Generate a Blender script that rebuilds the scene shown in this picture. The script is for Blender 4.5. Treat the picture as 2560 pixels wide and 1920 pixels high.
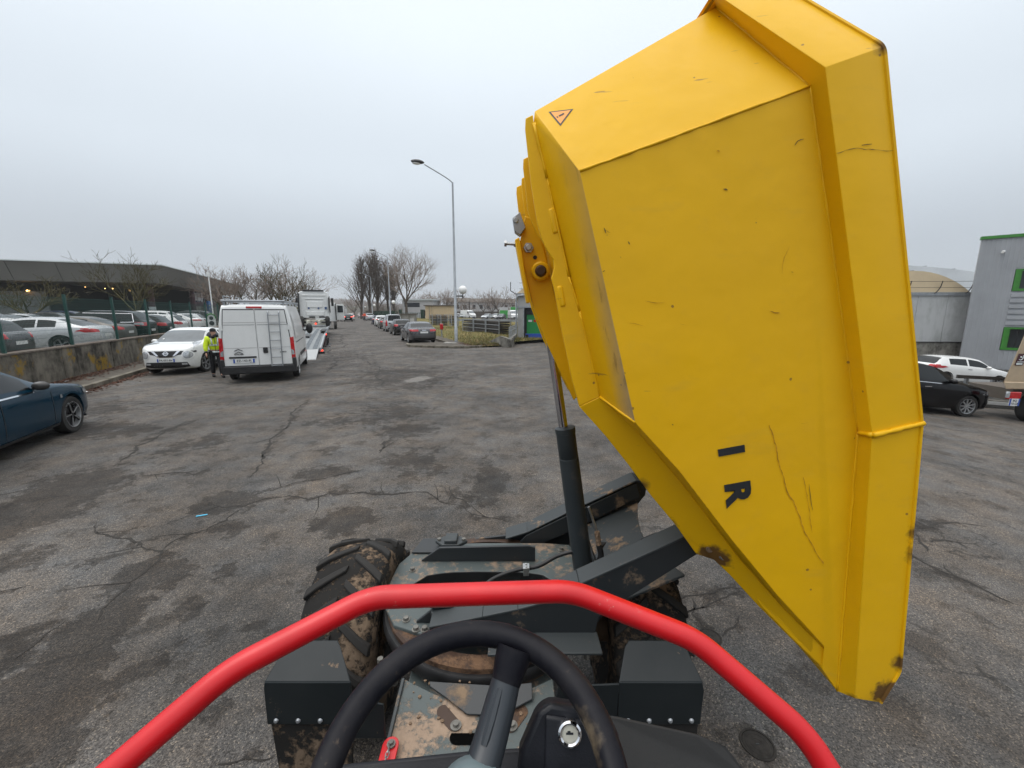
import bpy, bmesh, math, random
from math import sin, cos, pi, radians as R, sqrt, atan2, hypot
from mathutils import Vector, Matrix, Euler
from mathutils.bvhtree import BVHTree
import numpy as np

for o in list(bpy.data.objects):
    bpy.data.objects.remove(o)
random.seed(7)
scene = bpy.context.scene
col = scene.collection

# ---------------------------------------------------------------- camera
cam_data = bpy.data.cameras.new('camera')
cam_data.sensor_width = 36.0
cam_data.lens = 14.484            # phone ultra-wide
cam_data.clip_start = 0.05
cam_data.clip_end = 5000
cam = bpy.data.objects.new('camera', cam_data)
cam.location = (0, 0, 2.2)
cam.rotation_euler = (R(90 - 10.07), 0, 0)
col.objects.link(cam)
scene.camera = cam

# ---------------------------------------------------------------- sky and sun (overcast)
SUN_EL, SUN_AZ = R(62), R(-100)
world = bpy.data.worlds.new('World')
scene.world = world
world.use_nodes = True
wn, wl = world.node_tree.nodes, world.node_tree.links
wn.clear()
w_out = wn.new('ShaderNodeOutputWorld')
w_bg = wn.new('ShaderNodeBackground')
w_bg.inputs['Strength'].default_value = 0.1
w_sky = wn.new('ShaderNodeTexSky')
w_sky.sky_type = 'NISHITA'
w_sky.sun_disc = False
w_sky.sun_elevation = SUN_EL
w_sky.sun_rotation = SUN_AZ
w_sky.dust_density = 4.0
w_sky.air_density = 1.0
w_co = wn.new('ShaderNodeTexCoord')
w_sep = wn.new('ShaderNodeSeparateXYZ')
wl.new(w_co.outputs['Generated'], w_sep.inputs[0])
w_ramp = wn.new('ShaderNodeValToRGB')        # cloud deck: duller at the horizon, brighter overhead
w_ramp.color_ramp.interpolation = 'EASE'
els = w_ramp.color_ramp.elements
els[0].position = 0.0; els[0].color = (0.181, 0.196, 0.212, 1)
els[1].position = 1.0; els[1].color = (1.0, 1.0, 1.0, 1)
e = els.new(0.10); e.color = (0.190, 0.209, 0.230, 1)
e = els.new(0.30); e.color = (0.264, 0.290, 0.315, 1)
e = els.new(0.55); e.color = (0.325, 0.354, 0.378, 1)
e = els.new(0.75); e.color = (0.58, 0.59, 0.60, 1)
wl.new(w_sep.outputs['Z'], w_ramp.inputs[0])
w_no = wn.new('ShaderNodeTexNoise')
w_no.inputs['Scale'].default_value = 1.6
w_no.inputs['Detail'].default_value = 3
wl.new(w_co.outputs['Generated'], w_no.inputs['Vector'])
w_mr = wn.new('ShaderNodeMapRange')
w_mr.inputs['From Min'].default_value = 0.3; w_mr.inputs['From Max'].default_value = 0.7
w_mr.inputs['To Min'].default_value = 28.7; w_mr.inputs['To Max'].default_value = 30.3
wl.new(w_no.outputs[0], w_mr.inputs['Value'])
w_sc = wn.new('ShaderNodeVectorMath'); w_sc.operation = 'SCALE'
wl.new(w_ramp.outputs[0], w_sc.inputs[0]); wl.new(w_mr.outputs[0], w_sc.inputs['Scale'])
w_mix = wn.new('ShaderNodeMix'); w_mix.data_type = 'RGBA'
w_mix.inputs['Factor'].default_value = 0.93
wl.new(w_sky.outputs[0], w_mix.inputs['A']); wl.new(w_sc.outputs[0], w_mix.inputs['B'])
wl.new(w_mix.outputs['Result'], w_bg.inputs['Color'])
wl.new(w_bg.outputs[0], w_out.inputs['Surface'])

sun_data = bpy.data.lights.new('sun', 'SUN')
sun_data.energy = 1.0
sun_data.angle = R(40)
sun_data.color = (1.0, 0.965, 0.92)
sun = bpy.data.objects.new('sun', sun_data)
_d = Vector((sin(SUN_AZ) * cos(SUN_EL), cos(SUN_AZ) * cos(SUN_EL), sin(SUN_EL)))
sun.rotation_euler = _d.to_track_quat('Z', 'Y').to_euler()
col.objects.link(sun)

vs = scene.view_settings
vs.view_transform = 'Standard'
vs.look = 'None'
vs.exposure = 0.0
vs.gamma = 1.0
vs.use_curve_mapping = False
scene.render.resolution_x, scene.render.resolution_y = 1024, 768
scene.cycles.use_denoising = True
scene.cycles.max_bounces = 6
scene.cycles.volume_bounces = 0

# ---------------------------------------------------------------- road frame
RD = Vector((-0.3787, 0.9255, 0))     # along the road
RN = Vector((0.9255, 0.3787, 0))      # to the right of the road
ROAD_ROT = atan2(RD.y, RD.x)
def ground_z(x, y):
    return -0.075 * min(max(x - 2.0, 0.0), 22.0)
def rp(u, n, z=0.0):
    v = RD * u + RN * n
    return Vector((v.x, v.y, z))

# ---------------------------------------------------------------- mesh building
class MB:
    def __init__(self):
        self.v, self.f, self.m, self.cur, self.T = [], [], [], 0, None
    def at(self, M):
        self.T = M; return self
    def mi(self, i):
        self.cur = i; return self
    def add(self, vs_, fs_):
        k = len(self.v)
        if self.T is not None: vs_ = [self.T @ Vector(p) for p in vs_]
        self.v += [tuple(p) for p in vs_]
        for f in fs_:
            self.f.append([k + i for i in f]); self.m.append(self.cur)
        return self
    def box(self, c, s, M=None):
        x, y, z = s[0] / 2, s[1] / 2, s[2] / 2
        vs_ = [Vector((a, b, d)) for a in (-x, x) for b in (-y, y) for d in (-z, z)]
        vs_ = [(M @ p if M else p) + Vector(c) for p in vs_]
        return self.add(vs_, [(0, 1, 3, 2), (4, 6, 7, 5), (0, 4, 5, 1), (2, 3, 7, 6), (0, 2, 6, 4), (1, 5, 7, 3)])
    def bar(self, a, b, w, h, up=(0, 0, 1)):
        a, b = Vector(a), Vector(b); d = (b - a).normalized(); upv = Vector(up)
        if abs(d.dot(upv)) > .98: upv = Vector((1, 0, 0))
        s = d.cross(upv).normalized(); t = s.cross(d)
        p = [q + s * i * w / 2 + t * j * h / 2 for q in (a, b) for i, j in ((-1, -1), (1, -1), (1, 1), (-1, 1))]
        return self.add(p, [(3, 2, 1, 0), (4, 5, 6, 7), (0, 1, 5, 4), (1, 2, 6, 5), (2, 3, 7, 6), (3, 0, 4, 7)])
    def prism(self, poly, vec):
        n = len(poly); vec = Vector(vec); a = [Vector(p) for p in poly]
        self.add(a + [p + vec for p in a], [tuple(range(n))[::-1], tuple(range(n, 2 * n))] +
                 [(i, (i + 1) % n, n + (i + 1) % n, n + i) for i in range(n)])
        return self
    def face(self, poly):
        return self.add([Vector(p) for p in poly], [tuple(range(len(poly)))])
    def tube(self, path, r, n=10, caps=True, closed=False):
        P = [Vector(p) for p in path]; m = len(P)
        rr = r if isinstance(r, (list, tuple)) else [r] * m
        up = None; rings = []
        for i in range(m):
            a = P[(i - 1) % m] if (closed or i > 0) else P[i]
            b = P[(i + 1) % m] if (closed or i < m - 1) else P[i]
            d = (b - a)
            d = d.normalized() if d.length > 1e-9 else Vector((0, 0, 1))
            if up is None:
                up = Vector((0, 0, 1)) if abs(d.z) < .9 else Vector((1, 0, 0))
            s = d.cross(up)
            if s.length < 1e-4: s = d.cross(Vector((0, 1, 0)))
            s.normalize(); t = s.cross(d).normalized(); up = t
            rings.append([P[i] + s * rr[i] * cos(2 * pi * k / n) + t * rr[i] * sin(2 * pi * k / n) for k in range(n)])
        vs_ = [p for g in rings for p in g]; fs_ = []
        for i in range(m if closed else m - 1):
            j = (i + 1) % m
            for k in range(n):
                fs_.append((i * n + k, i * n + (k + 1) % n, j * n + (k + 1) % n, j * n + k))
        if caps and not closed:
            fs_ += [tuple(range(n))[::-1], tuple((m - 1) * n + k for k in range(n))]
        return self.add(vs_, fs_)
    def cyl(self, a, b, r, n=16, r2=None):
        return self.tube([a, b], [r, r if r2 is None else r2], n)
    def lathe(self, prof, c=(0, 0, 0), axis='Z', n=24, closed=False):
        c = Vector(c); vs_ = []; m = len(prof)
        for (r, h) in prof:
            for k in range(n):
                a = 2 * pi * k / n; x, y = r * cos(a), r * sin(a)
                p = {'Z': (x, y, h), 'Y': (x, h, y), 'X': (h, x, y)}[axis]
                vs_.append(c + Vector(p))
        fs_ = []
        for i in range(m if closed else m - 1):
            j = (i + 1) % m
            for k in range(n):
                q = (i * n + k, i * n + (k + 1) % n, j * n + (k + 1) % n, j * n + k)
                fs_.append(q if axis != 'Y' else q[::-1])
        if not closed:
            if prof[0][0] > 1e-6: fs_.append(tuple(range(n))[::-1])
            if prof[-1][0] > 1e-6: fs_.append(tuple((m - 1) * n + k for k in range(n)))
        return self.add(vs_, fs_)
    def sphere(self, c, r, n=12, sc=(1, 1, 1)):
        c = Vector(c); m = n // 2; vs_ = [c + Vector((0, 0, -r * sc[2]))]
        for i in range(1, m):
            ph = -pi / 2 + pi * i / m
            for k in range(n):
                a = 2 * pi * k / n
                vs_.append(c + Vector((r * cos(ph) * cos(a) * sc[0], r * cos(ph) * sin(a) * sc[1], r * sin(ph) * sc[2])))
        vs_.append(c + Vector((0, 0, r * sc[2]))); fs_ = []
        for k in range(n): fs_.append((0, 1 + (k + 1) % n, 1 + k))
        for i in range(m - 2):
            for k in range(n):
                fs_.append((1 + i * n + k, 1 + i * n + (k + 1) % n, 1 + (i + 1) * n + (k + 1) % n, 1 + (i + 1) * n + k))
        L = len(vs_) - 1
        for k in range(n): fs_.append((L, 1 + (m - 2) * n + k, 1 + (m - 2) * n + (k + 1) % n))
        return self.add(vs_, fs_)
    def mesh(self, name, mats, smooth=False, angle=40, fix=True):
        me = bpy.data.meshes.new(name)
        me.from_pydata(self.v, [], self.f)
        for m in (mats if isinstance(mats, (list, tuple)) else [mats]): me.materials.append(m)
        me.polygons.foreach_set('material_index', self.m)
        if fix:
            bm = bmesh.new(); bm.from_mesh(me)
            bmesh.ops.recalc_face_normals(bm, faces=bm.faces)
            bm.to_mesh(me); bm.free()
        if smooth:
            me.polygons.foreach_set('use_smooth', [True] * len(me.polygons))
            if angle < 180: me.set_sharp_from_angle(angle=R(angle))
        me.update()
        return me
    def build(self, name, mats, parent=None, smooth=False, angle=40, bevel=0, seg=2, label=None, kind=None, fix=True):
        o = link(name, self.mesh(name, mats, smooth or bevel > 0, angle, fix), parent, label)
        if bevel:
            b = o.modifiers.new('edge', 'BEVEL'); b.width = bevel; b.segments = seg
            b.limit_method = 'ANGLE'; b.angle_limit = R(30); b.harden_normals = False
        if kind: o['kind'] = kind
        return o

def world_mat(o):
    return Matrix.LocRotScale(o.location, o.rotation_euler, o.scale) if o.parent is None else \
        world_mat(o.parent) @ o.matrix_parent_inverse @ Matrix.LocRotScale(o.location, o.rotation_euler, o.scale)
def link(name, data, parent=None, label=None, keep_world=True):
    o = bpy.data.objects.new(name, data); col.objects.link(o)
    if parent is not None:
        o.parent = parent
        if keep_world: o.matrix_parent_inverse = world_mat(parent).inverted()
    if label: o['label'] = label
    return o
def tag(o, label=None, cat=None, group=None, kind=None):
    if label: o['label'] = label
    if cat: o['category'] = cat
    if group: o['group'] = group
    if kind: o['kind'] = kind
    return o
def thing(name, label, cat, loc=(0, 0, 0), rotz=0.0, group=None):
    o = bpy.data.objects.new(name, None); o.empty_display_size = .2
    o.location = loc; o.rotation_euler = (0, 0, rotz); col.objects.link(o)
    return tag(o, label, cat, group)
def copy_tree(o, parent=None):
    c = o.copy(); col.objects.link(c)
    if parent is not None:
        c.parent = parent; c.matrix_parent_inverse = o.matrix_parent_inverse.copy()
    for ch in o.children: copy_tree(ch, c)
    return c
def text_mesh(body, size, depth=.001, bold=0.0, mat=None, align='CENTER'):
    cu = bpy.data.curves.new('lettering', 'FONT')
    cu.body = body; cu.size = size; cu.extrude = depth; cu.offset = bold
    cu.align_x = align; cu.align_y = 'CENTER'; cu.resolution_u = 3
    ob = bpy.data.objects.new('lettering', cu); col.objects.link(ob)
    dg = bpy.context.evaluated_depsgraph_get()
    me = bpy.data.meshes.new_from_object(ob.evaluated_get(dg))
    bpy.data.objects.remove(ob); bpy.data.curves.remove(cu)
    me.materials.clear()
    if mat: me.materials.append(mat)
    return me
def smooth_path(pts, k=6, closed=False):
    P = [Vector(p) for p in pts]; out = []; m = len(P)
    for i in range(m if closed else m - 1):
        g = lambda j: P[j % m] if closed else P[min(max(j, 0), m - 1)]
        p0, p1, p2, p3 = g(i - 1), g(i), g(i + 1), g(i + 2)
        for s in range(k):
            t = s / k
            out.append(.5 * ((2 * p1) + (p2 - p0) * t + (2 * p0 - 5 * p1 + 4 * p2 - p3) * t * t + (3 * p1 - p0 - 3 * p2 + p3) * t ** 3))
    if not closed: out.append(P[-1])
    return out
def round_corners(pts, r, k=5):
    P = [Vector(p) for p in pts]; out = [P[0]]
    for i in range(1, len(P) - 1):
        a = (P[i - 1] - P[i]); b = (P[i + 1] - P[i])
        ra = min(r, a.length * .45); rb = min(r, b.length * .45)
        A = P[i] + a.normalized() * ra; B = P[i] + b.normalized() * rb
        for s in range(k + 1):
            t = s / k
            out.append(A * (1 - t) ** 2 + P[i] * 2 * t * (1 - t) + B * t * t)
    out.append(P[-1]); return out

# ---------------------------------------------------------------- materials
class NT:
    def __init__(self, name):
        self.m = bpy.data.materials.new(name); self.m.use_nodes = True
        t = self.m.node_tree; self.n, self.l = t.nodes, t.links
        self.b = self.n['Principled BSDF']
        self.co = self.n.new('ShaderNodeTexCoord')
    def new(self, t, **kw):
        n = self.n.new(t)
        for k, v in kw.items(): setattr(n, k, v)
        return n
    def put(self, sock, v):
        if hasattr(v, 'is_output') or isinstance(v, bpy.types.NodeSocket): self.l.new(v, sock)
        elif isinstance(v, (tuple, list)): sock.default_value = tuple(v) + ((1,) if len(v) == 3 and sock.type == 'RGBA' else ())
        else: sock.default_value = v
    def noise(self, scale, detail=4, rough=.55, vec=None, dist=0):
        n = self.new('ShaderNodeTexNoise')
        self.put(n.inputs['Scale'], scale); self.put(n.inputs['Detail'], detail); self.put(n.inputs['Roughness'], rough)
        self.put(n.inputs['Distortion'], dist)
        self.l.new(vec if vec is not None else self.co.outputs['Object'], n.inputs['Vector'])
        return n.outputs[0]
    def voro(self, scale, vec=None, feature='F1', out='Distance'):
        n = self.new('ShaderNodeTexVoronoi', feature=feature)
        self.put(n.inputs['Scale'], scale)
        self.l.new(vec if vec is not None else self.co.outputs['Object'], n.inputs['Vector'])
        return n.outputs[out]
    def mapping(self, scale=(1, 1, 1), rot=(0, 0, 0), src=None):
        n = self.new('ShaderNodeMapping'); n.inputs['Scale'].default_value = scale; n.inputs['Rotation'].default_value = rot
        self.l.new(src if src is not None else self.co.outputs['Object'], n.inputs['Vector'])
        return n.outputs[0]
    def rng(self, v, a, b, c=0., d=1.):
        n = self.new('ShaderNodeMapRange')
        for k, x in zip(('Value', 'From Min', 'From Max', 'To Min', 'To Max'), (v, a, b, c, d)): self.put(n.inputs[k], x)
        return n.outputs[0]
    def math(self, op, a, b=0.):
        n = self.new('ShaderNodeMath', operation=op); self.put(n.inputs[0], a); self.put(n.inputs[1], b)
        n.use_clamp = False
        return n.outputs[0]
    def mix(self, f, a, b, mode='MIX'):
        n = self.new('ShaderNodeMix', data_type='RGBA', blend_type=mode)
        self.put(n.inputs['Factor'], f); self.put(n.inputs['A'], a); self.put(n.inputs['B'], b)
        return n.outputs['Result']
    def sep(self, src=None):
        n = self.new('ShaderNodeSeparateXYZ'); self.l.new(src if src is not None else self.co.outputs['Object'], n.inputs[0])
        return n.outputs
    def blob(self, c, r, soft, nscale=18, namp=.5):
        d = self.new('ShaderNodeVectorMath', operation='DISTANCE')
        self.l.new(self.co.outputs['Object'], d.inputs[0]); d.inputs[1].default_value = c
        n = self.noise(nscale, 5)
        e = self.math('ADD', d.outputs['Value'], self.math('MULTIPLY', self.math('SUBTRACT', n, .5), r * namp * 2))
        return self.rng(e, r - soft, r + soft, 1, 0)
    def bump(self, h, strength=.3, dist=.01):
        n = self.new('ShaderNodeBump'); n.inputs['Strength'].default_value = strength; n.inputs['Distance'].default_value = dist
        self.l.new(h, n.inputs['Height']); self.l.new(n.outputs[0], self.b.inputs['Normal'])
    def done(self, colr=None, rough=None, metal=None, spec=None, coat=None, emit=None, estr=1.0, trans=None, alpha=None):
        b = self.b
        if colr is not None: self.put(b.inputs['Base Color'], colr)
        if rough is not None: self.put(b.inputs['Roughness'], rough)
        if metal is not None: self.put(b.inputs['Metallic'], metal)
        if spec is not None: self.put(b.inputs['Specular IOR Level'], spec)
        if coat is not None:
            self.put(b.inputs['Coat Weight'], coat); self.put(b.inputs['Coat Roughness'], .04)
        if emit is not None:
            self.put(b.inputs['Emission Color'], emit); self.put(b.inputs['Emission Strength'], estr)
        if trans is not None: self.put(b.inputs['Transmission Weight'], trans)
        return self.m

def plain(name, c, rough=.6, metal=0., var=.12, scale=6, bump=0., bscale=60, coat=None, emit=None, estr=1., spec=None):
    t = NT(name)
    n = t.noise(scale, 5)
    k = t.rng(n, .3, .7, 1 - var, 1 + var)
    sc = t.new('ShaderNodeVectorMath', operation='SCALE'); sc.inputs[0].default_value = c; t.l.new(k, sc.inputs['Scale'])
    if bump: t.bump(t.noise(bscale, 4), bump, .004)
    return t.done(sc.outputs[0], t.rng(n, .3, .7, max(rough - .06, .02), min(rough + .08, 1)), metal, coat=coat, emit=emit, estr=estr, spec=spec)

def carpaint(name, c, metal=.0, rough=.32, dirt=.25, coat=.5, spec=.5):
    t = NT(name)
    z = t.sep()[2]
    n = t.noise(3.5, 6)
    low = t.math('MULTIPLY', t.rng(z, .75, .15, 0, 1), t.rng(n, .35, .7, .2, 1))
    d = t.math('MULTIPLY', t.math('ADD', low, t.rng(n, .45, .75, 0, .25)), dirt)
    c2 = t.mix(d, c, (.13, .115, .095))
    return t.done(c2, t.rng(d, 0, .4, rough, .7), metal, spec=spec, coat=t.rng(d, 0, .5, coat, .05))
def muddy(name, c, mud=(.30, .20, .125), lo=.52, hi=.62, scale=5, rough=.5, bump=.25, fine=.35, spec=.5):
    t = NT(name)
    a = t.noise(scale, 8, .62); b = t.noise(scale * 7, 6, .7)
    k = t.math('ADD', a, t.math('MULTIPLY', t.math('SUBTRACT', b, .5), fine))
    mk_ = t.rng(k, lo, hi, 0, 1)
    dust = t.rng(t.noise(scale * .6, 4), .35, .75, 0, .35)
    c1 = t.mix(dust, c, tuple(x * .85 + .028 for x in c))
    mudc = t.mix(b, tuple(x * .55 for x in mud), tuple(x * 1.25 for x in mud))
    cc = t.mix(mk_, c1, mudc)
    t.bump(t.math('ADD', t.math('MULTIPLY', mk_, t.rng(b, .2, .8, .6, 1.4)), t.math('MULTIPLY', b, .15)), bump, .006)
    return t.done(cc, t.rng(mk_, 0, 1, rough, .95), 0, spec=spec)
# ---------------------------------------------------------------- material library
def mat_asphalt():
    t = NT('asphalt')
    vec = t.co.outputs['Object']
    agg = t.voro(150, out='Color'); aggd = t.voro(150)
    sx = t.sep(agg)
    base = t.rng(sx[0], .0, 1., .027, .099)
    light = t.rng(sx[1], .90, .97, 0, .75)
    g1 = t.mix(light, t.new_gray(base), (.21, .195, .17))
    warm = t.noise(1.7, 5, .6)
    g1 = t.mix(t.rng(warm, .3, .7, 0, 1), g1, t.mix(1., g1, (1.22, 1.00, .80), 'MULTIPLY'))
    med = t.noise(.55, 6, .65); med2 = t.noise(4.0, 5, .7)
    wear = t.rng(t.math('ADD', med, t.math('MULTIPLY', t.math('SUBTRACT', med2, .5), .5)), .36, .64, .58, 1.32)
    sc = t.new('ShaderNodeVectorMath', operation='SCALE'); t.l.new(g1, sc.inputs[0]); t.l.new(wear, sc.inputs['Scale'])
    at = t.new('ShaderNodeAttribute', attribute_name='stain')
    nz = t.noise(6, 9, .74); nz2 = t.noise(1.5, 6, .68)
    s = t.math('ADD', at.outputs['Fac'], t.math('ADD', t.math('MULTIPLY', t.math('SUBTRACT', nz, .5), 1.3), t.math('MULTIPLY', t.math('SUBTRACT', nz2, .5), 1.2)))
    s = t.math('MULTIPLY', t.rng(s, .41, .50, 0, 1), .70)
    c = t.mix(s, sc.outputs[0], t.mix(1., sc.outputs[0], (.27, .235, .20), 'MULTIPLY'))
    s2 = t.rng(t.math('SUBTRACT', t.math('MULTIPLY', at.outputs['Fac'], -1), t.math('MULTIPLY', t.math('SUBTRACT', nz, .5), .5)), .35, .7, 0, .55)
    c = t.mix(s2, c, (.20, .19, .175))
    # random small splotches
    sp = t.noise(2.6, 7, .72)
    c = t.mix(t.rng(sp, .560, .592, 0, .60), c, t.mix(1., c, (.42, .38, .33), 'MULTIPLY'))
    # fine natural hair cracks
    dv = t.new('ShaderNodeVectorMath', operation='ADD'); t.l.new(vec, dv.inputs[0])
    nn = t.new('ShaderNodeTexNoise'); nn.inputs['Scale'].default_value = 2.2; nn.inputs['Detail'].default_value = 5; t.l.new(vec, nn.inputs['Vector'])
    t.l.new(nn.outputs['Color'], dv.inputs[1])
    cr = t.voro(.62, dv.outputs[0], 'DISTANCE_TO_EDGE')
    crm = t.math('MULTIPLY', t.rng(cr, .004, .011, 1, 0), t.rng(t.noise(.8, 3), .50, .60, 0, .75))
    c = t.mix(crm, c, (.018, .016, .014))
    hgt = t.math('SUBTRACT', t.math('MULTIPLY', aggd, -1.0), t.math('MULTIPLY', crm, 2.))
    t.bump(hgt, .55, .006)
    return t.done(c, t.rng(nz2, .3, .7, .72, .92), 0, spec=.35)
def _gray(self, v):
    n = self.new('ShaderNodeCombineXYZ')
    for i in range(3): self.put(n.inputs[i], v)
    return n.outputs[0]
NT.new_gray = _gray

def mat_skip(film=False):
    t = NT('yellow_skip_paint')
    y = (.80, .450, .0)
    big = t.noise(1.6, 5, .6); fine = t.noise(14, 8, .7)
    c = t.mix(t.rng(big, .3, .72, 0, .45), y, (.68, .375, .015))
    c = t.mix(t.rng(fine, .55, .8, 0, .45), c, (.68, .38, .02))
    # grime wiped along the plates
    st = t.noise(1, 6, .62, t.mapping((3.0, 3.0, 11.0), (0, R(-12), 0)))
    c = t.mix(t.rng(st, .60, .78, 0, .28), c, (.48, .31, .05))
    # scuffs and chips: dark scratches
    m = t.mapping((6, 6, 42), (0, R(28), 0)); sc_ = t.noise(1, 3, .5, m)
    gate = t.rng(t.noise(1.3, 3), .50, .62, 0, 1)
    c = t.mix(t.math('MULTIPLY', t.rng(sc_, .70, .73, 0, .75), gate), c, (.24, .13, .04))
    ch = t.voro(11, out='Distance'); chn = t.noise(60, 4)
    chips = t.rng(t.math('ADD', ch, t.math('MULTIPLY', chn, .085)), .085, .10, 1, 0)
    c = t.mix(t.math('MULTIPLY', chips, .8), c, (.20, .10, .03))
    # rust and grease where the steel is worn
    rust = t.blob((.79, 1.46, 1.285), .062, .012, 30, .6)
    for ctr, r_ in (((.74, 1.43, 1.24), .05), ((1.352, 1.27, .84), .050), ((1.388, 1.27, .97), .03), ((1.362, 1.27, 1.47), .035), ((1.362, 1.28, 1.39), .03),
                    ((1.24, 1.28, .80), .022), ((.60, 1.47, 1.38), .03), ((.50, 1.48, 1.55), .018), ((1.014, 1.27, 2.915), .018)):
        rust = t.math('MAXIMUM', rust, t.blob(ctr, r_, .012, 40, .75))
    rc = t.mix(fine, (.045, .022, .012), (.13, .06, .025))
    c = t.mix(t.math('MULTIPLY', rust, .93), c, rc)
    # dusty brown film on the chamfer beside the big plate
    if film:
        a_ = Vector((.203, 1.33, 2.613)); d_ = (Vector((.41, 1.33, 1.833)) - a_).normalized()
        sb = t.new('ShaderNodeVectorMath', operation='SUBTRACT'); t.l.new(t.co.outputs['Object'], sb.inputs[0]); sb.inputs[1].default_value = a_
        cp = t.new('ShaderNodeVectorMath', operation='CROSS_PRODUCT'); t.l.new(sb.outputs[0], cp.inputs[0]); cp.inputs[1].default_value = d_
        ln = t.new('ShaderNodeVectorMath', operation='LENGTH'); t.l.new(cp.outputs[0], ln.inputs[0])
        zz = t.rng(t.sep()[2], 1.85, 2.60, 1.0, .35)
        f_ = t.math('MULTIPLY', t.rng(t.math('ADD', ln.outputs['Value'], t.math('MULTIPLY', t.math('SUBTRACT', fine, .5), .06)), .0, .085, .85, 0), zz)
        c = t.mix(f_, c, t.mix(fine, (.22, .165, .11), (.40, .31, .22)))
        stk = t.noise(1, 4, .6, t.mapping((40, 40, 5))); c = t.mix(t.math('MULTIPLY', t.math('MULTIPLY', t.rng(stk, .58, .66, 0, .8), f_), 1.), c, (.10, .055, .02))
    t.bump(t.math('ADD', t.math('MULTIPLY', t.noise(2.6, 4), 1.0), t.math('MULTIPLY', fine, .05)), .38, .025)
    ro = t.math('MAXIMUM', t.rng(fine, .3, .8, .40, .58), t.math('MULTIPLY', rust, .8))
    return t.done(c, ro, 0, spec=.28)

def mat_concrete(name, base, stain, scale=1.5, ochre=None, lo=.42, hi=.66):
    t = NT(name)
    a = t.noise(scale, 8, .66); v = t.noise(1, 6, .65, t.mapping((2.2, 2.2, .7)))
    k = t.rng(t.math('ADD', t.math('MULTIPLY', a, .5), t.math('MULTIPLY', v, .5)), lo, hi, 0, 1)
    c = t.mix(k, base, stain)
    if ochre:
        o = t.noise(.9, 5, .6); o2 = t.noise(5, 5, .7)
        k2 = t.rng(t.math('ADD', o, t.math('MULTIPLY', t.math('SUBTRACT', o2, .5), .35)), .54, .62, 0, .9)
        c = t.mix(k2, c, ochre)
    t.bump(t.noise(25, 6), .3, .01)
    return t.done(c, .92, 0, spec=.2)

def mat_corrug(name, c, pitch=.25, axis=0):
    t = NT(name)
    n = t.noise(.8, 4); k = t.rng(n, .3, .7, .9, 1.08)
    sc = t.new('ShaderNodeVectorMath', operation='SCALE'); sc.inputs[0].default_value = c; t.l.new(k, sc.inputs['Scale'])
    return t.done(sc.outputs[0], .5, .25)

def mat_grass_ground():
    t = NT('grass_soil')
    a = t.noise(1.2, 6, .65); b = t.noise(9, 6, .7)
    c = t.mix(t.rng(a, .4, .6), (.085, .085, .028), (.19, .145, .065))
    c = t.mix(t.rng(b, .4, .7), c, (.13, .12, .04))
    c = t.mix(t.rng(t.noise(3, 5), .6, .68, 0, .8), c, (.14, .085, .045))
    t.bump(b, .9, .05)
    return t.done(c, .95, 0, spec=.1)

def mat_hill():
    t = NT('hill_woods')
    a = t.noise(.02, 6, .6); b = t.noise(.12, 5, .7)
    c = t.mix(t.rng(a, .4, .6), (.045, .04, .03), (.10, .12, .06))
    c = t.mix(t.rng(b, .4, .7, 0, .6), c, (.06, .05, .04))
    return t.done(c, .95, 0, spec=.05)

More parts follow.
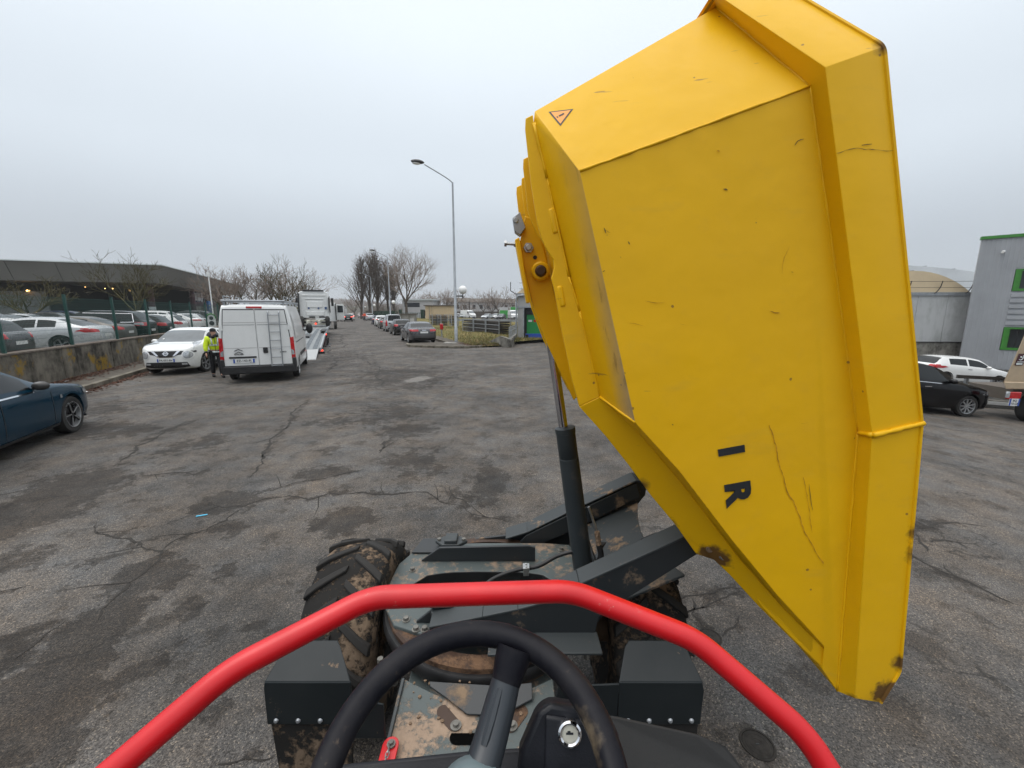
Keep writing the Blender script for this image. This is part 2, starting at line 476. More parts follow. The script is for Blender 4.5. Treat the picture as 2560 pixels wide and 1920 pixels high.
M = {}
def setup_mats():
    M['asphalt'] = mat_asphalt()
    M['skip'] = mat_skip()
    M['skipfilm'] = mat_skip(True)
    M['bolt'] = plain('dirty_bolt', (.17, .165, .15), .55, .35, var=.3, scale=40)
    M['hole'] = plain('dark_opening', (.002, .002, .002), .95, spec=.05)  # near-black colour standing in for the shade inside a slot
    M['scuff'] = plain('scuff_black', (.14, .085, .02), .8)
    M['rustline'] = plain('rust_line', (.44, .21, .01), .9, var=.4, scale=60)
    M['crack'] = plain('open_crack', (.021, .018, .015), .95, var=.4, scale=20)
    M['pavement'] = mat_concrete('pavement_asphalt', (.10, .09, .075), (.055, .047, .04), 3)
    M['kerb'] = mat_concrete('kerb_stone', (.17, .155, .125), (.07, .06, .047), 4)
    M['wall'] = mat_concrete('stained_concrete', (.155, .14, .115), (.028, .025, .020), 1.7, (.22, .135, .014), .42, .58)
    M['wallcap'] = mat_concrete('wall_coping', (.13, .11, .09), (.05, .04, .035), 4)
    M['concrete'] = mat_concrete('pale_concrete', (.28, .27, .25), (.09, .085, .075), 1.2)
    M['shedwall'] = mat_concrete('grey_panel', (.46, .47, .47), (.25, .255, .245), .5, None, .48, .72)
    M['plinth'] = mat_concrete('weathered_plinth', (.26, .25, .22), (.06, .055, .048), 1.6, None, .42, .60)
    M['dockwall'] = mat_concrete('dock_concrete', (.36, .36, .35), (.20, .20, .19), .8, None, .45, .75)
    M['fence'] = plain('green_fence_paint', (.008, .055, .045), .45, var=.2)
    M['wire'] = plain('green_wire', (.012, .06, .05), .5)
    M['white'] = plain('white_gloss', (.72, .73, .72), .35, var=.05)
    M['black'] = plain('black_plastic', (.012, .012, .013), .5, var=.3, scale=14)
    M['tyre'] = plain('tyre_rubber', (.016, .015, .014), .85, var=.35, scale=20)
    M['steel'] = plain('zinc_steel', (.42, .43, .43), .35, .85, var=.2, scale=30)
    M['galv'] = plain('galvanised', (.33, .35, .37), .5, .55, var=.2, scale=5)
    M['chrome'] = plain('chrome', (.78, .78, .80), .08, 1., var=.05)
    M['alloy'] = plain('alloy_rim', (.40, .41, .42), .3, .75, var=.15)
    M['alloydark'] = plain('dark_alloy', (.03, .03, .033), .3, .5, var=.2)
    M['glass'] = plain('car_glass', (.006, .008, .009), .04, 0., var=.2, scale=2, spec=.32)
    M['glasslight'] = plain('screen_glass', (.085, .10, .11), .06, 0., var=.3, scale=1.5, spec=.6)
    M['lamp_red'] = plain('red_lamp', (.45, .008, .012), .12, var=.25, scale=9, coat=1.)
    M['lamp_lit'] = plain('lit_brake_lamp', (.6, .02, .015), .2, emit=(1, .07, .03), estr=2.2)
    M['lamp_clear'] = plain('clear_lamp', (.45, .47, .49), .08, .4, var=.3, scale=30, coat=1.)
    M['plate'] = plain('number_plate', (.66, .67, .66), .4, var=.05)
    M['plate_blue'] = plain('plate_blue', (.02, .07, .35), .4)
    M['ink'] = plain('dark_print', (.016, .018, .022), .5, var=.15)
    M['greyframe'] = muddy('dark_grey_machine_paint', (.018, .022, .025), (.22, .155, .10), .60, .68, 4, .48, .12, .25)
    M['greytop'] = muddy('dusty_grey_paint', (.036, .043, .046), (.27, .19, .125), .58, .66, 4.5, .55, .25)
    M['teal'] = muddy('mud_splashed_chassis', (.070, .088, .088), (.27, .20, .145), .55, .66, 3.6, .55, .4, .6)
    M['deckmud'] = muddy('mud_caked_deck', (.070, .088, .088), (.32, .235, .17), .48, .57, 4.2, .55, .5, .55)
    M['fender'] = muddy('mudguard_paint', (.011, .015, .017), (.26, .185, .125), .66, .72, 6, .45, .15, .3, .25)
    M['cyl'] = muddy('cylinder_paint', (.022, .029, .033), (.10, .09, .075), .54, .70, 5, .5, .1)
    M['rod'] = plain('chromed_rod', (.62, .63, .68), .13, 1., var=.1, scale=3)
    M['mudtyre'] = muddy('muddy_tyre', (.017, .016, .015), (.18, .13, .09), .47, .57, 4.2, .9, .9, .7, .2)
    M['mud'] = muddy('dried_mud', (.20, .135, .085), (.30, .205, .135), .4, .6, 9, .95, .9)
    M['rustmud'] = muddy('brown_grease', (.045, .022, .012), (.16, .09, .05), .5, .62, 7, .6, .5)
    M['red'] = mat_redbar()
    M['wheelrub'] = mat_wheel()
    M['dash'] = plain('dash_plastic', (.010, .011, .015), .45, var=.25, scale=25, bump=.12, bscale=300, spec=.3)
    M['cover'] = plain('rubber_cover', (.010, .010, .010), .75, var=.35, scale=9, bump=.2, bscale=200)
    M['spoke'] = plain('grey_spoke', (.022, .027, .033), .36, var=.12)
    M['hub'] = plain('hub_cap', (.10, .135, .145), .38, var=.1)
    M['yellowvest'] = mat_vest('hi_vis_yellow', (.62, .80, .012))
    M['orangevest'] = mat_vest('hi_vis_orange', (.95, .10, .02))
    M['skin'] = plain('skin', (.46, .26, .19), .5, var=.1)
    M['darkcloth'] = plain('dark_cloth', (.009, .009, .011), .9, var=.3, scale=15)
    M['navycloth'] = plain('navy_cloth', (.012, .014, .024), .9, var=.3, scale=15)
    M['canopy'] = plain('canopy_fascia', (.20, .20, .185), .6, .1, var=.1, scale=.3)
    M['canopyedge'] = plain('canopy_white_edge', (.55, .60, .60), .5)
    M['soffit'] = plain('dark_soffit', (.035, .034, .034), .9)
    M['maroon'] = plain('maroon_paint', (.055, .014, .022), .5)
    M['beige'] = plain('beige_render', (.50, .39, .25), .85, var=.08, scale=2)
    M['beigewall'] = plain('cream_cladding', (.20, .195, .17), .7)
    M['greypanel'] = plain('grey_cladding', (.175, .18, .175), .6)
    M['bluesign'] = plain('blue_sign', (.02, .07, .20), .5)
    M['bluetotem'] = plain('blue_totem', (.035, .14, .36), .5)
    M['darkwin'] = plain('dark_window', (.025, .03, .035), .1, var=.3, scale=.8)
    M['lampglow'] = plain('sodium_lamp', (1, .6, .25), .4, emit=(1, .55, .18), estr=9)
    M['globe'] = plain('opal_globe', (.80, .80, .78), .25, var=.04)
    M['roofbeige'] = plain('beige_membrane', (.62, .50, .33), .7, var=.1, scale=.6)
    M['rooflight'] = plain('translucent_roof', (.66, .69, .71), .35, var=.1, scale=.5)
    M['cladgrey'] = mat_corrug('grey_trapezoid_cladding', (.34, .355, .375))
    M['green'] = plain('bright_green_frame', (.035, .19, .022), .45, var=.12)
    M['doorgreen'] = plain('dock_green_door', (.008, .20, .045), .45, var=.1)
    M['truckbeige'] = plain('beige_truck_paint', (.40, .31, .21), .45, var=.08)
    M['truckgrey'] = plain('underframe', (.10, .085, .07), .8)
    M['bark'] = mat_bark('grey_brown_bark', (.10, .08, .062))
    M['barkmoss'] = mat_bark('lichen_bark', (.085, .075, .036))
    M['twig'] = mat_bark('bare_twigs', (.11, .082, .06))
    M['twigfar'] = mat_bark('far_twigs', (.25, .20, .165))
    M['grass'] = mat_grass_ground()
    M['blade'] = plain('grass_blades', (.12, .12, .035), .8, var=.4, scale=3)
    M['deadblade'] = plain('dry_grass', (.22, .17, .075), .9, var=.3, scale=3)
    M['leaf'] = plain('dead_leaves', (.085, .038, .022), .9, var=.5, scale=14)
    M['hedge'] = plain('hedge_green', (.012, .035, .022), .9, var=.4, scale=1.5)
    M['hill'] = mat_hill()
    M['litter'] = plain('white_litter', (.62, .63, .62), .7)
    M['cyan'] = plain('cyan_paper', (.08, .42, .62), .6)
    M['manhole'] = plain('cast_iron', (.034, .031, .028), .9, 0, var=.35, scale=30, spec=.15)
    M['cagewood'] = plain('weathered_boards', (.05, .045, .04), .9, var=.4, scale=5)
    M['housewall'] = plain('pale_house', (.46, .455, .45), .9, var=.08, scale=.3)
    M['greenbox'] = plain('green_hoarding', (.03, .30, .04), .5)
    M['rampwhite'] = plain('pale_ramp', (.32, .33, .33), .5)
    M['deck'] = plain('aluminium_deck', (.19, .205, .21), .55, .2, var=.12, scale=3)
    M['cream'] = plain('cream_cabin_steel', (.50, .49, .42), .6, var=.1, scale=2)
    M['decal'] = plain('orange_decal', (.85, .34, .05), .5, var=.06)
    M['interior'] = plain('skip_inside', (.30, .20, .05), .7, var=.4, scale=4)
def mat_redbar():
    t = NT('red_guard_paint')
    n = t.noise(9, 6, .6); f = t.noise(40, 5, .7)
    c = t.mix(t.rng(n, .3, .7), (.58, .007, .012), (.48, .006, .010))
    g = t.rng(t.noise(5, 2), .55, .62)
    c = t.mix(t.math('MULTIPLY', t.rng(f, .645, .69, 0, .6), g), c, (.45, .20, .17))
    t.bump(f, .04, .003)
    return t.done(c, t.rng(n, .3, .7, .34, .46), 0, coat=.12)
def mat_wheel():
    t = NT('worn_wheel_rubber')
    n = t.noise(10, 7, .68); f = t.noise(70, 5, .7); s = t.noise(1, 5, .6, t.mapping((18, 18, 60), (.5, .3, 0)))
    c = t.mix(t.rng(n, .45, .8, 0, .5), (.006, .006, .009), (.035, .033, .034))
    c = t.mix(t.math('MULTIPLY', t.rng(f, .6, .78, 0, .5), t.rng(n, .5, .6)), c, (.16, .12, .085))
    c = t.mix(t.blob((.11, .335, 1.575), .035, .012, 60, .7), c, (.25, .19, .12))
    c = t.mix(t.math('MULTIPLY', t.blob((.085, .47, 1.615), .03, .01, 60, .8), .5), c, (.22, .17, .11))
    t.bump(t.math('ADD', f, s), .1, .003)
    return t.done(c, t.rng(n, .3, .7, .36, .58), 0, spec=.14)
def mat_vest(name, c):
    t = NT(name)
    n = t.noise(9, 5, .6)
    c1 = t.mix(t.rng(n, .35, .75, 0, .6), c, tuple(x * .55 for x in c))
    t.bump(n, .5, .03)
    return t.done(c1, .75, 0, emit=None)
def mat_bark(name, c):
    t = NT(name)
    n = t.noise(2.5, 6, .7)
    c1 = t.mix(t.rng(n, .3, .7), tuple(x * .6 for x in c), tuple(x * 1.35 for x in c))
    return t.done(c1, .95, 0, spec=.1)
setup_mats()
CRACKS= [[[-5.12,10.1],[-4.57,8.39],[-4.3,7.45],[-3.75,5.87],[-3.5,5.18]],[[-3.54,4.45],[-3.29,4.36],[-3.07,4.39],[-2.93,4.59],[-2.69,4.66],[-2.42,4.56],[-2.24,4.72],[-1.8,4.75],[-1.03,4.75],[-0.84,4.5],[-0.56,4.39],[-0.44,4.2],[-0.25,4.12],[0.0,4.02]],[[-3.12,4.69],[-2.87,4.99],[-2.5,5.18],[-2.09,5.5]],[[-3.25,3.49],[-3.27,3.71],[-3.12,3.88],[-3.04,4.07],[-3.04,4.33]],[[-4.38,4.02],[-4.08,3.79],[-3.75,3.71],[-3.47,3.55],[-3.25,3.49],[-3.15,3.23],[-3.14,3.05],[-3.1,2.88],[-2.98,2.61]],[[-5.04,5.26],[-4.57,5.38],[-4.32,5.3],[-4.28,5.59]],[[-5.75,5.68],[-6.19,6.51],[-6.47,7.45],[-6.45,8.29]],[[-4.07,2.93],[-3.92,3.02]],[[-6.2,4.68],[-6.1,4.82]],[[-3.19,2.29],[-3.22,2.5],[-3.22,2.63]],[[-1.45,1.67],[-1.33,1.7],[-1.19,1.7]],[[-0.8,4.96],[-0.7,4.63],[-0.48,4.39]],[[-2.08,6.17],[-2.18,6.76],[-1.96,6.82]],[[1.2,2.84],[1.41,2.89],[1.61,2.93],[1.77,2.99],[1.89,2.97]],[[1.17,2.67],[1.38,2.75],[1.63,2.86],[1.8,2.93]],[[1.4,2.86],[1.36,2.73],[1.32,2.69],[1.35,2.6],[1.36,2.52]],[[1.44,2.47],[1.57,2.56],[1.66,2.67]],[[3.88,3.64],[3.92,3.41],[4.02,3.27],[4.05,3.08],[4.12,2.98]],[[4.5,4.23],[4.69,4.28],[4.93,4.42],[5.09,4.44],[5.52,4.42]],[[4.37,4.1],[4.24,3.94],[4.14,3.75]],[[4.37,3.94],[4.66,4.0],[4.7,3.92]],[[-28.54,69.11],[-14.76,35.32],[-10.38,24.37],[-7.57,17.32],[-6.81,14.96]],[[-7.84,22.94],[-5.51,16.57],[-4.72,14.4],[-4.11,12.94],[-3.83,11.92]]]
STAINS= [[-3.6,2.0,.9,.35,.9,.85],[-4.6,3.2,.55,1.2,2.2,.5],[-9.5,8.6,1.6,2.2,.3,.55],[-5.5, 4.89, 0.64, 1.03, 0.62, 0.8], [-5.28, 4.17, 0.64, 0.71, -0.16, 0.8], [-7.86, 7.45, 0.67, 1.95, 1.43, 0.7], [-5.31, 6.51, 0.73, 0.69, 1.09, 0.55], [-3.34, 4.5, 0.39, 0.34, -0.45, 0.9], [-2.87, 3.88, 0.22, 0.31, 0.42, 0.7], [-2.57, 5.34, 0.41, 0.34, 0.68, 0.7], [-1.81, 4.07, 0.44, 0.35, 1.03, 0.8], [-1.96, 7.45, 0.82, 0.58, 0.93, 0.65], [-1.47, 5.77, 0.62, 0.91, 0.32, 0.6], [-0.29, 5.26, 0.29, 0.87, 0.0, 0.8], [-2.97, 6.4, 0.35, 0.47, 0.33, 0.6], [-3.97, 7.93, 0.25, 0.45, 0.35, 0.6], [-0.8, 4.75, 0.4, 0.48, -0.32, 0.5], [-3.07, 3.14, 0.39, 0.33, -0.31, 0.8], [-2.94, 2.61, 0.47, 0.26, 1.72, 0.9], [-2.8, 2.19, 0.4, 0.29, 1.87, 0.9], [-2.6, 1.85, 0.37, 0.36, 1.93, 0.9], [-2.42, 2.75, 0.14, 0.23, 0.56, 0.9], [-2.3, 2.19, 0.34, 0.17, 1.36, 0.55], [-1.67, 1.96, 0.11, 0.19, 0.85, 0.75], [-1.83, 2.59, 0.14, 0.1, 0.49, 0.7], [-2.45, 3.2, 0.19, 0.19, 0.35, 0.6], [-3.66, 3.37, 0.2, 0.19, 0.18, 0.7], [-4.22, 3.4, 0.15, 0.21, 0.5, 0.4], [-3.48, 2.63, 0.06, 0.07, 0.96, 0.6], [-2.27, 1.75, 0.33, 0.19, 1.54, 0.6], [-1.83, 1.69, 0.16, 0.06, 0.57, 0.5], [-1.71, 2.93, 0.15, 0.12, 0.59, 0.5], [1.71, 2.15, 0.1, 0.06, 0.3, 0.9], [1.34, 3.13, 0.07, 0.06, 0.41, 0.7], [-3.8, 12.51, 1.2, 2.6, 1.19, 0.6], [-2.59, 8.83, 1.17, 1.85, 0.19, 0.55], [-2.97, 13.63, 1.16, 2.96, -0.64, 0.55], [-3.42, 8.06, 0.34, 0.62, 0.93, 0.6], [-3.86, 7.88, 0.2, 0.44, 1.02, 0.5], [-5.23, 6.98, 0.34, 0.54, 0.65, 0.5], [-8.54, 20.0, 4.64, 2.85, 1.91, 0.5], [-6.97, 9.63, 0.72, 0.71, 1.17, 0.35], [-3.73, 14.44, 3.0, 2.47, -0.93, 0.6], [-4.33, 20.96, 3.1, 1.84, 0.0, 0.5], [-3.08, 13.27, 0.38, 0.78, -0.31, -1.2], [-2.68, 2.31, 0.21, 0.11, 1.51, -0.5], [-2.1, 1.91, 0.12, 0.16, 1.62, -0.5]]
# ---------------------------------------------------------------- ground sheet
def build_ground():
    def axis(lo, hi, a, b, step, grow=1.16):
        v = list(np.arange(a, b + 1e-6, step)); d = step; x = b
        while x < hi: d *= grow; x += d; v.append(x)
        d = step; x = a
        while x > lo: d *= grow; x -= d; v.insert(0, x)
        return np.array(v)
    xs = axis(-1800, 1800, -11, 5, .12); ys = axis(-400, 2000, 1.0, 21, .12)
    X, Y = np.meshgrid(xs, ys)
    Z = -0.075 * np.clip(X - 2.0, 0, 22.0)
    S = np.zeros_like(X)
    for cx, cy, rx, ry, a, s in STAINS:
        dx, dy = X - cx, Y - cy
        u = (dx * np.cos(a) + dy * np.sin(a)) / max(rx, .05); v = (-dx * np.sin(a) + dy * np.cos(a)) / max(ry, .05)
        g = np.clip(1.35 - np.sqrt(u * u + v * v), 0, 1) * s
        S = np.where(np.abs(g) > np.abs(S), g, S)
    for c in CRACKS:                                       # damp grime alongside the open cracks
        for a, b in zip(c, c[1:]):
            L = math.hypot(b[0] - a[0], b[1] - a[1]); k = max(int(L / .12), 1); far = .5 * (a[1] + b[1])
            for i in range(k):
                x0, y0 = a[0] + (b[0] - a[0]) * i / k, a[1] + (b[1] - a[1]) * i / k
                ix = slice(*np.searchsorted(xs, (x0 - .5, x0 + .5))); iy = slice(*np.searchsorted(ys, (y0 - .5, y0 + .5)))
                g = .55 * np.clip(1.3 - np.hypot(X[iy, ix] - x0, Y[iy, ix] - y0) / .13, 0, 1)
                S[iy, ix] = np.maximum(S[iy, ix], g)
    nx, ny = len(xs), len(ys)
    me = bpy.data.meshes.new('ground')
    co = np.stack([X, Y, Z], -1).reshape(-1, 3)
    idx = np.arange(nx * ny).reshape(ny, nx)
    q = np.stack([idx[:-1, :-1], idx[:-1, 1:], idx[1:, 1:], idx[1:, :-1]], -1).reshape(-1, 4)
    me.vertices.add(len(co)); me.vertices.foreach_set('co', co.ravel())
    me.loops.add(q.size); me.loops.foreach_set('vertex_index', q.ravel())
    me.polygons.add(len(q)); me.polygons.foreach_set('loop_start', np.arange(0, q.size, 4))
    me.update(calc_edges=True)
    at = me.attributes.new('stain', 'FLOAT', 'POINT'); at.data.foreach_set('value', S.ravel().astype(np.float32))
    me.materials.append(M['asphalt'])
    o = link('ground', me); tag(o, 'worn grey asphalt yard with dark stains and open cracks', 'ground', kind='structure')
    rng_ = random.Random(3)
    mb = MB()
    def ribbon(pts, w):
        P = [Vector((p[0], p[1], 0)) for p in pts]
        for _ in range(5):                                # fractal wander
            Q = [P[0]]
            for a, b in zip(P, P[1:]):
                m_ = (a + b) / 2; L = (b - a).length
                if L > .06:
                    nrm = Vector((-(b - a).y, (b - a).x, 0)).normalized()
                    Q.append(m_ + nrm * rng_.uniform(-.11, .11) * L)
                Q.append(b)
            P = Q
        k = len(P); vs_ = []
        for i, p in enumerate(P):
            d = (P[min(i + 1, k - 1)] - P[max(i - 1, 0)]).normalized(); nn = Vector((-d.y, d.x, 0))
            ww = w * rng_.uniform(.25, 1.5) * min(1, .25 + 4 * min(i, k - 1 - i) / k)
            z = ground_z(p.x, p.y) + .003
            vs_ += [(p.x + nn.x * ww, p.y + nn.y * ww, z), (p.x - nn.x * ww * rng_.uniform(.3, 1), p.y - nn.y * ww * .6, z)]
        mb.add(vs_, [(2 * i, 2 * i + 1, 2 * i + 3, 2 * i + 2) for i in range(k - 1)])
        # short side branches
        for i in range(6, k - 6, 17):
            if rng_.random() < .85:
                p = P[i]; a = rng_.uniform(0, 6.28); L = rng_.uniform(.12, .6)
                q = p + Vector((cos(a), sin(a), 0)) * L; z = ground_z(p.x, p.y) + .003
                nn = Vector((-sin(a), cos(a), 0)) * w * .5; m2 = (p + q) / 2 + nn * rng_.uniform(-4, 4)
                mb.add([(p.x + nn.x, p.y + nn.y, z), (p.x - nn.x, p.y - nn.y, z), (m2.x - nn.x * .7, m2.y - nn.y * .7, z), (m2.x + nn.x * .7, m2.y + nn.y * .7, z), (q.x, q.y, z)],
                       [(0, 1, 2, 3), (3, 2, 4)])
    for i, c in enumerate(CRACKS):
        far = sum(p[1] for p in c) / len(c)
        ribbon(c, (.008 if far < 3 else .014) if far < 6 else .018 + .0014 * far)
    mb.build('asphalt_crack', M['crack'], o, fix=False)['kind'] = 'stuff'
build_ground()
SCUFFS = [[1.3275,0.0026,1,[[0.857,1.826],[0.879,1.774],[0.896,1.726],[0.92,1.656],[0.943,1.592],[0.993,1.507],[1.036,1.42],[1.087,1.34],[1.148,1.258]]],[1.3275,0.0014,1,[[0.993,1.643],[1.015,1.576],[1.033,1.507],[1.05,1.437]]],[1.3275,0.002,0,[[0.839,2.683],[0.846,2.695],[0.865,2.701]]],[1.3,0.002,0,[[0.921,2.678],[0.931,2.663],[0.945,2.658]]],[1.2675,0.0014,0,[[0.922,2.641],[0.972,2.654],[1.023,2.651],[1.086,2.647]]],[1.2675,0.005,0,[[0.991,2.662],[1.019,2.665]]],[1.3275,0.004,0,[[0.638,2.562],[0.652,2.559]]],[1.3275,0.003,0,[[0.282,2.451],[0.289,2.434]]],[1.3275,0.002,0,[[0.288,2.445],[0.302,2.436]]],[1.3275,0.003,0,[[0.358,2.411],[0.364,2.402]]],[1.3275,0.004,1,[[0.61,2.67],[0.618,2.667]]],[1.3275,0.003,1,[[0.817,2.2],[0.834,2.194],[0.851,2.194]]],[1.3275,0.003,1,[[0.872,2.32],[0.879,2.318]]],[1.3275,0.002,0,[[0.283,2.32],[0.29,2.324]]],[1.3275,0.0015,1,[[0.42,2.231],[0.485,2.225]]],[1.3275,0.0012,1,[[0.369,2.162],[0.419,2.153]]],[1.3275,0.0012,1,[[0.535,2.159],[0.56,2.154]]],[1.3275,0.0012,1,[[0.963,1.83],[0.985,1.833]]],[1.3275,0.002,0,[[0.335,2.366],[0.339,2.362]]],[1.3275,0.003,0,[[0.533,1.828],[0.538,1.825]]],[1.3275,0.002,0,[[1.016,1.617],[1.027,1.571],[1.041,1.521]]],[1.3275,0.0013,1,[[0.844,2.314],[0.845,2.363],[0.858,2.398]]]]
# ---------------------------------------------------------------- the site dumper the photo is taken from
def build_dumper():
    root = thing('site_dumper', 'swivel skip dumper in dark grey with raised yellow skip and red guard rail', 'dumper', (-.09, 1.6, 0))
    def add(mb, name, mats, parent=root, **k): return mb.build(name, mats, parent, **k)
    # ---- the skip: near half given, far half mirrored about y = YM
    YM = 2.11
    K = dict(
        P1=(.203, 1.33, 2.613), P2=(.866, 1.33, 2.843), P7=(.41, 1.33, 1.833), PA=(.075, 1.49, 2.846), T=(.68, 1.571, 3.196),
        R1=(.863, 1.27, 2.861), R3=(1.017, 1.27, 2.912), RF=(.640, 1.51, 3.200), EF=(.800, 1.49, 3.225),
        L2=(1.157, 1.33, 1.804), L3=(1.21, 1.31, .806), S2=(1.152, 1.27, 1.813), S3=(1.241, 1.27, .817),
        E1=(1.304, 1.27, 1.849), E2=(1.375, 1.27, 1.047), E3=(1.386, 1.27, .934), E4=(1.337, 1.27, .80),
        W1=(.568, 1.33, 1.664), W2=(.773, 1.33, 1.406), W3=(.957, 1.33, 1.19), W4=(1.153, 1.33, .981), W5=(1.159, 1.33, .882),
        C0=(.071, 1.47, 2.802), C1=(.117, 1.47, 2.637), C2=(.197, 1.47, 2.316), C3=(.238, 1.47, 2.198), C4=(.32, 1.47, 1.892),
        D1=(.417, 1.42, 1.811), D2=(.597, 1.41, 1.608), D3=(.711, 1.40, 1.467), D4=(.83, 1.38, 1.313), D5=(.999, 1.35, 1.125), D6=(1.163, 1.338, .962))
    K = {k: Vector(v) for k, v in K.items()}
    faces = ['P1 P2 L2 L3 W5 W4 W3 W2 W1 P7', 'P1 PA T P2', 'P2 T RF R1', 'R1 RF EF R3', 'P2 R1 S2 L2', 'L2 S2 S3 L3', 'R1 R3 E1 S2', 'S2 E1 E2 E3 E4 S3',
             'P1 P7 C4 C3 C2 C1 C0 PA', 'P7 W1 D2 D1 C4', 'W1 W2 D3 D2', 'W2 W3 D5 D4 D3', 'W3 W4 D6 D5', 'W4 W5 D6']
    mb = MB(); idx = {}
    for k, v in K.items():
        idx[k] = len(mb.v); mb.v.append(tuple(v))
        idx[k + 'm'] = len(mb.v); mb.v.append((v.x, 2 * YM - v.y, v.z))
    for f in faces:
        ks = f.split()
        mb.f.append([idx[k] for k in ks]); mb.f.append([idx[k + 'm'] for k in ks][::-1]); mb.m += [2, 0] if f.startswith('P1 P7') else [0, 0]
    for a, b in (('PA', 'T'), ('T', 'RF'), ('RF', 'EF'), ('C0', 'PA'), ('C1', 'C0'), ('C2', 'C1'), ('C3', 'C2'), ('C4', 'C3'), ('D1', 'C4'), ('D2', 'D1'), ('D3', 'D2'),
                 ('D4', 'D3'), ('D5', 'D4'), ('D6', 'D5'), ('W5', 'D6'), ('L3', 'W5'), ('S3', 'L3'), ('E4', 'S3')):
        mb.f.append([idx[a], idx[b], idx[b + 'm'], idx[a + 'm']]); mb.m.append(0)
    o = add(mb, 'skip', [M['skip'], M['interior'], M['skipfilm'], M['interior']], bevel=.006, seg=3, label='raised yellow steel skip turned to the right')
    s = o.modifiers.new('plate', 'SOLIDIFY'); s.thickness = .010; s.offset = -1; s.material_offset = 1; s.use_even_offset = False
    o.modifiers.move(1, 0)
    SK = o
    # weld beads along the big seams
    rw = random.Random(5)
    def bead(a, b, r=.0042, n=None):
        a, b = Vector(a), Vector(b); L = (b - a).length; n = n or max(int(L / .03), 3); pts = []
        for i in range(n + 1):
            p = a.lerp(b, i / n); j = .0009
            pts.append(p + Vector((rw.uniform(-j, j), rw.uniform(-j, j), rw.uniform(-j, j))))
        mbw.tube(pts, [r * rw.uniform(.75, 1.25) for _ in pts], 6)
    mbw = MB()
    v = K
    for a, b in (('P1', 'P2'), ('P2', 'T'), ('P2', 'L2'), ('L2', 'L3'), ('C1', 'C2'), ('C2', 'C3'), ('C3', 'C4'), ('C4', 'P7')):
        bead(v[a], v[b])
    bead(v['C0'], v['C1'], .006)
    add(mbw, 'weld_seam', M['skip'], SK, smooth=True, angle=180)
    mbw = MB()
    bead(Vector((1.155, 1.322, 1.80)), Vector((1.153, 1.268, 1.808)), .008, 4); bead(Vector((1.153, 1.267, 1.808)), v['E1'] + Vector((.004, -.003, 0)), .009, 12)
    add(mbw, 'rim_joint_bead', M['skip'], SK, smooth=True, angle=180)
    mb = MB()                                                       # rolled edge of the mouth
    mb.tube(round_corners([v['EF'], v['R3'], v['E1'], v['E2'], v['E3'], v['E4']], .02), .006, 6)
    add(mb, 'mouth_edge', M['skip'], SK, smooth=True)
    for kk in (0, 1):
        mb = MB()
        for Y, w, k_, P in SCUFFS:
            if k_ != kk: continue
            Q = [Vector((p[0], Y, p[1])) for p in P]
            for _ in range(3 if len(Q) > 3 else 1):
                N = [Q[0]]
                for a, b in zip(Q, Q[1:]):
                    L = (b - a).length; N += [(a + b) / 2 + Vector((rw.uniform(-.06, .06) * L, 0, rw.uniform(-.06, .06) * L)), b]
                Q = N
            vv = []
            for i, p in enumerate(Q):
                d = (Q[min(i + 1, len(Q) - 1)] - Q[max(i - 1, 0)]).normalized(); n_ = Vector((-d.z, 0, d.x)); ww = w * .62 * rw.uniform(.35, 1.2) * (.3 if i in (0, len(Q) - 1) else 1)
                vv += [p + n_ * ww, p - n_ * ww]
            mb.add(vv, [(2 * i, 2 * i + 1, 2 * i + 3, 2 * i + 2) for i in range(len(Q) - 1)])
        add(mb, 'paint_scratch' if kk == 0 else 'rust_streak', M['scuff' if kk == 0 else 'rustline'], SK, kind='stuff')
    # chassis rails under the skip floor: the near one is a big shaped plate, more stand behind it
    out = [(.044, 2.817), (.068, 2.828), (.071, 2.802), (.117, 2.637), (.197, 2.316), (.238, 2.198), (.32, 1.892)]
    low = [(.246, 1.855), (.217, 1.957), (.178, 2.124), (.146, 2.277), (.136, 2.31), (.146, 2.348), (.143, 2.373), (.121, 2.402), (.102, 2.439), (.085, 2.496), (.064, 2.613), (.043, 2.785)]
    mb = MB(); mb.prism([(x, 1.470, z) for x, z in out + low], (0, .014, 0))
    add(mb, 'floor_rail', M['skip'], SK, bevel=.003)
    o2 = [(.32, 1.470, 1.892), (.417, 1.43, 1.811), (.597, 1.42, 1.608), (.711, 1.41, 1.467), (.83, 1.39, 1.313), (.999, 1.36, 1.125), (1.163, 1.345, .962),
          (1.163, 1.345, .874), (1.051, 1.38, .982), (.945, 1.41, 1.085), (.843, 1.44, 1.194), (.788, 1.46, 1.244), (.721, 1.47, 1.263), (.637, 1.475, 1.379), (.532, 1.475, 1.504), (.437, 1.475, 1.631), (.345, 1.472, 1.745), (.246, 1.470, 1.855)]
    mb = MB(); mb.prism(o2, (0, .016, 0))
    add(mb, 'pivot_rail', M['skip'], SK, bevel=.003)
    mb = MB()                                                       # reinforcing strip near the lip
    mb.prism([(.862, 1.432, 1.235), (.905, 1.40, 1.235), (1.165, 1.340, .960), (1.172, 1.337, .935), (1.160, 1.338, .885), (1.045, 1.372, .992), (.95, 1.40, 1.09)], (0, .018, 0))
    add(mb, 'lip_strip', M['skip'], SK, bevel=.003)
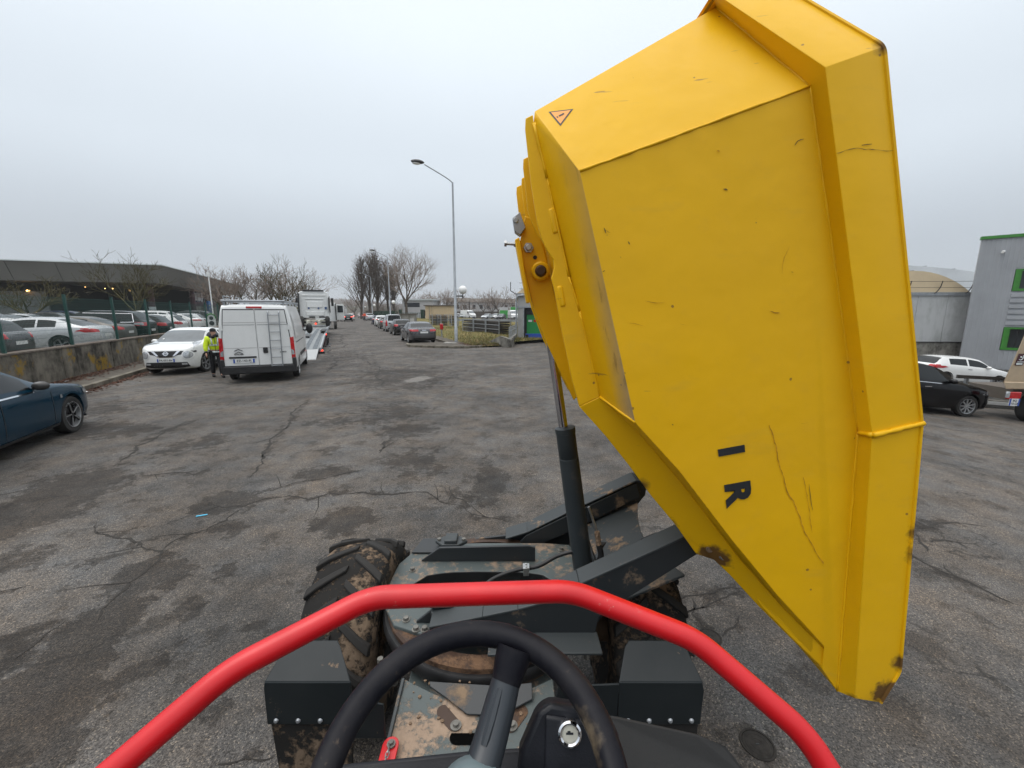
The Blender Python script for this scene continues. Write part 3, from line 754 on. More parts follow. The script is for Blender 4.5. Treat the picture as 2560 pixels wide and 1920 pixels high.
    for i, (y, dx, dz, cut) in enumerate(((1.80, .002, -.012, .33), (2.02, .000, -.02, .30), (2.30, -.02, .02, .26), (2.735, 0, 0, .26))):
        p = [(x + dx, z + dz) for x, z in out[:2]] + [(.15, 2.55), (.23, 2.28)] + [(x + dx, z + dz) for x, z in [(.17, 2.44), (.10, 2.53), (.064, 2.613), (.043, 2.785)]]
        mb = MB(); mb.prism([(x, y, z) for x, z in p], (0, .012, 0))
        add(mb, 'floor_rail', M['skip'], SK, bevel=.003)
    mb = MB()                                                       # ram bracket with its pin
    mb.prism([(.058, 1.93, 2.615), (.10, 1.93, 2.60), (.15, 1.93, 2.45), (.20, 1.93, 2.25), (.30, 1.93, 1.95), (.318, 1.93, 1.80), (.296, 1.93, 1.778), (.162, 1.93, 2.052), (.099, 1.93, 2.214), (.068, 1.93, 2.34), (.032, 1.93, 2.49)], (0, .022, 0))
    mb.prism([(.056, 2.15, 2.58), (.15, 2.15, 2.45), (.30, 2.15, 1.95), (.30, 2.15, 1.78), (.162, 2.15, 2.052), (.099, 2.15, 2.214), (.068, 2.15, 2.34)], (0, .022, 0))
    br = add(mb, 'ram_bracket', M['skip'], SK, bevel=.003)
    mb = MB(); mb.prism([(.012, 1.87, 2.505), (.032, 1.87, 2.515), (.080, 1.87, 2.235), (.066, 1.87, 2.235)], (0, .12, 0))
    add(mb, 'guard_strip', M['skip'], SK, bevel=.004)
    mb = MB(); mb.lathe([(0, -.03), (.035, -.03), (.042, -.022), (.042, .02), (0, .02)], (.128, 1.925, 2.375), 'Y', 20)
    add(mb, 'pin_collar', M['skip'], SK, smooth=True)
    mb = MB(); mb.lathe([(0, -.052), (.018, -.052), (.022, -.047), (.026, -.03), (.026, .26), (0, .26)], (.128, 1.925, 2.375), 'Y', 18)
    add(mb, 'ram_pin', M['rustmud'], SK, smooth=True)
    mb = MB(); mb.lathe([(0, -.026), (.012, -.026), (.014, -.022), (.014, -.016)], (.074, 1.93, 2.478), 'Y', 12); mb.lathe([(.012, -.014), (.023, -.014), (.023, 0), (.012, 0)], (.074, 1.93, 2.478), 'Y', 6, True)
    add(mb, 'nut', M['steel'], SK, bevel=.001)
    mb = MB(); mb.cyl((.034, 1.93, 2.493), (-.030, 1.93, 2.497), .0065, 8); mb.cyl((-.024, 1.93, 2.497), (-.034, 1.93, 2.4975), .014, 6); mb.cyl((.016, 1.93, 2.494), (.008, 1.93, 2.494), .012, 6)
    add(mb, 'stop_bolt', M['steel'], SK)
    mb = MB(); mb.lathe([(0, -.003), (.009, -.003), (.009, .001), (0, .001)], (.104, 1.929, 2.437), 'Y', 12)
    add(mb, 'bolt_hole', M['black'], SK)
    mb = MB(); mb.prism([(.002, 1.90, 2.60), (.034, 1.90, 2.625), (.060, 1.90, 2.56), (.036, 1.90, 2.528), (.012, 1.90, 2.545)], (0, .06, 0)); mb.cyl((.016, 1.895, 2.59), (.016, 1.9, 2.59), .012, 10)
    add(mb, 'latch_hook', M['galv'], SK, bevel=.004)
    for x, z, h in ((.14, 2.50, .085), (.172, 2.25, .075)):           # welded reinforcing pads
        mb = MB(); mb.box((x, 1.475, z), (.022, .02, h), Matrix.Rotation(R(-12), 3, 'Y')); add(mb, 'weld_pad', M['skip'], SK, bevel=.008, seg=3)
    # hinge pin at the end of the arm
    mb = MB(); mb.lathe([(0, -.02), (.020, -.02), (.024, -.015), (.024, .05)], (.812, 1.448, 1.283), 'Y', 18)
    add(mb, 'hinge_pin', M['steel'], SK, smooth=True)
    mb = MB(); mb.bar((.755, 1.446, 1.303), (.812, 1.446, 1.283), .008, .016, (0, 1, 0)); mb.cyl((.757, 1.438, 1.302), (.757, 1.447, 1.302), .014, 12)
    add(mb, 'pin_retainer', M['mud'], SK, bevel=.002)
    # lettering on the plate and the warning triangle
    bx = Vector((.19, 0, -.98)).normalized(); by = Vector((.98, 0, .19)).normalized(); bz = bx.cross(by)
    def lettering(ch, c, size):
        me = text_mesh(ch, size, .0006, .0055, M['ink']); ob = link('letter_' + ch.lower(), me, SK)
        ob.matrix_parent_inverse = Matrix.Identity(4); ob.parent = SK
        ob.matrix_parent_inverse = world_mat(SK).inverted()
        rot = Matrix((bx, by, bz)).transposed().to_4x4()
        ob.matrix_basis = Matrix.Translation(c) @ rot @ Matrix.Diagonal((1.15, 1.0, 1.0, 1.0))
    lettering('I', Vector((.735, 1.3275, 1.735)), .115); lettering('R', Vector((.772, 1.3275, 1.585)), .115)
    A_, B_ = (K['PA'] - K['P1']), (K['P2'] - K['P1']); nn = B_.cross(A_).normalized()
    if nn.z < 0: nn = -nn
    ex = B_.normalized(); ey = nn.cross(ex)
    cc = K['P1'] + A_ * .80 + B_ * .085
    def tri(sz, h): return [cc + nn * h + (ex * cos(a) + ey * sin(a)) * sz for a in (R(10), R(130), R(250))]
    mb = MB(); mb.face(tri(.046, .0008)); add(mb, 'warning_triangle', M['ink'], SK, fix=False)
    wt = SK.children[-1]
    mb = MB(); mb.face(tri(.037, .0014)); add(mb, 'decal_field', M['decal'], SK, fix=False)
    d = (ex * cos(R(10)) + ey * sin(R(10))); q = Vector(cc) + nn * .002
    mb = MB(); mb.bar(q + d * .012, q - d * .006, .006, .0006, nn); mb.bar(q - d * .010, q - d * .014, .0055, .0006, nn); add(mb, 'exclamation_mark', M['ink'], SK)
    # ---- tipping ram
    a, b, c = Vector((.142, 2.05, 2.375)), Vector((.272, 2.05, 1.612)), Vector((.390, 2.03, .80))
    mb = MB(); mb.cyl(a, b - Vector((0, 0, .05)), .024, 20); rod = add(mb, 'ram_rod', M['rod'], smooth=True)
    d = (c - b).normalized()
    mb = MB(); mb.tube([b, b + d * .004, b + d * .03, b + d * .031, b + d * .16, b + d * .161, b + d * .166, b + d * .167, c], [.036, .0525, .0525, .050, .050, .0492, .0492, .051, .053], 28)
    add(mb, 'ram_barrel', M['cyl'], smooth=True, angle=50)
    mb = MB(); mb.tube(smooth_path([(.405, 2.03, 1.18), (.425, 2.02, 1.12), (.450, 2.01, 1.04), (.455, 1.995, 1.0)], 5), .007, 8); add(mb, 'grease_pipe', M['steel'], smooth=True)
    mb = MB(); mb.cyl((.447, 2.0, 1.055), (.458, 1.992, .985), .014, 8); add(mb, 'hose_fitting', M['mud'], smooth=True)
    mb = MB(); mb.tube(smooth_path([(.457, 1.992, .985), (.47, 1.985, .93), (.452, 1.98, .88), (.425, 1.975, .85), (.40, 1.93, .82)], 6), .015, 10); add(mb, 'hydraulic_hose', M['black'], smooth=True)
    mb = MB(); mb.tube(smooth_path([(.33, 2.02, .93), (.24, 2.02, .90), (.14, 2.0, .855), (.02, 2.0, .83), (-.10, 1.97, .80), (-.2, 1.9, .76)], 6), .011, 10); add(mb, 'hydraulic_hose', M['black'], smooth=True)
    mb = MB(); mb.box((.075, 1.985, .862), (.035, .045, .012)); mb.box((.075, 1.985, .84), (.03, .04, .04)); mb.cyl((.075, 1.975, .866), (.075, 1.975, .873), .007, 6); mb.cyl((.075, 1.997, .866), (.075, 1.997, .873), .007, 6)
    add(mb, 'hose_clamp', M['steel'], bevel=.002)
    # ---- swivel console: two arms, floor plate, turntable plate
    near = [(.292, 1.050), (.735, 1.276), (.79, 1.255), (.785, 1.197), (.479, .973), (.377, .901), (.364, .815), (.101, .812), (-.36, .790), (-.36, .840), (-.126, .892), (.028, .928), (.143, .962)]
    mb = MB(); mb.prism([(x, 1.58, z) for x, z in near], (0, .016, 0)); add(mb, 'arm_side_plate', M['greyframe'], bevel=.003)
    topn = [(-.36, .840), (-.126, .892), (.028, .928), (.143, .962), (.292, 1.050), (.735, 1.276), (.79, 1.255)]
    def flange(pts, y0, y1, t, name, mat):
        mb = MB()
        for (x0, z0), (x1, z1) in zip(pts, pts[1:]):
            dv = Vector((x1 - x0, 0, z1 - z0)).normalized(); nv = Vector((-dv.z, 0, dv.x)) * t
            mb.add([Vector((x0, y0, z0)), Vector((x1, y0, z1)), Vector((x1, y1, z1)), Vector((x0, y1, z0)), Vector((x0, y0, z0)) + nv, Vector((x1, y0, z1)) + nv, Vector((x1, y1, z1)) + nv, Vector((x0, y1, z0)) + nv],
                   [(0, 3, 2, 1), (4, 5, 6, 7), (0, 1, 5, 4), (1, 2, 6, 5), (2, 3, 7, 6), (3, 0, 4, 7)])
        return add(mb, name, mat, bevel=.003)
    flange(topn, 1.575, 1.675, .010, 'arm_top_flange', M['greytop'])
    mb = MB(); mb.prism([(x, 1.655, z) for x, z in near], (0, .016, 0)); add(mb, 'arm_side_plate', M['greyframe'], bevel=.003)
    flange([(-.10, .799), (.10, .806), (.372, .806)], 1.47, 1.585, .012, 'arm_bottom_flange', M['greytop'])
    far = [(-.53, .60), (-.53, .715), (-.33, .734), (-.039, .77), (.10, .815), (.349, .947), (.775, 1.163), (.85, 1.12), (.847, 1.05), (.777, .953), (.539, .80), (.357, .60)]
    mb = MB(); mb.prism([(x, 2.45, z) for x, z in far], (0, .016, 0)); add(mb, 'arm_side_plate', M['greyframe'], bevel=.003)
    flange([(-.039, .77), (.10, .815), (.349, .947), (.775, 1.163), (.85, 1.12)], 2.40, 2.53, .010, 'arm_top_flange', M['greytop'])
    mb = MB(); mb.prism([(.05, 2.40, .755), (.09, 2.40, .80), (.349, 2.40, .937), (.775, 2.40, 1.150), (.80, 2.40, 1.06), (.36, 2.40, .82), (.10, 2.40, .70)], (0, .014, 0)); add(mb, 'arm_inner_plate', M['greyframe'], bevel=.004)
    # sloping floor plate between the arms with its curved rear edge
    fl = []
    for i in range(9):
        t = i / 8; fl.append((.79 - .07 * sin(pi * t), 2.42 - .72 * t))
    pts = [(.46, 2.42, .862)] + [(x, y, .86 + (x - .45) * .46) for x, y in fl] + [(.46, 1.70, .862)]
    mb = MB(); mb.prism(pts, (0, 0, -.014)); add(mb, 'console_floor_plate', M['greytop'], bevel=.003)
    mb = MB(); mb.prism([(.46, 2.42, .86), (.46, 1.70, .86), (.36, 1.70, .70), (.36, 2.42, .70)], (-.012, 0, .006)); add(mb, 'console_step_plate', M['greyframe'], bevel=.003)
    mb = MB(); mb.box((.735, 1.98, 1.005), (.10, .075, .05), Matrix.Rotation(R(-24), 3, 'Y')); add(mb, 'tipping_stop', M['black'], bevel=.008)
    # top plate of the turntable with an oval opening
    cx, cy = -.14, 1.98
    outer = [(-.62, 1.80), (-.66, 1.98), (-.655, 2.16), (-.60, 2.28), (-.50, 2.36), (-.2, 2.38), (.2, 2.38), (.36, 2.36), (.40, 2.2), (.40, 1.98), (.40, 1.76), (.22, 1.64), (-.1, 1.62), (-.42, 1.64), (-.55, 1.69)]
    inner = []
    for (x, y) in outer:
        dx, dy = x - cx, y - cy
        a_ = atan2(dy / .155, dx / .40); inner.append((cx + .40 * (abs(cos(a_)) ** .7) * (1 if cos(a_) > 0 else -1), 1.965 + .125 * (abs(sin(a_)) ** .8) * (1 if sin(a_) > 0 else -1)))
    n = len(outer); vv = [(x, y, .762) for x, y in outer] + [(x, y, .762) for x, y in inner] + [(x, y, .745) for x, y in outer] + [(x, y, .66) for x, y in inner]
    ff = []
    for i in range(n):
        j = (i + 1) % n
        ff += [(i, j, n + j, n + i), (2 * n + j, 2 * n + i, i, j)[::-1], (n + i, n + j, 3 * n + j, 3 * n + i)]
    mb = MB(); mb.add(vv, ff); mb.m = [1 if k % 3 == 2 else 0 for k in range(len(ff))]; add(mb, 'turntable_plate', [M['teal'], M['black']], bevel=.006)  # inner wall black: shade of the opening put into the colour
    mb = MB(); mb.box((cx, 1.97, .56), (.80, .30, .02)); add(mb, 'pit_floor', M['black'])  # floor coloured black as well, for the shade down in the opening
    for x in (-.04, .03):
        mb = MB(); mb.cyl((x, 2.06, .63), (x, 2.06, .70), .014, 8); mb.cyl((x, 2.06, .655), (x, 2.06, .675), .02, 6); add(mb, 'hose_union', M['steel'])
    # upright bar behind the opening, clamped by two cast blocks
    mb = MB(); mb.prism([(-.53, 2.18, .765), (-.42, 2.18, .85), (.10, 2.18, .862), (.135, 2.18, .85), (.135, 2.18, .765)], (0, .016, 0)); add(mb, 'cross_plate', M['greyframe'], bevel=.003)
    mb = MB(); mb.prism([(-.45, 1.70, .765), (-.34, 1.70, .86), (.02, 1.70, .868), (.05, 1.70, .765)], (0, .016, 0)); add(mb, 'cross_plate', M['greyframe'], bevel=.003)
    for (x, y, z) in ((-.37, 2.31, .80), (-.325, 1.715, .866)):
        mb = MB(); mb.prism([(x - .10, y, z), (x - .05, y - .05, z), (x + .05, y - .05, z), (x + .10, y, z), (x + .05, y + .05, z), (x - .05, y + .05, z)], (0, 0, .022))
        mb.box((x, y, z + .03), (.075, .09, .03)); mb.box((x, y, z - .04), (.09, .11, .05))
        bl = add(mb, 'clamp_block', M['greytop'], bevel=.006)
        for s in (-1, 1):
            mb = MB(); mb.cyl((x + s * .075, y, z + .022), (x + s * .075, y, z + .034), .0125, 6); add(mb, 'bolt', M['bolt'], bl)
    for (x, y) in ((-.56, 2.10), (-.44, 2.235), (-.50, 1.72), (-.44, 1.66), (-.40, 1.66), (.30, 2.30)):
        mb = MB(); mb.cyl((x, y, .762), (x, y, .766), .019, 14); mb.cyl((x, y, .766), (x, y, .780), .013, 6); add(mb, 'bolt', M['bolt'])
    mb = MB(); mb.prism([(-.60, 2.255, .776), (-.405, 2.255, .776), (-.40, 2.385, .79), (-.56, 2.385, .79)], (0, 0, -.01)); add(mb, 'cover_plate', M['greyframe'], bevel=.002)
    mb = MB()
    for i in range(14):
        a_ = pi * .86 + i * pi * .62 / 13
    mb.lathe([(.44, .62), (.50, .62), (.505, .635), (.505, .735), (.495, .745), (.44, .745)], (-.14, 1.98, 0), 'Z', 56, True); add(mb, 'slewing_ring', M['rustmud'], smooth=True)
    mb = MB(); mb.lathe([(.50, .66), (.525, .655), (.53, .67), (.53, .70), (.52, .712), (.50, .712)], (-.14, 1.98, 0), 'Z', 56, True); add(mb, 'ring_seal', M['black'], smooth=True)
    for i in range(12):
        a_ = pi + R(8) + i * R(14); x, y = -.14 + .575 * cos(a_), 1.98 + .575 * sin(a_)
        mb = MB(); mb.cyl((x, y, .60), (x, y, .63), .014, 6); add(mb, 'bolt', M['bolt'])
    # ---- front chassis
    mb = MB()
    mb.prism([(-.455, 1.50, .60), (-.44, 1.46, .60), (-.30, 1.41, .60), (-.14, 1.395, .60), (.02, 1.41, .60), (.16, 1.46, .60), (.18, 1.50, .60), (.18, 2.45, .60), (-.455, 2.45, .60)], (0, 0, -.14)); add(mb, 'front_chassis', M['teal'], bevel=.006)
    # tilted deck plate between ring and dash, slots laid flat on it, one blackened for shade
    def dk(x, y): return (x, y, .700 - (1.46 - y) * .10)
    rim = [(-.455, 1.47), (-.30, 1.40), (-.14, 1.385), (.02, 1.40), (.17, 1.47), (.17, .98), (-.40, .98), (-.45, 1.2)]
    mb = MB(); mb.prism([dk(x, y) for x, y in rim], (0, 0, -.016)); add(mb, 'deck_plate', M['deckmud'], bevel=.004)
    mb = MB(); mb.prism([(-.455, 1.46, .712), (-.445, .98, .66), (-.445, .98, .42), (-.455, 1.46, .42)], (.014, 0, 0)); add(mb, 'chassis_side', M['greytop'], bevel=.003)
    def slot(x0, y0, x1, y1, w, mat, name='slot'):
        a_ = Vector(dk(x0, y0)) + Vector((0, 0, .0015)); b_ = Vector(dk(x1, y1)) + Vector((0, 0, .0015)); d_ = (b_ - a_).normalized(); s_ = Vector((-d_.y, d_.x, 0)).normalized() * w
        pts = [a_ + s_ * cos(t) - d_ * w * sin(t) for t in [i * pi / 8 for i in range(9)]] + [b_ - s_ * cos(t) + d_ * w * sin(t) for t in [i * pi / 8 for i in range(9)]]
        k_ = len(pts); lo_ = [p - Vector((0, 0, .0012)) for p in pts]
        mb = MB(); mb.add(pts + lo_, [tuple(range(k_))] + [(i, k_ + i, k_ + (i + 1) % k_, (i + 1) % k_) for i in range(k_)]); return add(mb, name, mat)
    slot(-.262, 1.335, -.215, 1.29, .026, M['rustmud']); slot(-.20, 1.245, -.085, 1.245, .026, M['hole']); slot(.035, 1.335, -.005, 1.285, .026, M['rustmud'])
    for x, y in ((-.208, 1.283), (.0, 1.282)):
        p = Vector(dk(x, y)); mb = MB(); mb.cyl(p + Vector((0, 0, .002)), p + Vector((0, 0, .006)), .021, 16); mb.cyl(p + Vector((0, 0, .006)), p + Vector((0, 0, .017)), .012, 6); add(mb, 'bolt', M['bolt'])
    mb = MB(); mb.prism([(-.33, 1.420, .704), (-.335, 1.435, .715), (-.05, 1.395, .735), (.08, 1.415, .73), (.08, 1.37, .70), (-.04, 1.31, .694), (-.17, 1.315, .694), (-.25, 1.37, .70)], (0, 0, .006)); add(mb, 'ring_guard', M['greyframe'], bevel=.003)
    rs = random.Random(11)                                          # clods of dried mud lying on the plate
    mb = MB()
    for i in range(46):
        x = rs.uniform(-.40, .10); y = rs.uniform(1.30, 1.46) if rs.random() < .6 else rs.uniform(1.05, 1.3); p = dk(x, y); r_ = rs.uniform(.003, .009)
        mb.sphere((p[0], p[1], p[2] + r_ * .4), r_, 6, (1, rs.uniform(.6, 1.2), .6))
    add(mb, 'mud_clods', M['mud'], kind='stuff')
    # red transport-lock tab with its chain
    mb = MB(); tp = [(-.427 + .028 * cos(t), 1.205 + .028 * sin(t), .69) for t in [i * pi / 8 for i in range(9)]] + [(-.455, 1.05, .672), (-.399, 1.05, .672)]
    mb.prism(tp, (0, 0, .010)); add(mb, 'lock_tab', M['red'], bevel=.002)
    mb = MB(); mb.cyl((-.424, 1.203, .70), (-.424, 1.203, .706), .015, 14); mb.cyl((-.424, 1.203, .706), (-.424, 1.203, .715), .009, 6); add(mb, 'bolt', M['bolt'])
    for i in range(5):
        y = 1.183 - i * .017; mb = MB(); nrm = (0, 0, 1) if i % 2 else (1, 0, 0)
        pts = [(-.427 + (.006 * cos(t) if i % 2 else 0), y + .012 * sin(t), .706 + (0 if i % 2 else .006 * cos(t))) for t in [k * pi / 5 for k in range(10)]]
        mb.tube(pts, .0018, 5, closed=True); add(mb, 'chain_link', M['steel'])
    # ---- mudguards
    def guard(sx, xs, name='mudguard'):
        (a0, a1), (b0, b1) = xs; c = .02
        prof = [(a0 + c, 1.345, .992), (a1 - c, 1.345, .992)]
        top = [(a0, 1.32, .985), (a0 + c, 1.345, .992), (a1 - c, 1.345, .992), (a1, 1.32, .985), (b1, 1.228, .930), (b0, 1.228, .930)]
        front = [(b0, 1.228, .930), (b1, 1.228, .930), (b1, 1.222, .905), (b1, 1.218, .765), (b0, 1.218, .765), (b0, 1.222, .905)]
        mb = MB(); mb.prism(top, (0, .004, -.008)); mb.prism(front, (0, .008, 0)); g = add(mb, name, M['fender'], bevel=.004, seg=3)
        for i in range(4):
            x = b0 + .035 + i * (b1 - b0 - .07) / 3
            mb = MB(); mb.lathe([(0, -.007), (.006, -.006), (.009, 0), (0, 0)], (x, 1.2165, .785), 'Y', 10); add(mb, 'rivet', M['galv'], g, smooth=True)
        mb = MB(); mb.prism([(b0 + .008, 1.226, .770), (b1 - .004, 1.226, .770), (b1 - .02, 1.20, .38), (b0 + .045, 1.20, .38)], (0, .010, 0)); add(mb, 'rubber_flap', M['mudtyre'], g, bevel=.002)
    guard(-1, ((-.835, -.630), (-.862, -.560))); guard(1, ((.415, .640), (.372, .664)))
    mb = MB(); mb.prism([(.372, 1.224, .925), (.16, 1.224, .915), (.14, 1.224, .80), (.372, 1.224, .765)], (0, .008, 0)); add(mb, 'mudguard_bracket', M['fender'], bevel=.003)
    mb = MB(); mb.prism([(-.56, 1.224, .87), (-.45, 1.224, .84), (-.45, 1.224, .70), (-.56, 1.224, .70)], (0, .008, 0)); add(mb, 'mudguard_bracket', M['fender'], bevel=.003)
    # ---- front wheels with lugged tyres
    def wheel(cx, cy, w, rad, lug_dir=1):
        h = w / 2
        prof = [(.22, -h * .72), (rad * .62, -h * .98), (rad * .80, -h), (rad * .90, -h * .95), (rad * .945, -h * .80), (rad * .96, -h * .4), (rad * .965, 0), (rad * .96, h * .4), (rad * .945, h * .80), (rad * .90, h * .95), (rad * .80, h), (rad * .62, h * .98), (.22, h * .72)]
        mb = MB(); mb.lathe([(r_, x) for r_, x in prof], (cx, cy, rad), 'X', 48); ty = add(mb, 'wheel_tyre', M['mudtyre'], smooth=True, angle=60)
        mb = MB(); nl = 17
        for s in (-1, 1):
            for i in range(nl):
                a0 = 2 * pi * (i + (.5 if s > 0 else 0)) / nl; secs = []
                for t in (0, .35, .7, 1):
                    x = s * h * (.04 + .93 * t); a = a0 + .30 * t; rb = rad * (.955 if t < .8 else .90); rt = rad * (1.0 if t < .8 else .975); wv = .052 + .012 * t
                    secs.append([(x, a - wv, rb), (x, a + wv, rb), (x, a + wv * .8, rt), (x, a - wv * .8, rt)])
                k = len(mb.v)
                for sec in secs:
                    for (x, a, r_) in sec: mb.v.append((cx + x, cy + r_ * cos(a), rad + r_ * sin(a)))
                for q in range(3):
                    for e_ in range(4):
                        mb.f.append([k + q * 4 + e_, k + q * 4 + (e_ + 1) % 4, k + (q + 1) * 4 + (e_ + 1) % 4, k + (q + 1) * 4 + e_]); mb.m.append(0)
                mb.f += [[k, k + 1, k + 2, k + 3], [k + 12, k + 13, k + 14, k + 15]]; mb.m += [0, 0]
        add(mb, 'tread_lugs', M['tyre'], ty, bevel=.004, seg=1)
        mb = MB(); mb.lathe([(.05, -h * .2), (.20, -h * .25), (.225, -h * .7), (.23, -h * .7), (.23, h * .7), (.225, h * .7), (.20, h * .25), (.05, h * .2)], (cx, cy, rad), 'X', 28); add(mb, 'rim', M['mud'], ty, smooth=True)
    wheel(-.845, 2.06, .37, .455); wheel(.665, 2.06, .37, .455)
    mb = MB(); mb.cyl((-.75, 2.06, .455), (.60, 2.06, .455), .085, 14); mb.box((-.14, 2.06, .46), (.36, .30, .26)); add(mb, 'front_axle', M['mud'], bevel=.02)
    # rear chassis carrying the operator's place (mostly below the frame)
    mb = MB(); mb.box((-.1, .10, .62), (.9, 1.55, .30)); add(mb, 'rear_chassis', M['greyframe'], bevel=.02)
    mb = MB(); mb.box((-.1, .52, .95), (.62, .10, 1.0)); add(mb, 'console_panel', M['dash'], bevel=.02)
    mb = MB(); mb.box((-.1, -.25, 1.02), (.5, .5, .14)); mb.box((-.1, -.5, 1.3), (.46, .1, .5)); add(mb, 'seat', M['cover'], bevel=.05, seg=3)
    wheel(-.845, -.35, .37, .455); wheel(.665, -.35, .37, .455)
    # ---- red guard rail
    path = [(-.74, .30, .80), (-.80, .40, 1.20), (-.709, .531, 1.416), (-.535, .673, 1.529), (-.303, .786, 1.598), (.132, .816, 1.591), (.393, .771, 1.508), (.580, .687, 1.376), (.66, .60, 1.25), (.62, .35, .80)]
    path = [(-.82, .44, 1.10), (-.725, .520, 1.404), (-.535, .673, 1.529), (-.303, .786, 1.598), (.132, .816, 1.591), (.393, .771, 1.508), (.585, .684, 1.370), (.655, .61, 1.25), (.70, .40, .80)]
    mb = MB(); mb.tube(round_corners(path, .042, 8), .0235, 32); add(mb, 'guard_rail', M['red'], smooth=True, angle=180)
    # ---- steering wheel
    C = Vector((-.056, .430, 1.599)); tilt = R(21.0)
    ux = Vector((1, 0, 0)); uy = Vector((0, cos(tilt), sin(tilt))); uz = ux.cross(uy)
    def W(x, y, z=0): return C + ux * x + uy * y + uz * z
    mb = MB(); mb.tube([W(.19 * cos(a), .19 * sin(a)) for a in [2 * pi * i / 72 for i in range(72)]], .0197, 20, closed=True)
    wh = add(mb, 'steering_wheel', M['wheelrub'], smooth=True, angle=180)
    for ang, nm in ((70, 'spoke'), (190, 'spoke'), (310, 'spoke')):
        a = R(ang); e_ = Vector((cos(a), sin(a)))
        pts = [W(e_.x * r_, e_.y * r_, z) for r_, z in ((.03, -.062), (.07, -.055), (.115, -.035), (.145, -.016))]
        mb = MB(); mb.tube(pts, [.026, .025, .024, .022], 16); add(mb, nm, M['spoke'], wh, smooth=True)
        mb = MB(); mb.tube([W(e_.x * r_, e_.y * r_, z) for r_, z in ((.135, -.022), (.158, -.012), (.178, -.002))], [.023, .027, .030], 16); add(mb, 'spoke_boot', M['wheelrub'], wh, smooth=True)
        s_ = Vector((-sin(a), cos(a)))
        mb = MB(); mb.tube([W(e_.x * r_ + s_.x * .003, e_.y * r_ + s_.y * .003, z + .022) for r_, z in ((.055, -.058), (.085, -.049), (.12, -.032))], [.006, .008, .006], 8); add(mb, 'spoke_ridge', M['spoke'], wh, smooth=True)
    mb = MB(); mb.lathe([(0, .026), (.030, .022), (.046, .008), (.050, -.012), (.050, -.04), (.035, -.06), (.03, -.2)], (0, 0, 0), 'Z', 28)
    mb.v = [tuple(W(x, y, z - .052)) for x, y, z in mb.v]; add(mb, 'hub_cap', M['hub'], wh, smooth=True)
    mb = MB(); mb.lathe([(0, .052), (.022, .047), (.034, .03), (.036, .008), (.024, -.004), (.016, -.02), (0, -.022)], (0, 0, 0), 'Z', 22)
    mb.v = [tuple(W(-.185 + x, -.035 + y, z + .012)) for x, y, z in mb.v]; add(mb, 'steering_knob', M['dash'], wh, smooth=True)
    # ---- dash: front ledge, ignition box with key switch, rubber cover
    mb = MB(); mb.prism([(-.335, .592, 1.420), (-.063, .598, 1.447), (.10, .600, 1.455), (.10, .50, 1.39), (-.063, .50, 1.39), (-.335, .50, 1.37)], (0, .012, -.07)); add(mb, 'dash_ledge', M['dash'], bevel=.008, seg=3)
    mb = MB(); mb.lathe([(.004, -.004), (.007, -.005), (.008, -.002), (.012, -.002), (.014, -.006), (.017, -.004), (.017, .004)], (0, 0, 0), 'Z', 18)
    mb.v = [(-.162 + x, .565 + y, 1.414 - z) for x, y, z in mb.v]; add(mb, 'cap_screw', M['hub'], smooth=True)
    mb = MB(); mb.prism([(-.115, .575, 1.426), (-.055, .577, 1.431), (-.050, .540, 1.415), (-.112, .538, 1.41)], (0, 0, .004)); add(mb, 'dash_recess', M['black'])
    fr = [(.040, 1.589), (.060, 1.600), (.150, 1.588), (.165, 1.56), (.170, 1.43), (-.004, 1.40), (.012, 1.54)]
    mb = MB(); mb.prism([(x, .545 - (1.6 - z) * .45, z) for x, z in fr], (.0, .045, -.035)); add(mb, 'ignition_box', M['dash'], bevel=.009, seg=3)
    fr2 = [(.052, 1.587), (.142, 1.577), (.150, 1.50), (.105, 1.492), (.048, 1.512)]
    mb = MB(); mb.prism([(x, .5445 - (1.6 - z) * .45, z) for x, z in fr2], (0, -.006, -.003)); add(mb, 'switch_plate', M['dash'], bevel=.004)
    kc = Vector((.0875, .526, 1.567)); kn = Vector((0, -.91, .41)).normalized()
    kr = kn.to_track_quat('Z', 'Y').to_matrix().to_4x4(); kr.translation = kc
    mb = MB().at(kr); mb.lathe([(.0120, .001), (.0125, .006), (.0150, .0075), (.0178, .006), (.0188, .001), (.0188, -.004)], n=32); ks = add(mb, 'key_switch', M['chrome'], smooth=True)
    mb = MB().at(kr); mb.lathe([(0, .0035), (.0095, .0035), (.0122, .002), (.0122, -.002)], n=28); add(mb, 'lock_barrel', M['cream'], ks, smooth=True)
    mb = MB().at(kr); mb.box((0, .0, .0036), (.011, .0028, .0012)); mb.box((-.001, .0012, .0037), (.0045, .0045, .0012)); add(mb, 'keyhole', M['ink'], ks)
    cov = [(.165, .635, 1.482), (.193, .634, 1.478), (.334, .629, 1.447), (.391, .624, 1.424), (.430, .612, 1.375), (.445, .59, 1.32), (.445, .45, 1.30), (.165, .45, 1.40)]
    mb = MB(); mb.prism(cov, (0, -.015, -.06)); add(mb, 'side_cover', M['cover'], bevel=.018, seg=4)
    return root
dumper = build_dumper()
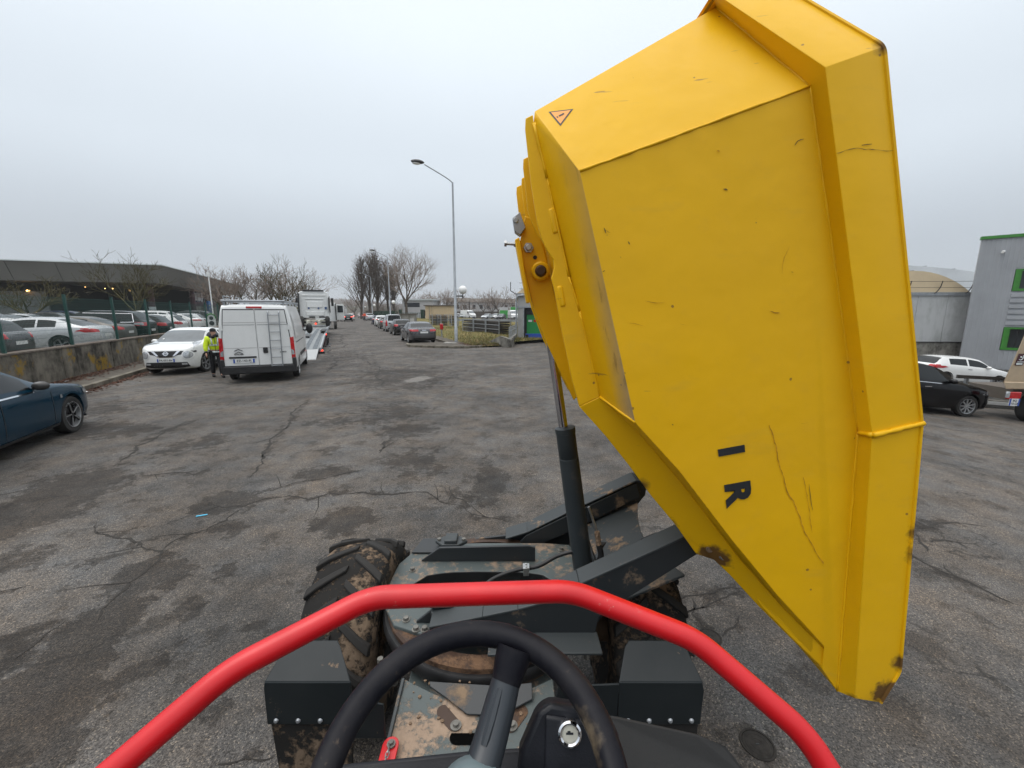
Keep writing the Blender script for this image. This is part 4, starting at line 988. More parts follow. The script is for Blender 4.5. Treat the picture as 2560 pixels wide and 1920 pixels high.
# ---------------------------------------------------------------- vehicles
def pchip(pts):
    xs = [p[0] for p in pts]; ys = [p[1] for p in pts]; n = len(xs)
    h = [xs[i + 1] - xs[i] for i in range(n - 1)]; d = [(ys[i + 1] - ys[i]) / h[i] for i in range(n - 1)]
    m = [d[0]] + [0 if d[i - 1] * d[i] <= 0 else 3 * (h[i - 1] + h[i]) / ((2 * h[i] + h[i - 1]) / d[i - 1] + (h[i] + 2 * h[i - 1]) / d[i]) for i in range(1, n - 1)] + [d[-1]]
    def f(x):
        if x <= xs[0]: return ys[0]
        if x >= xs[-1]: return ys[-1]
        i = 0
        while x > xs[i + 1]: i += 1
        t = (x - xs[i]) / h[i]
        return ys[i] * (1 + 2 * t) * (1 - t) ** 2 + m[i] * h[i] * t * (1 - t) ** 2 + ys[i + 1] * t * t * (3 - 2 * t) + m[i + 1] * h[i] * t * t * (t - 1)
    return f

# every profile is given as (distance from the front bumper, height or half width)
KINDS = {
 'hatch': dict(L=4.1, W=1.76, H=1.46, wb=(.83, 3.40), wr=.315,
   top=[(0, .60), (.04, .72), (.22, .82), (1.0, .99), (1.2, 1.06), (1.85, 1.40), (2.4, 1.46), (3.2, 1.43), (3.62, 1.36), (3.95, 1.02), (4.06, .95), (4.1, .80)],
   belt=[(0, .58), (.2, .76), (.9, .91), (1.5, .94), (3.3, 1.0), (3.95, .98), (4.1, .78)], ws=(1.02, 1.80), rw=(3.60, 3.95), win=[(1.42, 2.38), (2.46, 3.30)],
   tl='hatch'),
 'crossover': dict(L=4.13, W=1.77, H=1.57, wb=(.82, 3.35), wr=.345,
   top=[(0, .68), (.05, .86), (.2, 1.0), (.82, 1.09), (.98, 1.15), (1.66, 1.50), (2.2, 1.58), (3.1, 1.52), (3.55, 1.42), (3.95, 1.08), (4.08, .98), (4.13, .82)],
   belt=[(0, .66), (.2, .93), (.8, 1.02), (1.5, 1.04), (3.2, 1.12), (3.9, 1.02), (4.13, .80)], ws=(.86, 1.64), rw=(3.55, 3.92), win=[(1.40, 2.30), (2.38, 3.15)],
   tl='hatch', bulge=.05),
 'sedan': dict(L=4.9, W=1.87, H=1.46, wb=(.92, 3.83), wr=.335,
   top=[(0, .58), (.05, .70), (.3, .80), (1.25, .98), (1.5, 1.04), (2.3, 1.41), (2.8, 1.46), (3.4, 1.43), (3.75, 1.35), (4.4, 1.08), (4.78, 1.06), (4.86, .98), (4.9, .80)],
   belt=[(0, .56), (.3, .76), (1.2, .91), (2, .94), (3.8, .99), (4.7, .97), (4.9, .78)], ws=(1.30, 2.24), rw=(3.70, 4.36), win=[(1.85, 2.80), (2.88, 3.72)],
   tl='sedan'),
 'coupe': dict(L=4.8, W=1.86, H=1.42, wb=(.95, 3.70), wr=.335,
   top=[(0, .56), (.05, .68), (.3, .78), (1.3, .97), (1.55, 1.03), (2.35, 1.37), (2.8, 1.42), (3.3, 1.40), (3.7, 1.32), (4.42, 1.05), (4.70, 1.02), (4.77, .94), (4.8, .76)],
   belt=[(0, .54), (.3, .74), (1.2, .90), (2, .93), (3.8, 1.0), (4.6, .95), (4.8, .74)], ws=(1.35, 2.28), rw=(3.62, 4.36), win=[(1.90, 3.0), (3.06, 3.60)],
   tl='coupe'),
 'suv': dict(L=4.5, W=1.83, H=1.68, wb=(.88, 3.52), wr=.35,
   top=[(0, .72), (.05, .86), (.3, 1.0), (1.1, 1.12), (1.25, 1.18), (1.85, 1.58), (2.4, 1.68), (3.5, 1.66), (3.98, 1.58), (4.30, 1.16), (4.45, 1.08), (4.5, .88)],
   belt=[(0, .70), (.25, .92), (1.0, 1.06), (1.6, 1.09), (3.6, 1.12), (4.3, 1.10), (4.5, .86)], ws=(1.10, 1.80), rw=(3.97, 4.28), win=[(1.50, 2.50), (2.58, 3.42), (3.50, 3.90)],
   tl='suv'),
 'minivan': dict(L=4.38, W=1.81, H=1.82, wb=(.90, 3.62), wr=.325,
   top=[(0, .70), (.05, .85), (.3, 1.0), (.95, 1.16), (1.1, 1.24), (1.75, 1.70), (2.3, 1.82), (3.9, 1.82), (4.18, 1.76), (4.30, 1.20), (4.35, 1.05), (4.38, .85)],
   belt=[(0, .68), (.25, .92), (1.0, 1.08), (1.6, 1.12), (3.9, 1.14), (4.3, 1.12), (4.38, .84)], ws=(.98, 1.70), rw=(4.17, 4.31), win=[(1.40, 2.40), (2.50, 3.30), (3.40, 4.0)],
   tl='van'),
 'panelvan': dict(L=5.41, W=2.05, H=2.40, wb=(.95, 4.40), wr=.345, boxy=True,
   top=[(0, .80), (.06, 1.05), (.25, 1.22), (.75, 1.42), (.95, 1.55), (1.75, 2.20), (2.2, 2.36), (3.0, 2.40), (5.2, 2.40), (5.36, 2.37), (5.40, 2.32), (5.41, 2.24)],
   belt=[(0, .78), (.2, 1.08), (.8, 1.30), (1.3, 1.36), (5.3, 1.36), (5.41, 1.36)], ws=(.85, 1.68), rw=None, win=[(1.12, 1.95)],
   tl=None),
}
KC = {}
def half_width(k, d):
    L, W = k['L'], k['W'] / 2
    if k.get('boxy'):
        return W * pchip([(0, .62), (.05, .74), (.25, .88), (.8, .98), (1.4, 1), (L - .3, 1), (L - .05, .985), (L, .965)])(d)
    return W * pchip([(0, .55), (.04, .70), (.16, .84), (.45, .95), (1.0, .985), (1.8, 1), (L - 1.4, 1), (L - .6, .97), (L - .2, .90), (L - .05, .80), (L, .66)])(d)
def car_body(kind):
    k = KINDS[kind]; L, H = k['L'], k['H']; boxy = k.get('boxy')
    top, belt = pchip(k['top']), pchip(k['belt'])
    low = pchip([(0, .34), (.15, .22), (.5, .19), (L - .5, .20), (L - .12, .28), (L, .40)]) if not boxy else pchip([(0, .38), (.2, .25), (.6, .22), (L - .3, .30), (L, .36)])
    brk = set([0, .012, .04, .1, L - .1, L - .04, L - .012, L])
    for p in k['top'] + k['belt']: brk.add(p[0])
    for a, b in k['win']: brk |= {a, b}
    if k['ws']: brk |= set(k['ws'])
    if k['rw']: brk |= set(k['rw'])
    ds = sorted(brk); out = []
    for a, b in zip(ds, ds[1:]):
        if b - a < .006: continue
        out.append(a); n = int((b - a) / .16)
        for i in range(1, n + 1): out.append(a + (b - a) * i / (n + 1))
    out.append(L); ds = out
    def section(d):
        w = half_width(k, d); zl, zb, zt = low(d), belt(d), top(d)
        zb = min(zb, zt - .015); g = zt - zb; G_ = min(g / (H - max(p[1] for p in k['belt'])), 1.0) if H > zb else 0
        lean = (.10 if boxy else .24)
        wr = w * (1 - .05 - lean * min(max(G_, 0), 1) ** .8)
        wsh = w * (.965 if not boxy else .99)
        P = [(0, zl), (w * .80, zl), (w * .95, zl + .05), (w * .985, zl + .14), (w * 1.0, zl + (zb - zl) * .42), (w * 1.0, zl + (zb - zl) * .66), (w * .99, zb - .05 * min(1, (zb - zl) / .4)), (wsh, zb)]
        hood = g < .13
        for t in ((.10, .5, .86) if not hood else (.25, .5, .8)):
            P.append((wsh + (wr - wsh) * t ** (1.15 if not boxy else 1.6), zb + (g - (.05 if not hood else g * .2)) * t))
        P.append((wr * (.985 if not hood else .94), zt - (.035 if not hood else g * .18)))
        P.append((wr * .70, zt - (.010 if not hood else g * .04))); P.append((0, zt))
        return P
    secs = [section(d) for d in ds]; NP = len(secs[0]); mb = MB()
    for d, P in zip(ds, secs):
        x = L / 2 - d
        for (y, z) in P: mb.v.append((x, y, z))
        for (y, z) in P[1:-1][::-1]: mb.v.append((x, -y, z))
    NR = 2 * NP - 2; n = len(ds)
    glass = {}
    for i in range(n - 1):
        dm = (ds[i] + ds[i + 1]) / 2
        for j in range(NR):
            jj = j if j < NP - 1 else NR - 1 - j       # mirrored ring index
            mat = 0
            if jj <= 1: mat = 2
            if jj in (8, 9):
                for a, b in k['win']:
                    if a < dm < b and top(dm) - belt(dm) > .2: mat = 1
            if jj in (11, 12):
                if k['ws'] and k['ws'][0] < dm < k['ws'][1]: mat = 3
                if k['rw'] and k['rw'][0] < dm < k['rw'][1]: mat = 4
            if jj == 10 and k['ws'] and k['ws'][0] + .12 < dm < k['ws'][1] - .05 and False: mat = 3
            mb.f.append([i * NR + j, i * NR + (j + 1) % NR, (i + 1) * NR + (j + 1) % NR, (i + 1) * NR + j]); mb.m.append(mat)
    mb.f.append(list(range(NR))); mb.m.append(0); mb.f.append([(n - 1) * NR + j for j in range(NR)]); mb.m.append(0)
    me = mb.mesh(kind + '_shell', [M['white'], M['glass'], M['black'], M['glasslight'], M['glass']])
    # wheel arches cut from the shell
    ob = bpy.data.objects.new('shell', me); col.objects.link(ob); cutters = []
    for d in k['wb']:
        c = MB(); c.mi(2); r = k['wr'] + .055; x = L / 2 - d
        for s in (-1, 1):
            c.lathe([(r, s * .50), (r, s * 1.3)] if s > 0 else [(r, -1.3), (r, -.50)], (x, 0, k['wr']), 'Y', 26)
        co = bpy.data.objects.new('cut', c.mesh('cut', [M['white'], M['glass'], M['black']])); col.objects.link(co); cutters.append(co)
        md = ob.modifiers.new('b', 'BOOLEAN'); md.operation = 'DIFFERENCE'; md.object = co; md.solver = 'EXACT'
    dg = bpy.context.evaluated_depsgraph_get()
    me2 = bpy.data.meshes.new_from_object(ob.evaluated_get(dg))
    for o in [ob] + cutters: bpy.data.objects.remove(o)
    bm = bmesh.new(); bm.from_mesh(me2)
    bvh = BVHTree.FromBMesh(bm)
    parts = {}
    def take(mi):
        b2 = bm.copy()
        bmesh.ops.delete(b2, geom=[f for f in b2.faces if f.material_index not in mi], context='FACES')
        m_ = bpy.data.meshes.new('part'); b2.to_mesh(m_); b2.free(); return m_
    def fin(m_, mats, ang=32):
        m_.materials.clear()
        for q in mats: m_.materials.append(q)
        if len(mats) == 1: m_.polygons.foreach_set('material_index', [0] * len(m_.polygons))
        m_.polygons.foreach_set('use_smooth', [True] * len(m_.polygons)); m_.set_sharp_from_angle(angle=R(ang)); m_.update(); return m_
    body = take((0, 2)); fin(body, [M['white'], M['white'], M['black']])
    sides = []
    bs = bm.copy(); bmesh.ops.delete(bs, geom=[f for f in bs.faces if f.material_index != 1], context='FACES')
    left_ = set(bs.faces)
    while left_:
        st = [left_.pop()]; isl = set(st)
        while st:
            f = st.pop()
            for e in f.edges:
                for g in e.link_faces:
                    if g in left_: left_.discard(g); isl.add(g); st.append(g)
        b3 = bmesh.new(); vm = {}
        for f in isl:
            for v in f.verts:
                if v not in vm: vm[v] = b3.verts.new(v.co)
        for f in isl: b3.faces.new([vm[v] for v in f.verts])
        m_ = bpy.data.meshes.new('side_window'); b3.to_mesh(m_); b3.free(); sides.append(fin(m_, [M['glass']]))
    bs.free()
    KC[kind] = dict(body=body, bvh=bvh, k=k, side=sides, ws=fin(take((3,)), [M['glasslight']]), rw=fin(take((4,)), [M['glass']]) if k['rw'] else None, patch={}, wheel={})
    bm.free()
    return KC[kind]
def patch_mesh(kc, poly, view, mat, off=.006, step=.05, flip=1, name='patch'):
    """a panel following the car's skin: 2-D outline seen from view, dropped onto the body"""
    bm = bmesh.new()
    vs_ = [bm.verts.new((p[0], p[1], 0)) for p in poly]; bm.faces.new(vs_)
    bmesh.ops.triangulate(bm, faces=bm.faces)
    for _ in range(4):
        es = [e for e in bm.edges if e.calc_length() > step]
        if not es: break
        bmesh.ops.subdivide_edges(bm, edges=es, cuts=1); bmesh.ops.triangulate(bm, faces=bm.faces)
    bvh = kc['bvh']; dead = []
    for v in bm.verts:
        a, b = v.co.x, v.co.y
        if view == 'rear': o, d = Vector((-9, a, b)), Vector((1, 0, 0))
        elif view == 'front': o, d = Vector((9, a, b)), Vector((-1, 0, 0))
        elif view == 'left': o, d = Vector((a, 9, b)), Vector((0, -1, 0))
        elif view == 'right': o, d = Vector((a, -9, b)), Vector((0, 1, 0))
        else: o, d = Vector((a, b, 9)), Vector((0, 0, -1))
        hit = bvh.ray_cast(o, d)
        if hit[0] is None: dead.append(v); continue
        nrm = hit[1] if hit[1].dot(d) < 0 else -hit[1]
        v.co = hit[0] + (nrm * .6 - d * .4) * off
    bmesh.ops.delete(bm, geom=dead, context='VERTS')
    bmesh.ops.recalc_face_normals(bm, faces=bm.faces)
    me = bpy.data.meshes.new(name); bm.to_mesh(me); bm.free()
    me.materials.append(mat); me.polygons.foreach_set('use_smooth', [True] * len(me.polygons)); me.update()
    return me
def wheel_meshes(kc, style='alloy'):
    if style in kc['wheel']: return kc['wheel'][style]
    r = kc['k']['wr']; w = .10; rim = r * .70
    mb = MB(); mb.lathe([(rim * .96, -w * .7), (r * .80, -w), (r * .95, -w * .92), (r, -w * .6), (r, w * .6), (r * .95, w * .92), (r * .80, w), (rim * .96, w * .7)], (0, 0, 0), 'Y', 28, True)
    ty = mb.mesh('tyre', M['tyre'], True, 50)
    mb = MB(); mb.mi(0); mb.mi(2 if style == 'dark' else 0); mb.lathe([(rim * .90, w * .3), (rim * .95, w * .95), (rim, w * .98), (rim, w * .5)], (0, 0, 0), 'Y', 28, True)
    mb.mi(1); mb.lathe([(0, -w * .05), (rim * .95, -w * .05), (rim * .95, 0), (0, 0)], (0, 0, 0), 'Y', 24); mb.mi(0)
    ns = {'alloy': 5, 'dark': 5, 'multi': 9, 'steelcap': 7}[style]
    mb.lathe([(0, w * .85), (rim * .16, w * .80), (rim * .18, w * .3), (0, w * .3)], (0, 0, 0), 'Y', 14)
    for i in range(ns):
        a = 2 * pi * i / ns
        for t in ((-.10, .10) if style in ('alloy', 'dark') else (0,)):
            a0, a1 = a + t * .3, a + t
            wd = {'alloy': .055, 'dark': .045, 'multi': .085, 'steelcap': .11}[style] * rim * 1.6
            if style == 'dark' and t > 0:
                mb.mi(2); mb.bar((rim * .15 * cos(a), w * .84, rim * .15 * sin(a)), (rim * .95 * cos(a), w * .96, rim * .95 * sin(a)), rim * .055, w * .12, (0, 1, 0)); mb.mi(0)
            mb.bar((rim * .12 * cos(a0), w * .70, rim * .12 * sin(a0)), (rim * .93 * cos(a1), w * .82, rim * .93 * sin(a1)), wd, w * .22, (0, 1, 0))
    rm = mb.mesh('rim', [M['alloydark' if style == 'dark' else 'alloy'], M['black'], M['alloy']], True, 35)
    kc['wheel'][style] = (ty, rm); return ty, rm

def mirror_y(poly): return [(-a, b) for a, b in poly][::-1]
def car(name, kind, paint, loc, rotz, label, cat='car', group=None, style='alloy', rims=True, plate=None, lights=True, mirrors=True, tilt=0., steer=0., lit=False, front=True, detail=0):
    kc = KC.get(kind) or car_body(kind); k = kc['k']; L, W, H = k['L'], k['W'], k['H']
    t = thing(name, label, cat, loc, rotz, group)
    if tilt: t.rotation_euler = (Matrix.Rotation(tilt, 3, 'Y') @ Matrix.Rotation(rotz, 3, 'Z')).to_euler()
    def part(nm, me, p=t, mat=None, lab=None, mtx=None):
        o = bpy.data.objects.new(nm, me); col.objects.link(o); o.parent = p
        if mat:
            o.material_slots[0].link = 'OBJECT'; o.material_slots[0].material = mat
        if lab: o['label'] = lab
        if mtx is not None: o.matrix_basis = mtx
        return o
    bd = part('body', kc['body'], mat=paint)
    for m_ in kc['side']: part('side_window', m_)
    part('windscreen', kc['ws'])
    if kc['rw']: part('rear_window', kc['rw'])
    ty, rm = wheel_meshes(kc, style)
    for d in k['wb']:
        for s in (1, -1):
            M_ = Matrix.Translation((L / 2 - d, s * (W / 2 - .125), k['wr'])) @ Matrix.Rotation(0 if s > 0 else pi, 4, 'Z')
            if steer and d == k['wb'][0]: M_ = Matrix.Translation((L / 2 - d, s * (W / 2 - .125), k['wr'])) @ Matrix.Rotation((0 if s > 0 else pi) + steer, 4, 'Z')
            w = part('wheel', ty, mtx=M_)
            part('rim', rm, w)
    def pt(nm, poly, view, mat, p=t, both=False, lab=None, off=.006, step=.05):
        key = (nm, view, tuple(poly), mat.name)
        if key not in kc['patch']: kc['patch'][key] = patch_mesh(kc, poly, view, mat, off, step, name=nm)
        o = part(nm, kc['patch'][key], p, lab=lab)
        if both:
            if view in ('rear', 'front'): pt(nm, mirror_y(poly), view, mat, p, lab=lab, off=off, step=step)
            else: pt(nm, poly, 'right' if view == 'left' else 'left', mat, p, lab=lab, off=off, step=step)
        return o
    hw = W / 2; red = M['lamp_lit'] if lit else M['lamp_red']
    if lights:
        if k['tl'] == 'hatch': pt('tail_light', [(hw * .56, .82), (hw * .60, .98), (hw * .90, 1.0), (hw * .96, .90), (hw * .90, .80)] if kind == 'hatch' else [(hw * .6, .90), (hw * .62, 1.06), (hw * .92, 1.08), (hw * .95, .92)], 'rear', red, both=True)
        if k['tl'] == 'sedan': pt('tail_light', [(hw * .42, .84), (hw * .42, .97), (hw * .94, .98), (hw * .97, .86)], 'rear', red, both=True)
        if k['tl'] == 'coupe': pt('tail_light', [(hw * .62, .80), (hw * .62, .90), (hw * .93, .98), (hw * .97, .82)], 'rear', red, both=True); pt('tail_light', [(-L / 2 + .06, .80), (-L / 2 + .10, .94), (-L / 2 + .34, .93), (-L / 2 + .62, .88), (-L / 2 + .36, .80)], 'left', red)
        if k['tl'] == 'suv': pt('tail_light', [(hw * .60, .90), (hw * .62, 1.06), (hw * .93, 1.09), (hw * .97, .90)], 'rear', red, both=True); pt('tail_light', [(-L / 2 + .05, .92), (-L / 2 + .07, 1.07), (-L / 2 + .45, 1.05), (-L / 2 + .5, .96)], 'left', M['lamp_clear'] if 'black' in label else red)
        if k['tl'] == 'van': pt('tail_light', [(hw * .80, .62), (hw * .82, 1.20), (hw * .95, 1.22), (hw * .99, .62)], 'rear', red, both=True)
        if front: pt('headlight', [(hw * .50, k['belt'][1][1] - .14), (hw * .52, k['belt'][1][1] - .02), (hw * .90, k['belt'][1][1] + .03), (hw * .95, k['belt'][1][1] - .08)], 'front', M['lamp_clear'], both=True)
    pt('rear_bumper_insert', [(-hw * .75, .30), (-hw * .75, .42), (hw * .75, .42), (hw * .75, .30)], 'rear', M['black'])
    if front and detail != 9: pt('grille', [(-hw * .48, .34), (-hw * .52, .58), (hw * .52, .58), (hw * .48, .34)], 'front', M['black'])
    if plate is not None:
        pz = .62 if k['tl'] != 'sedan' else .72
        po = pt('number_plate', [(-.26, pz), (-.26, pz + .11), (.26, pz + .11), (.26, pz)], 'rear', M['plate'], off=.012)
    if mirrors:
        for s in (1, -1):
            mx = L / 2 - (k['ws'][0] + .50); zb = pchip(k['belt'])(k['ws'][0] + .5)
            key = ('mirror', s)
            if key not in kc['patch']:
                mb = MB(); mb.sphere((0, s * .10, .05), .12, 12, (.62, .95, .62)); mb.bar((.02, -s * .03, .0), (.02, s * .06, .02), .05, .03)
                kc['patch'][key] = mb.mesh('mirror', M['white'], True, 60)
            o = part('wing_mirror', kc['patch'][key], mat=paint, mtx=Matrix.Translation((mx, s * (hw * .95), zb + .02)))
    t['_kind'] = kind
    del t['_kind']
    t_pt = lambda *a, **kw: pt(*a, **kw)
    return t, pt, part, kc
P_ = {}
def paints():
    P_['white'] = carpaint('white_car_paint', (.70, .71, .70), .0, .22, .18)
    P_['vanwhite'] = carpaint('white_van_paint', (.72, .73, .72), .0, .30, .30)
    P_['silver'] = carpaint('silver_car_paint', (.44, .46, .47), .35, .25, .2)
    P_['lightsilver'] = carpaint('pale_silver_paint', (.52, .54, .55), .25, .24, .2)
    P_['grey'] = carpaint('grey_car_paint', (.075, .075, .08), .35, .25, .35)
    P_['darkgrey'] = carpaint('dark_grey_paint', (.018, .018, .020), .2, .25, .25, .3)
    P_['taupe'] = carpaint('taupe_car_paint', (.095, .085, .075), .35, .28, .3)
    P_['black'] = carpaint('black_car_paint', (.004, .004, .005), .0, .14, .03, .15, .25)
    P_['blue'] = carpaint('deep_blue_paint', (.001, .026, .05), .2, .16, .02, .12, .25)
    P_['navy'] = carpaint('navy_paint', (.01, .02, .07), .2, .2, .3)
paints()
def place(u, n, z=0.0): return rp(u, n, z)
AWAY = ROAD_ROT
BACKIN = atan2(-RN.y, -RN.x)
# ---- deep blue saloon at the left edge
def blue_car():
    t, pt, part, kc = car('parked_car', 'sedan', P_['blue'], rp(8.32, -5.57), AWAY, 'dark blue glossy saloon with black five spoke wheels at the left edge', style='dark', detail=9)
    L, W = 4.9, 1.87
    for s in ('right',):
        pt('door_seam', [(.98, .30), (.98, .92), (.995, .92), (.995, .30)], s, M['black'], off=.004, step=.1)
        pt('door_seam', [(-.16, .30), (-.16, .96), (-.145, .96), (-.145, .30)], s, M['black'], off=.004, step=.1)
        pt('door_handle', [(.02, .765), (.02, .79), (.22, .80), (.24, .785), (.22, .77)], s, P_['blue'], off=.03)
        pt('sill_trim', [(-1.0, .245), (-1.0, .29), (1.12, .29), (1.12, .245)], s, M['black'], off=.012)
        pt('sill_blade', [(-1.0, .205), (-1.0, .235), (1.12, .235), (1.12, .205)], s, P_['blue'], off=.03)
        pt('window_trim', [(-.35, .915), (-.35, .935), (.60, .925), (.60, .905)], s, M['chrome'], off=.008)
        pt('badge', [(1.20, .70), (1.20, .76), (1.26, .76), (1.26, .70)], s, M['alloy'], off=.008)
        pt('headlight', [(1.98, .66), (1.96, .74), (2.12, .735), (2.26, .68), (2.24, .62)], s, M['lamp_clear'], off=.008)
    pt('bonnet_seam', [(.95, -.74), (.95, -.725), (2.1, -.66), (2.1, -.675)], 'top', M['black'], off=.004)
    mb = MB(); mb.prism([(2.02, -.86, .20), (2.35, -.70, .20), (2.42, -.5, .20), (2.38, -.45, .20), (2.0, -.80, .20)], (0, 0, .03)); o = mb.build('splitter', M['black']); o.parent = t; o.matrix_parent_inverse = Matrix.Identity(4)
blue_car()
for o_ in bpy.data.objects:
    if o_.name.startswith('wing_mirror') and o_.parent and 'dark blue' in o_.parent.get('label', ''): o_.material_slots[0].material = P_['darkgrey']

# ---- white crossover facing the camera
def juke():
    h = RD * -.989 + RN * -.149
    t, pt, part, kc = car('parked_car', 'crossover', P_['white'], rp(19.50, -5.33), atan2(h.y, h.x), 'white rounded crossover facing the camera with round lower headlamps, beside the stained wall', detail=9, lights=False, style='alloy', steer=R(-9))
    L, W = 4.13, 1.77
    pt('grille', [(-.80, .78), (-.80, .84), (.80, .84), (.80, .78), (.34, .70), (.22, .645), (-.22, .645), (-.34, .70)], 'front', M['black'], off=.008)
    pt('grille_chrome', [(.34, .835), (.43, .835), (.24, .645), (.18, .645)], 'front', M['chrome'], both=True, off=.018)
    pt('grille_chrome', [(-.20, .625), (-.20, .655), (.20, .655), (.20, .625)], 'front', M['chrome'], off=.018)
    ring = [(.075 * cos(a), .752 + .075 * sin(a)) for a in [i * pi / 10 for i in range(20)]]
    pt('badge', ring, 'front', M['chrome'], off=.022, step=.03)
    pt('badge_bar', [(-.095, .738), (-.095, .766), (.095, .766), (.095, .738)], 'front', M['chrome'], off=.026)
    pt('badge_core', [(.05 * cos(a), .752 + .05 * sin(a)) for a in [i * pi / 8 for i in range(16)]], 'front', M['black'], off=.024, step=.03)
    for nm, r, m, o_ in (('headlamp_bezel', .155, M['white'], .010), ('headlamp', .125, M['lamp_clear'], .020)):
        pt(nm, [(.62 + r * cos(a), .705 + r * sin(a)) for a in [i * pi / 10 for i in range(20)]], 'front', m, both=True, off=o_, step=.04)
    pt('upper_lamp', [(1.30, .50), (1.72, .70), (1.86, .76), (1.55, .80), (1.05, .72)], 'top', M['lamp_clear'], off=.012)
    pt('upper_lamp', [(1.30, -.50), (1.72, -.70), (1.86, -.76), (1.55, -.80), (1.05, -.72)][::-1], 'top', M['lamp_clear'], off=.012)
    pt('lower_intake', [(-.66, .30), (-.60, .46), (.60, .46), (.66, .30), (.4, .26), (-.4, .26)], 'front', M['black'], off=.010)
    pt('fog_lamp', [(.46, .37), (.46, .43), (.60, .43), (.60, .37)], 'front', M['lamp_clear'], both=True, off=.02)
    for s in ('left', 'right'): pt('sill_cladding', [(-1.2, .22), (-1.2, .38), (1.0, .38), (1.0, .22)], s, M['black'], off=.012)
    number_plate(t, Matrix.Translation((2.085, 0, .525)) @ Matrix.Rotation(pi / 2, 4, 'Z'), 'FA-051-BV')
    o = pt('windscreen_sticker', [(.95, -.55), (.95, -.50), (1.0, -.50), (1.0, -.55)], 'top', M['litter'], off=.012)
def number_plate(parent, mtx, txt, w=.52, h=.11, two=None):
    mb = MB(); mb.box((0, 0, 0), (w, .012, h)); p = mb.build('number_plate', M['plate']); p.parent = parent; p.matrix_parent_inverse = Matrix.Identity(4); p.matrix_basis = mtx
    def kid(me, M_, nm):
        o = bpy.data.objects.new(nm, me); col.objects.link(o); o.parent = p; o.matrix_basis = M_
    for s in (-1, 1):
        mb = MB(); mb.box((s * (w / 2 - .022), -.0075, 0), (.042, .004, h)); kid(mb.mesh('plate_band', M['plate_blue']), Matrix.Identity(4), 'plate_band')
    rot = Matrix.Rotation(pi / 2, 4, 'X')
    for i, s in enumerate(two or [txt]):
        zz = 0 if not two else (.035 - .07 * i) * (h / .16)
        kid(text_mesh(s, h * .80 if not two else h * .42, .0008, .0015, M['ink']), Matrix.Translation((0, -.0085, zz)) @ rot, 'plate_text')
juke()

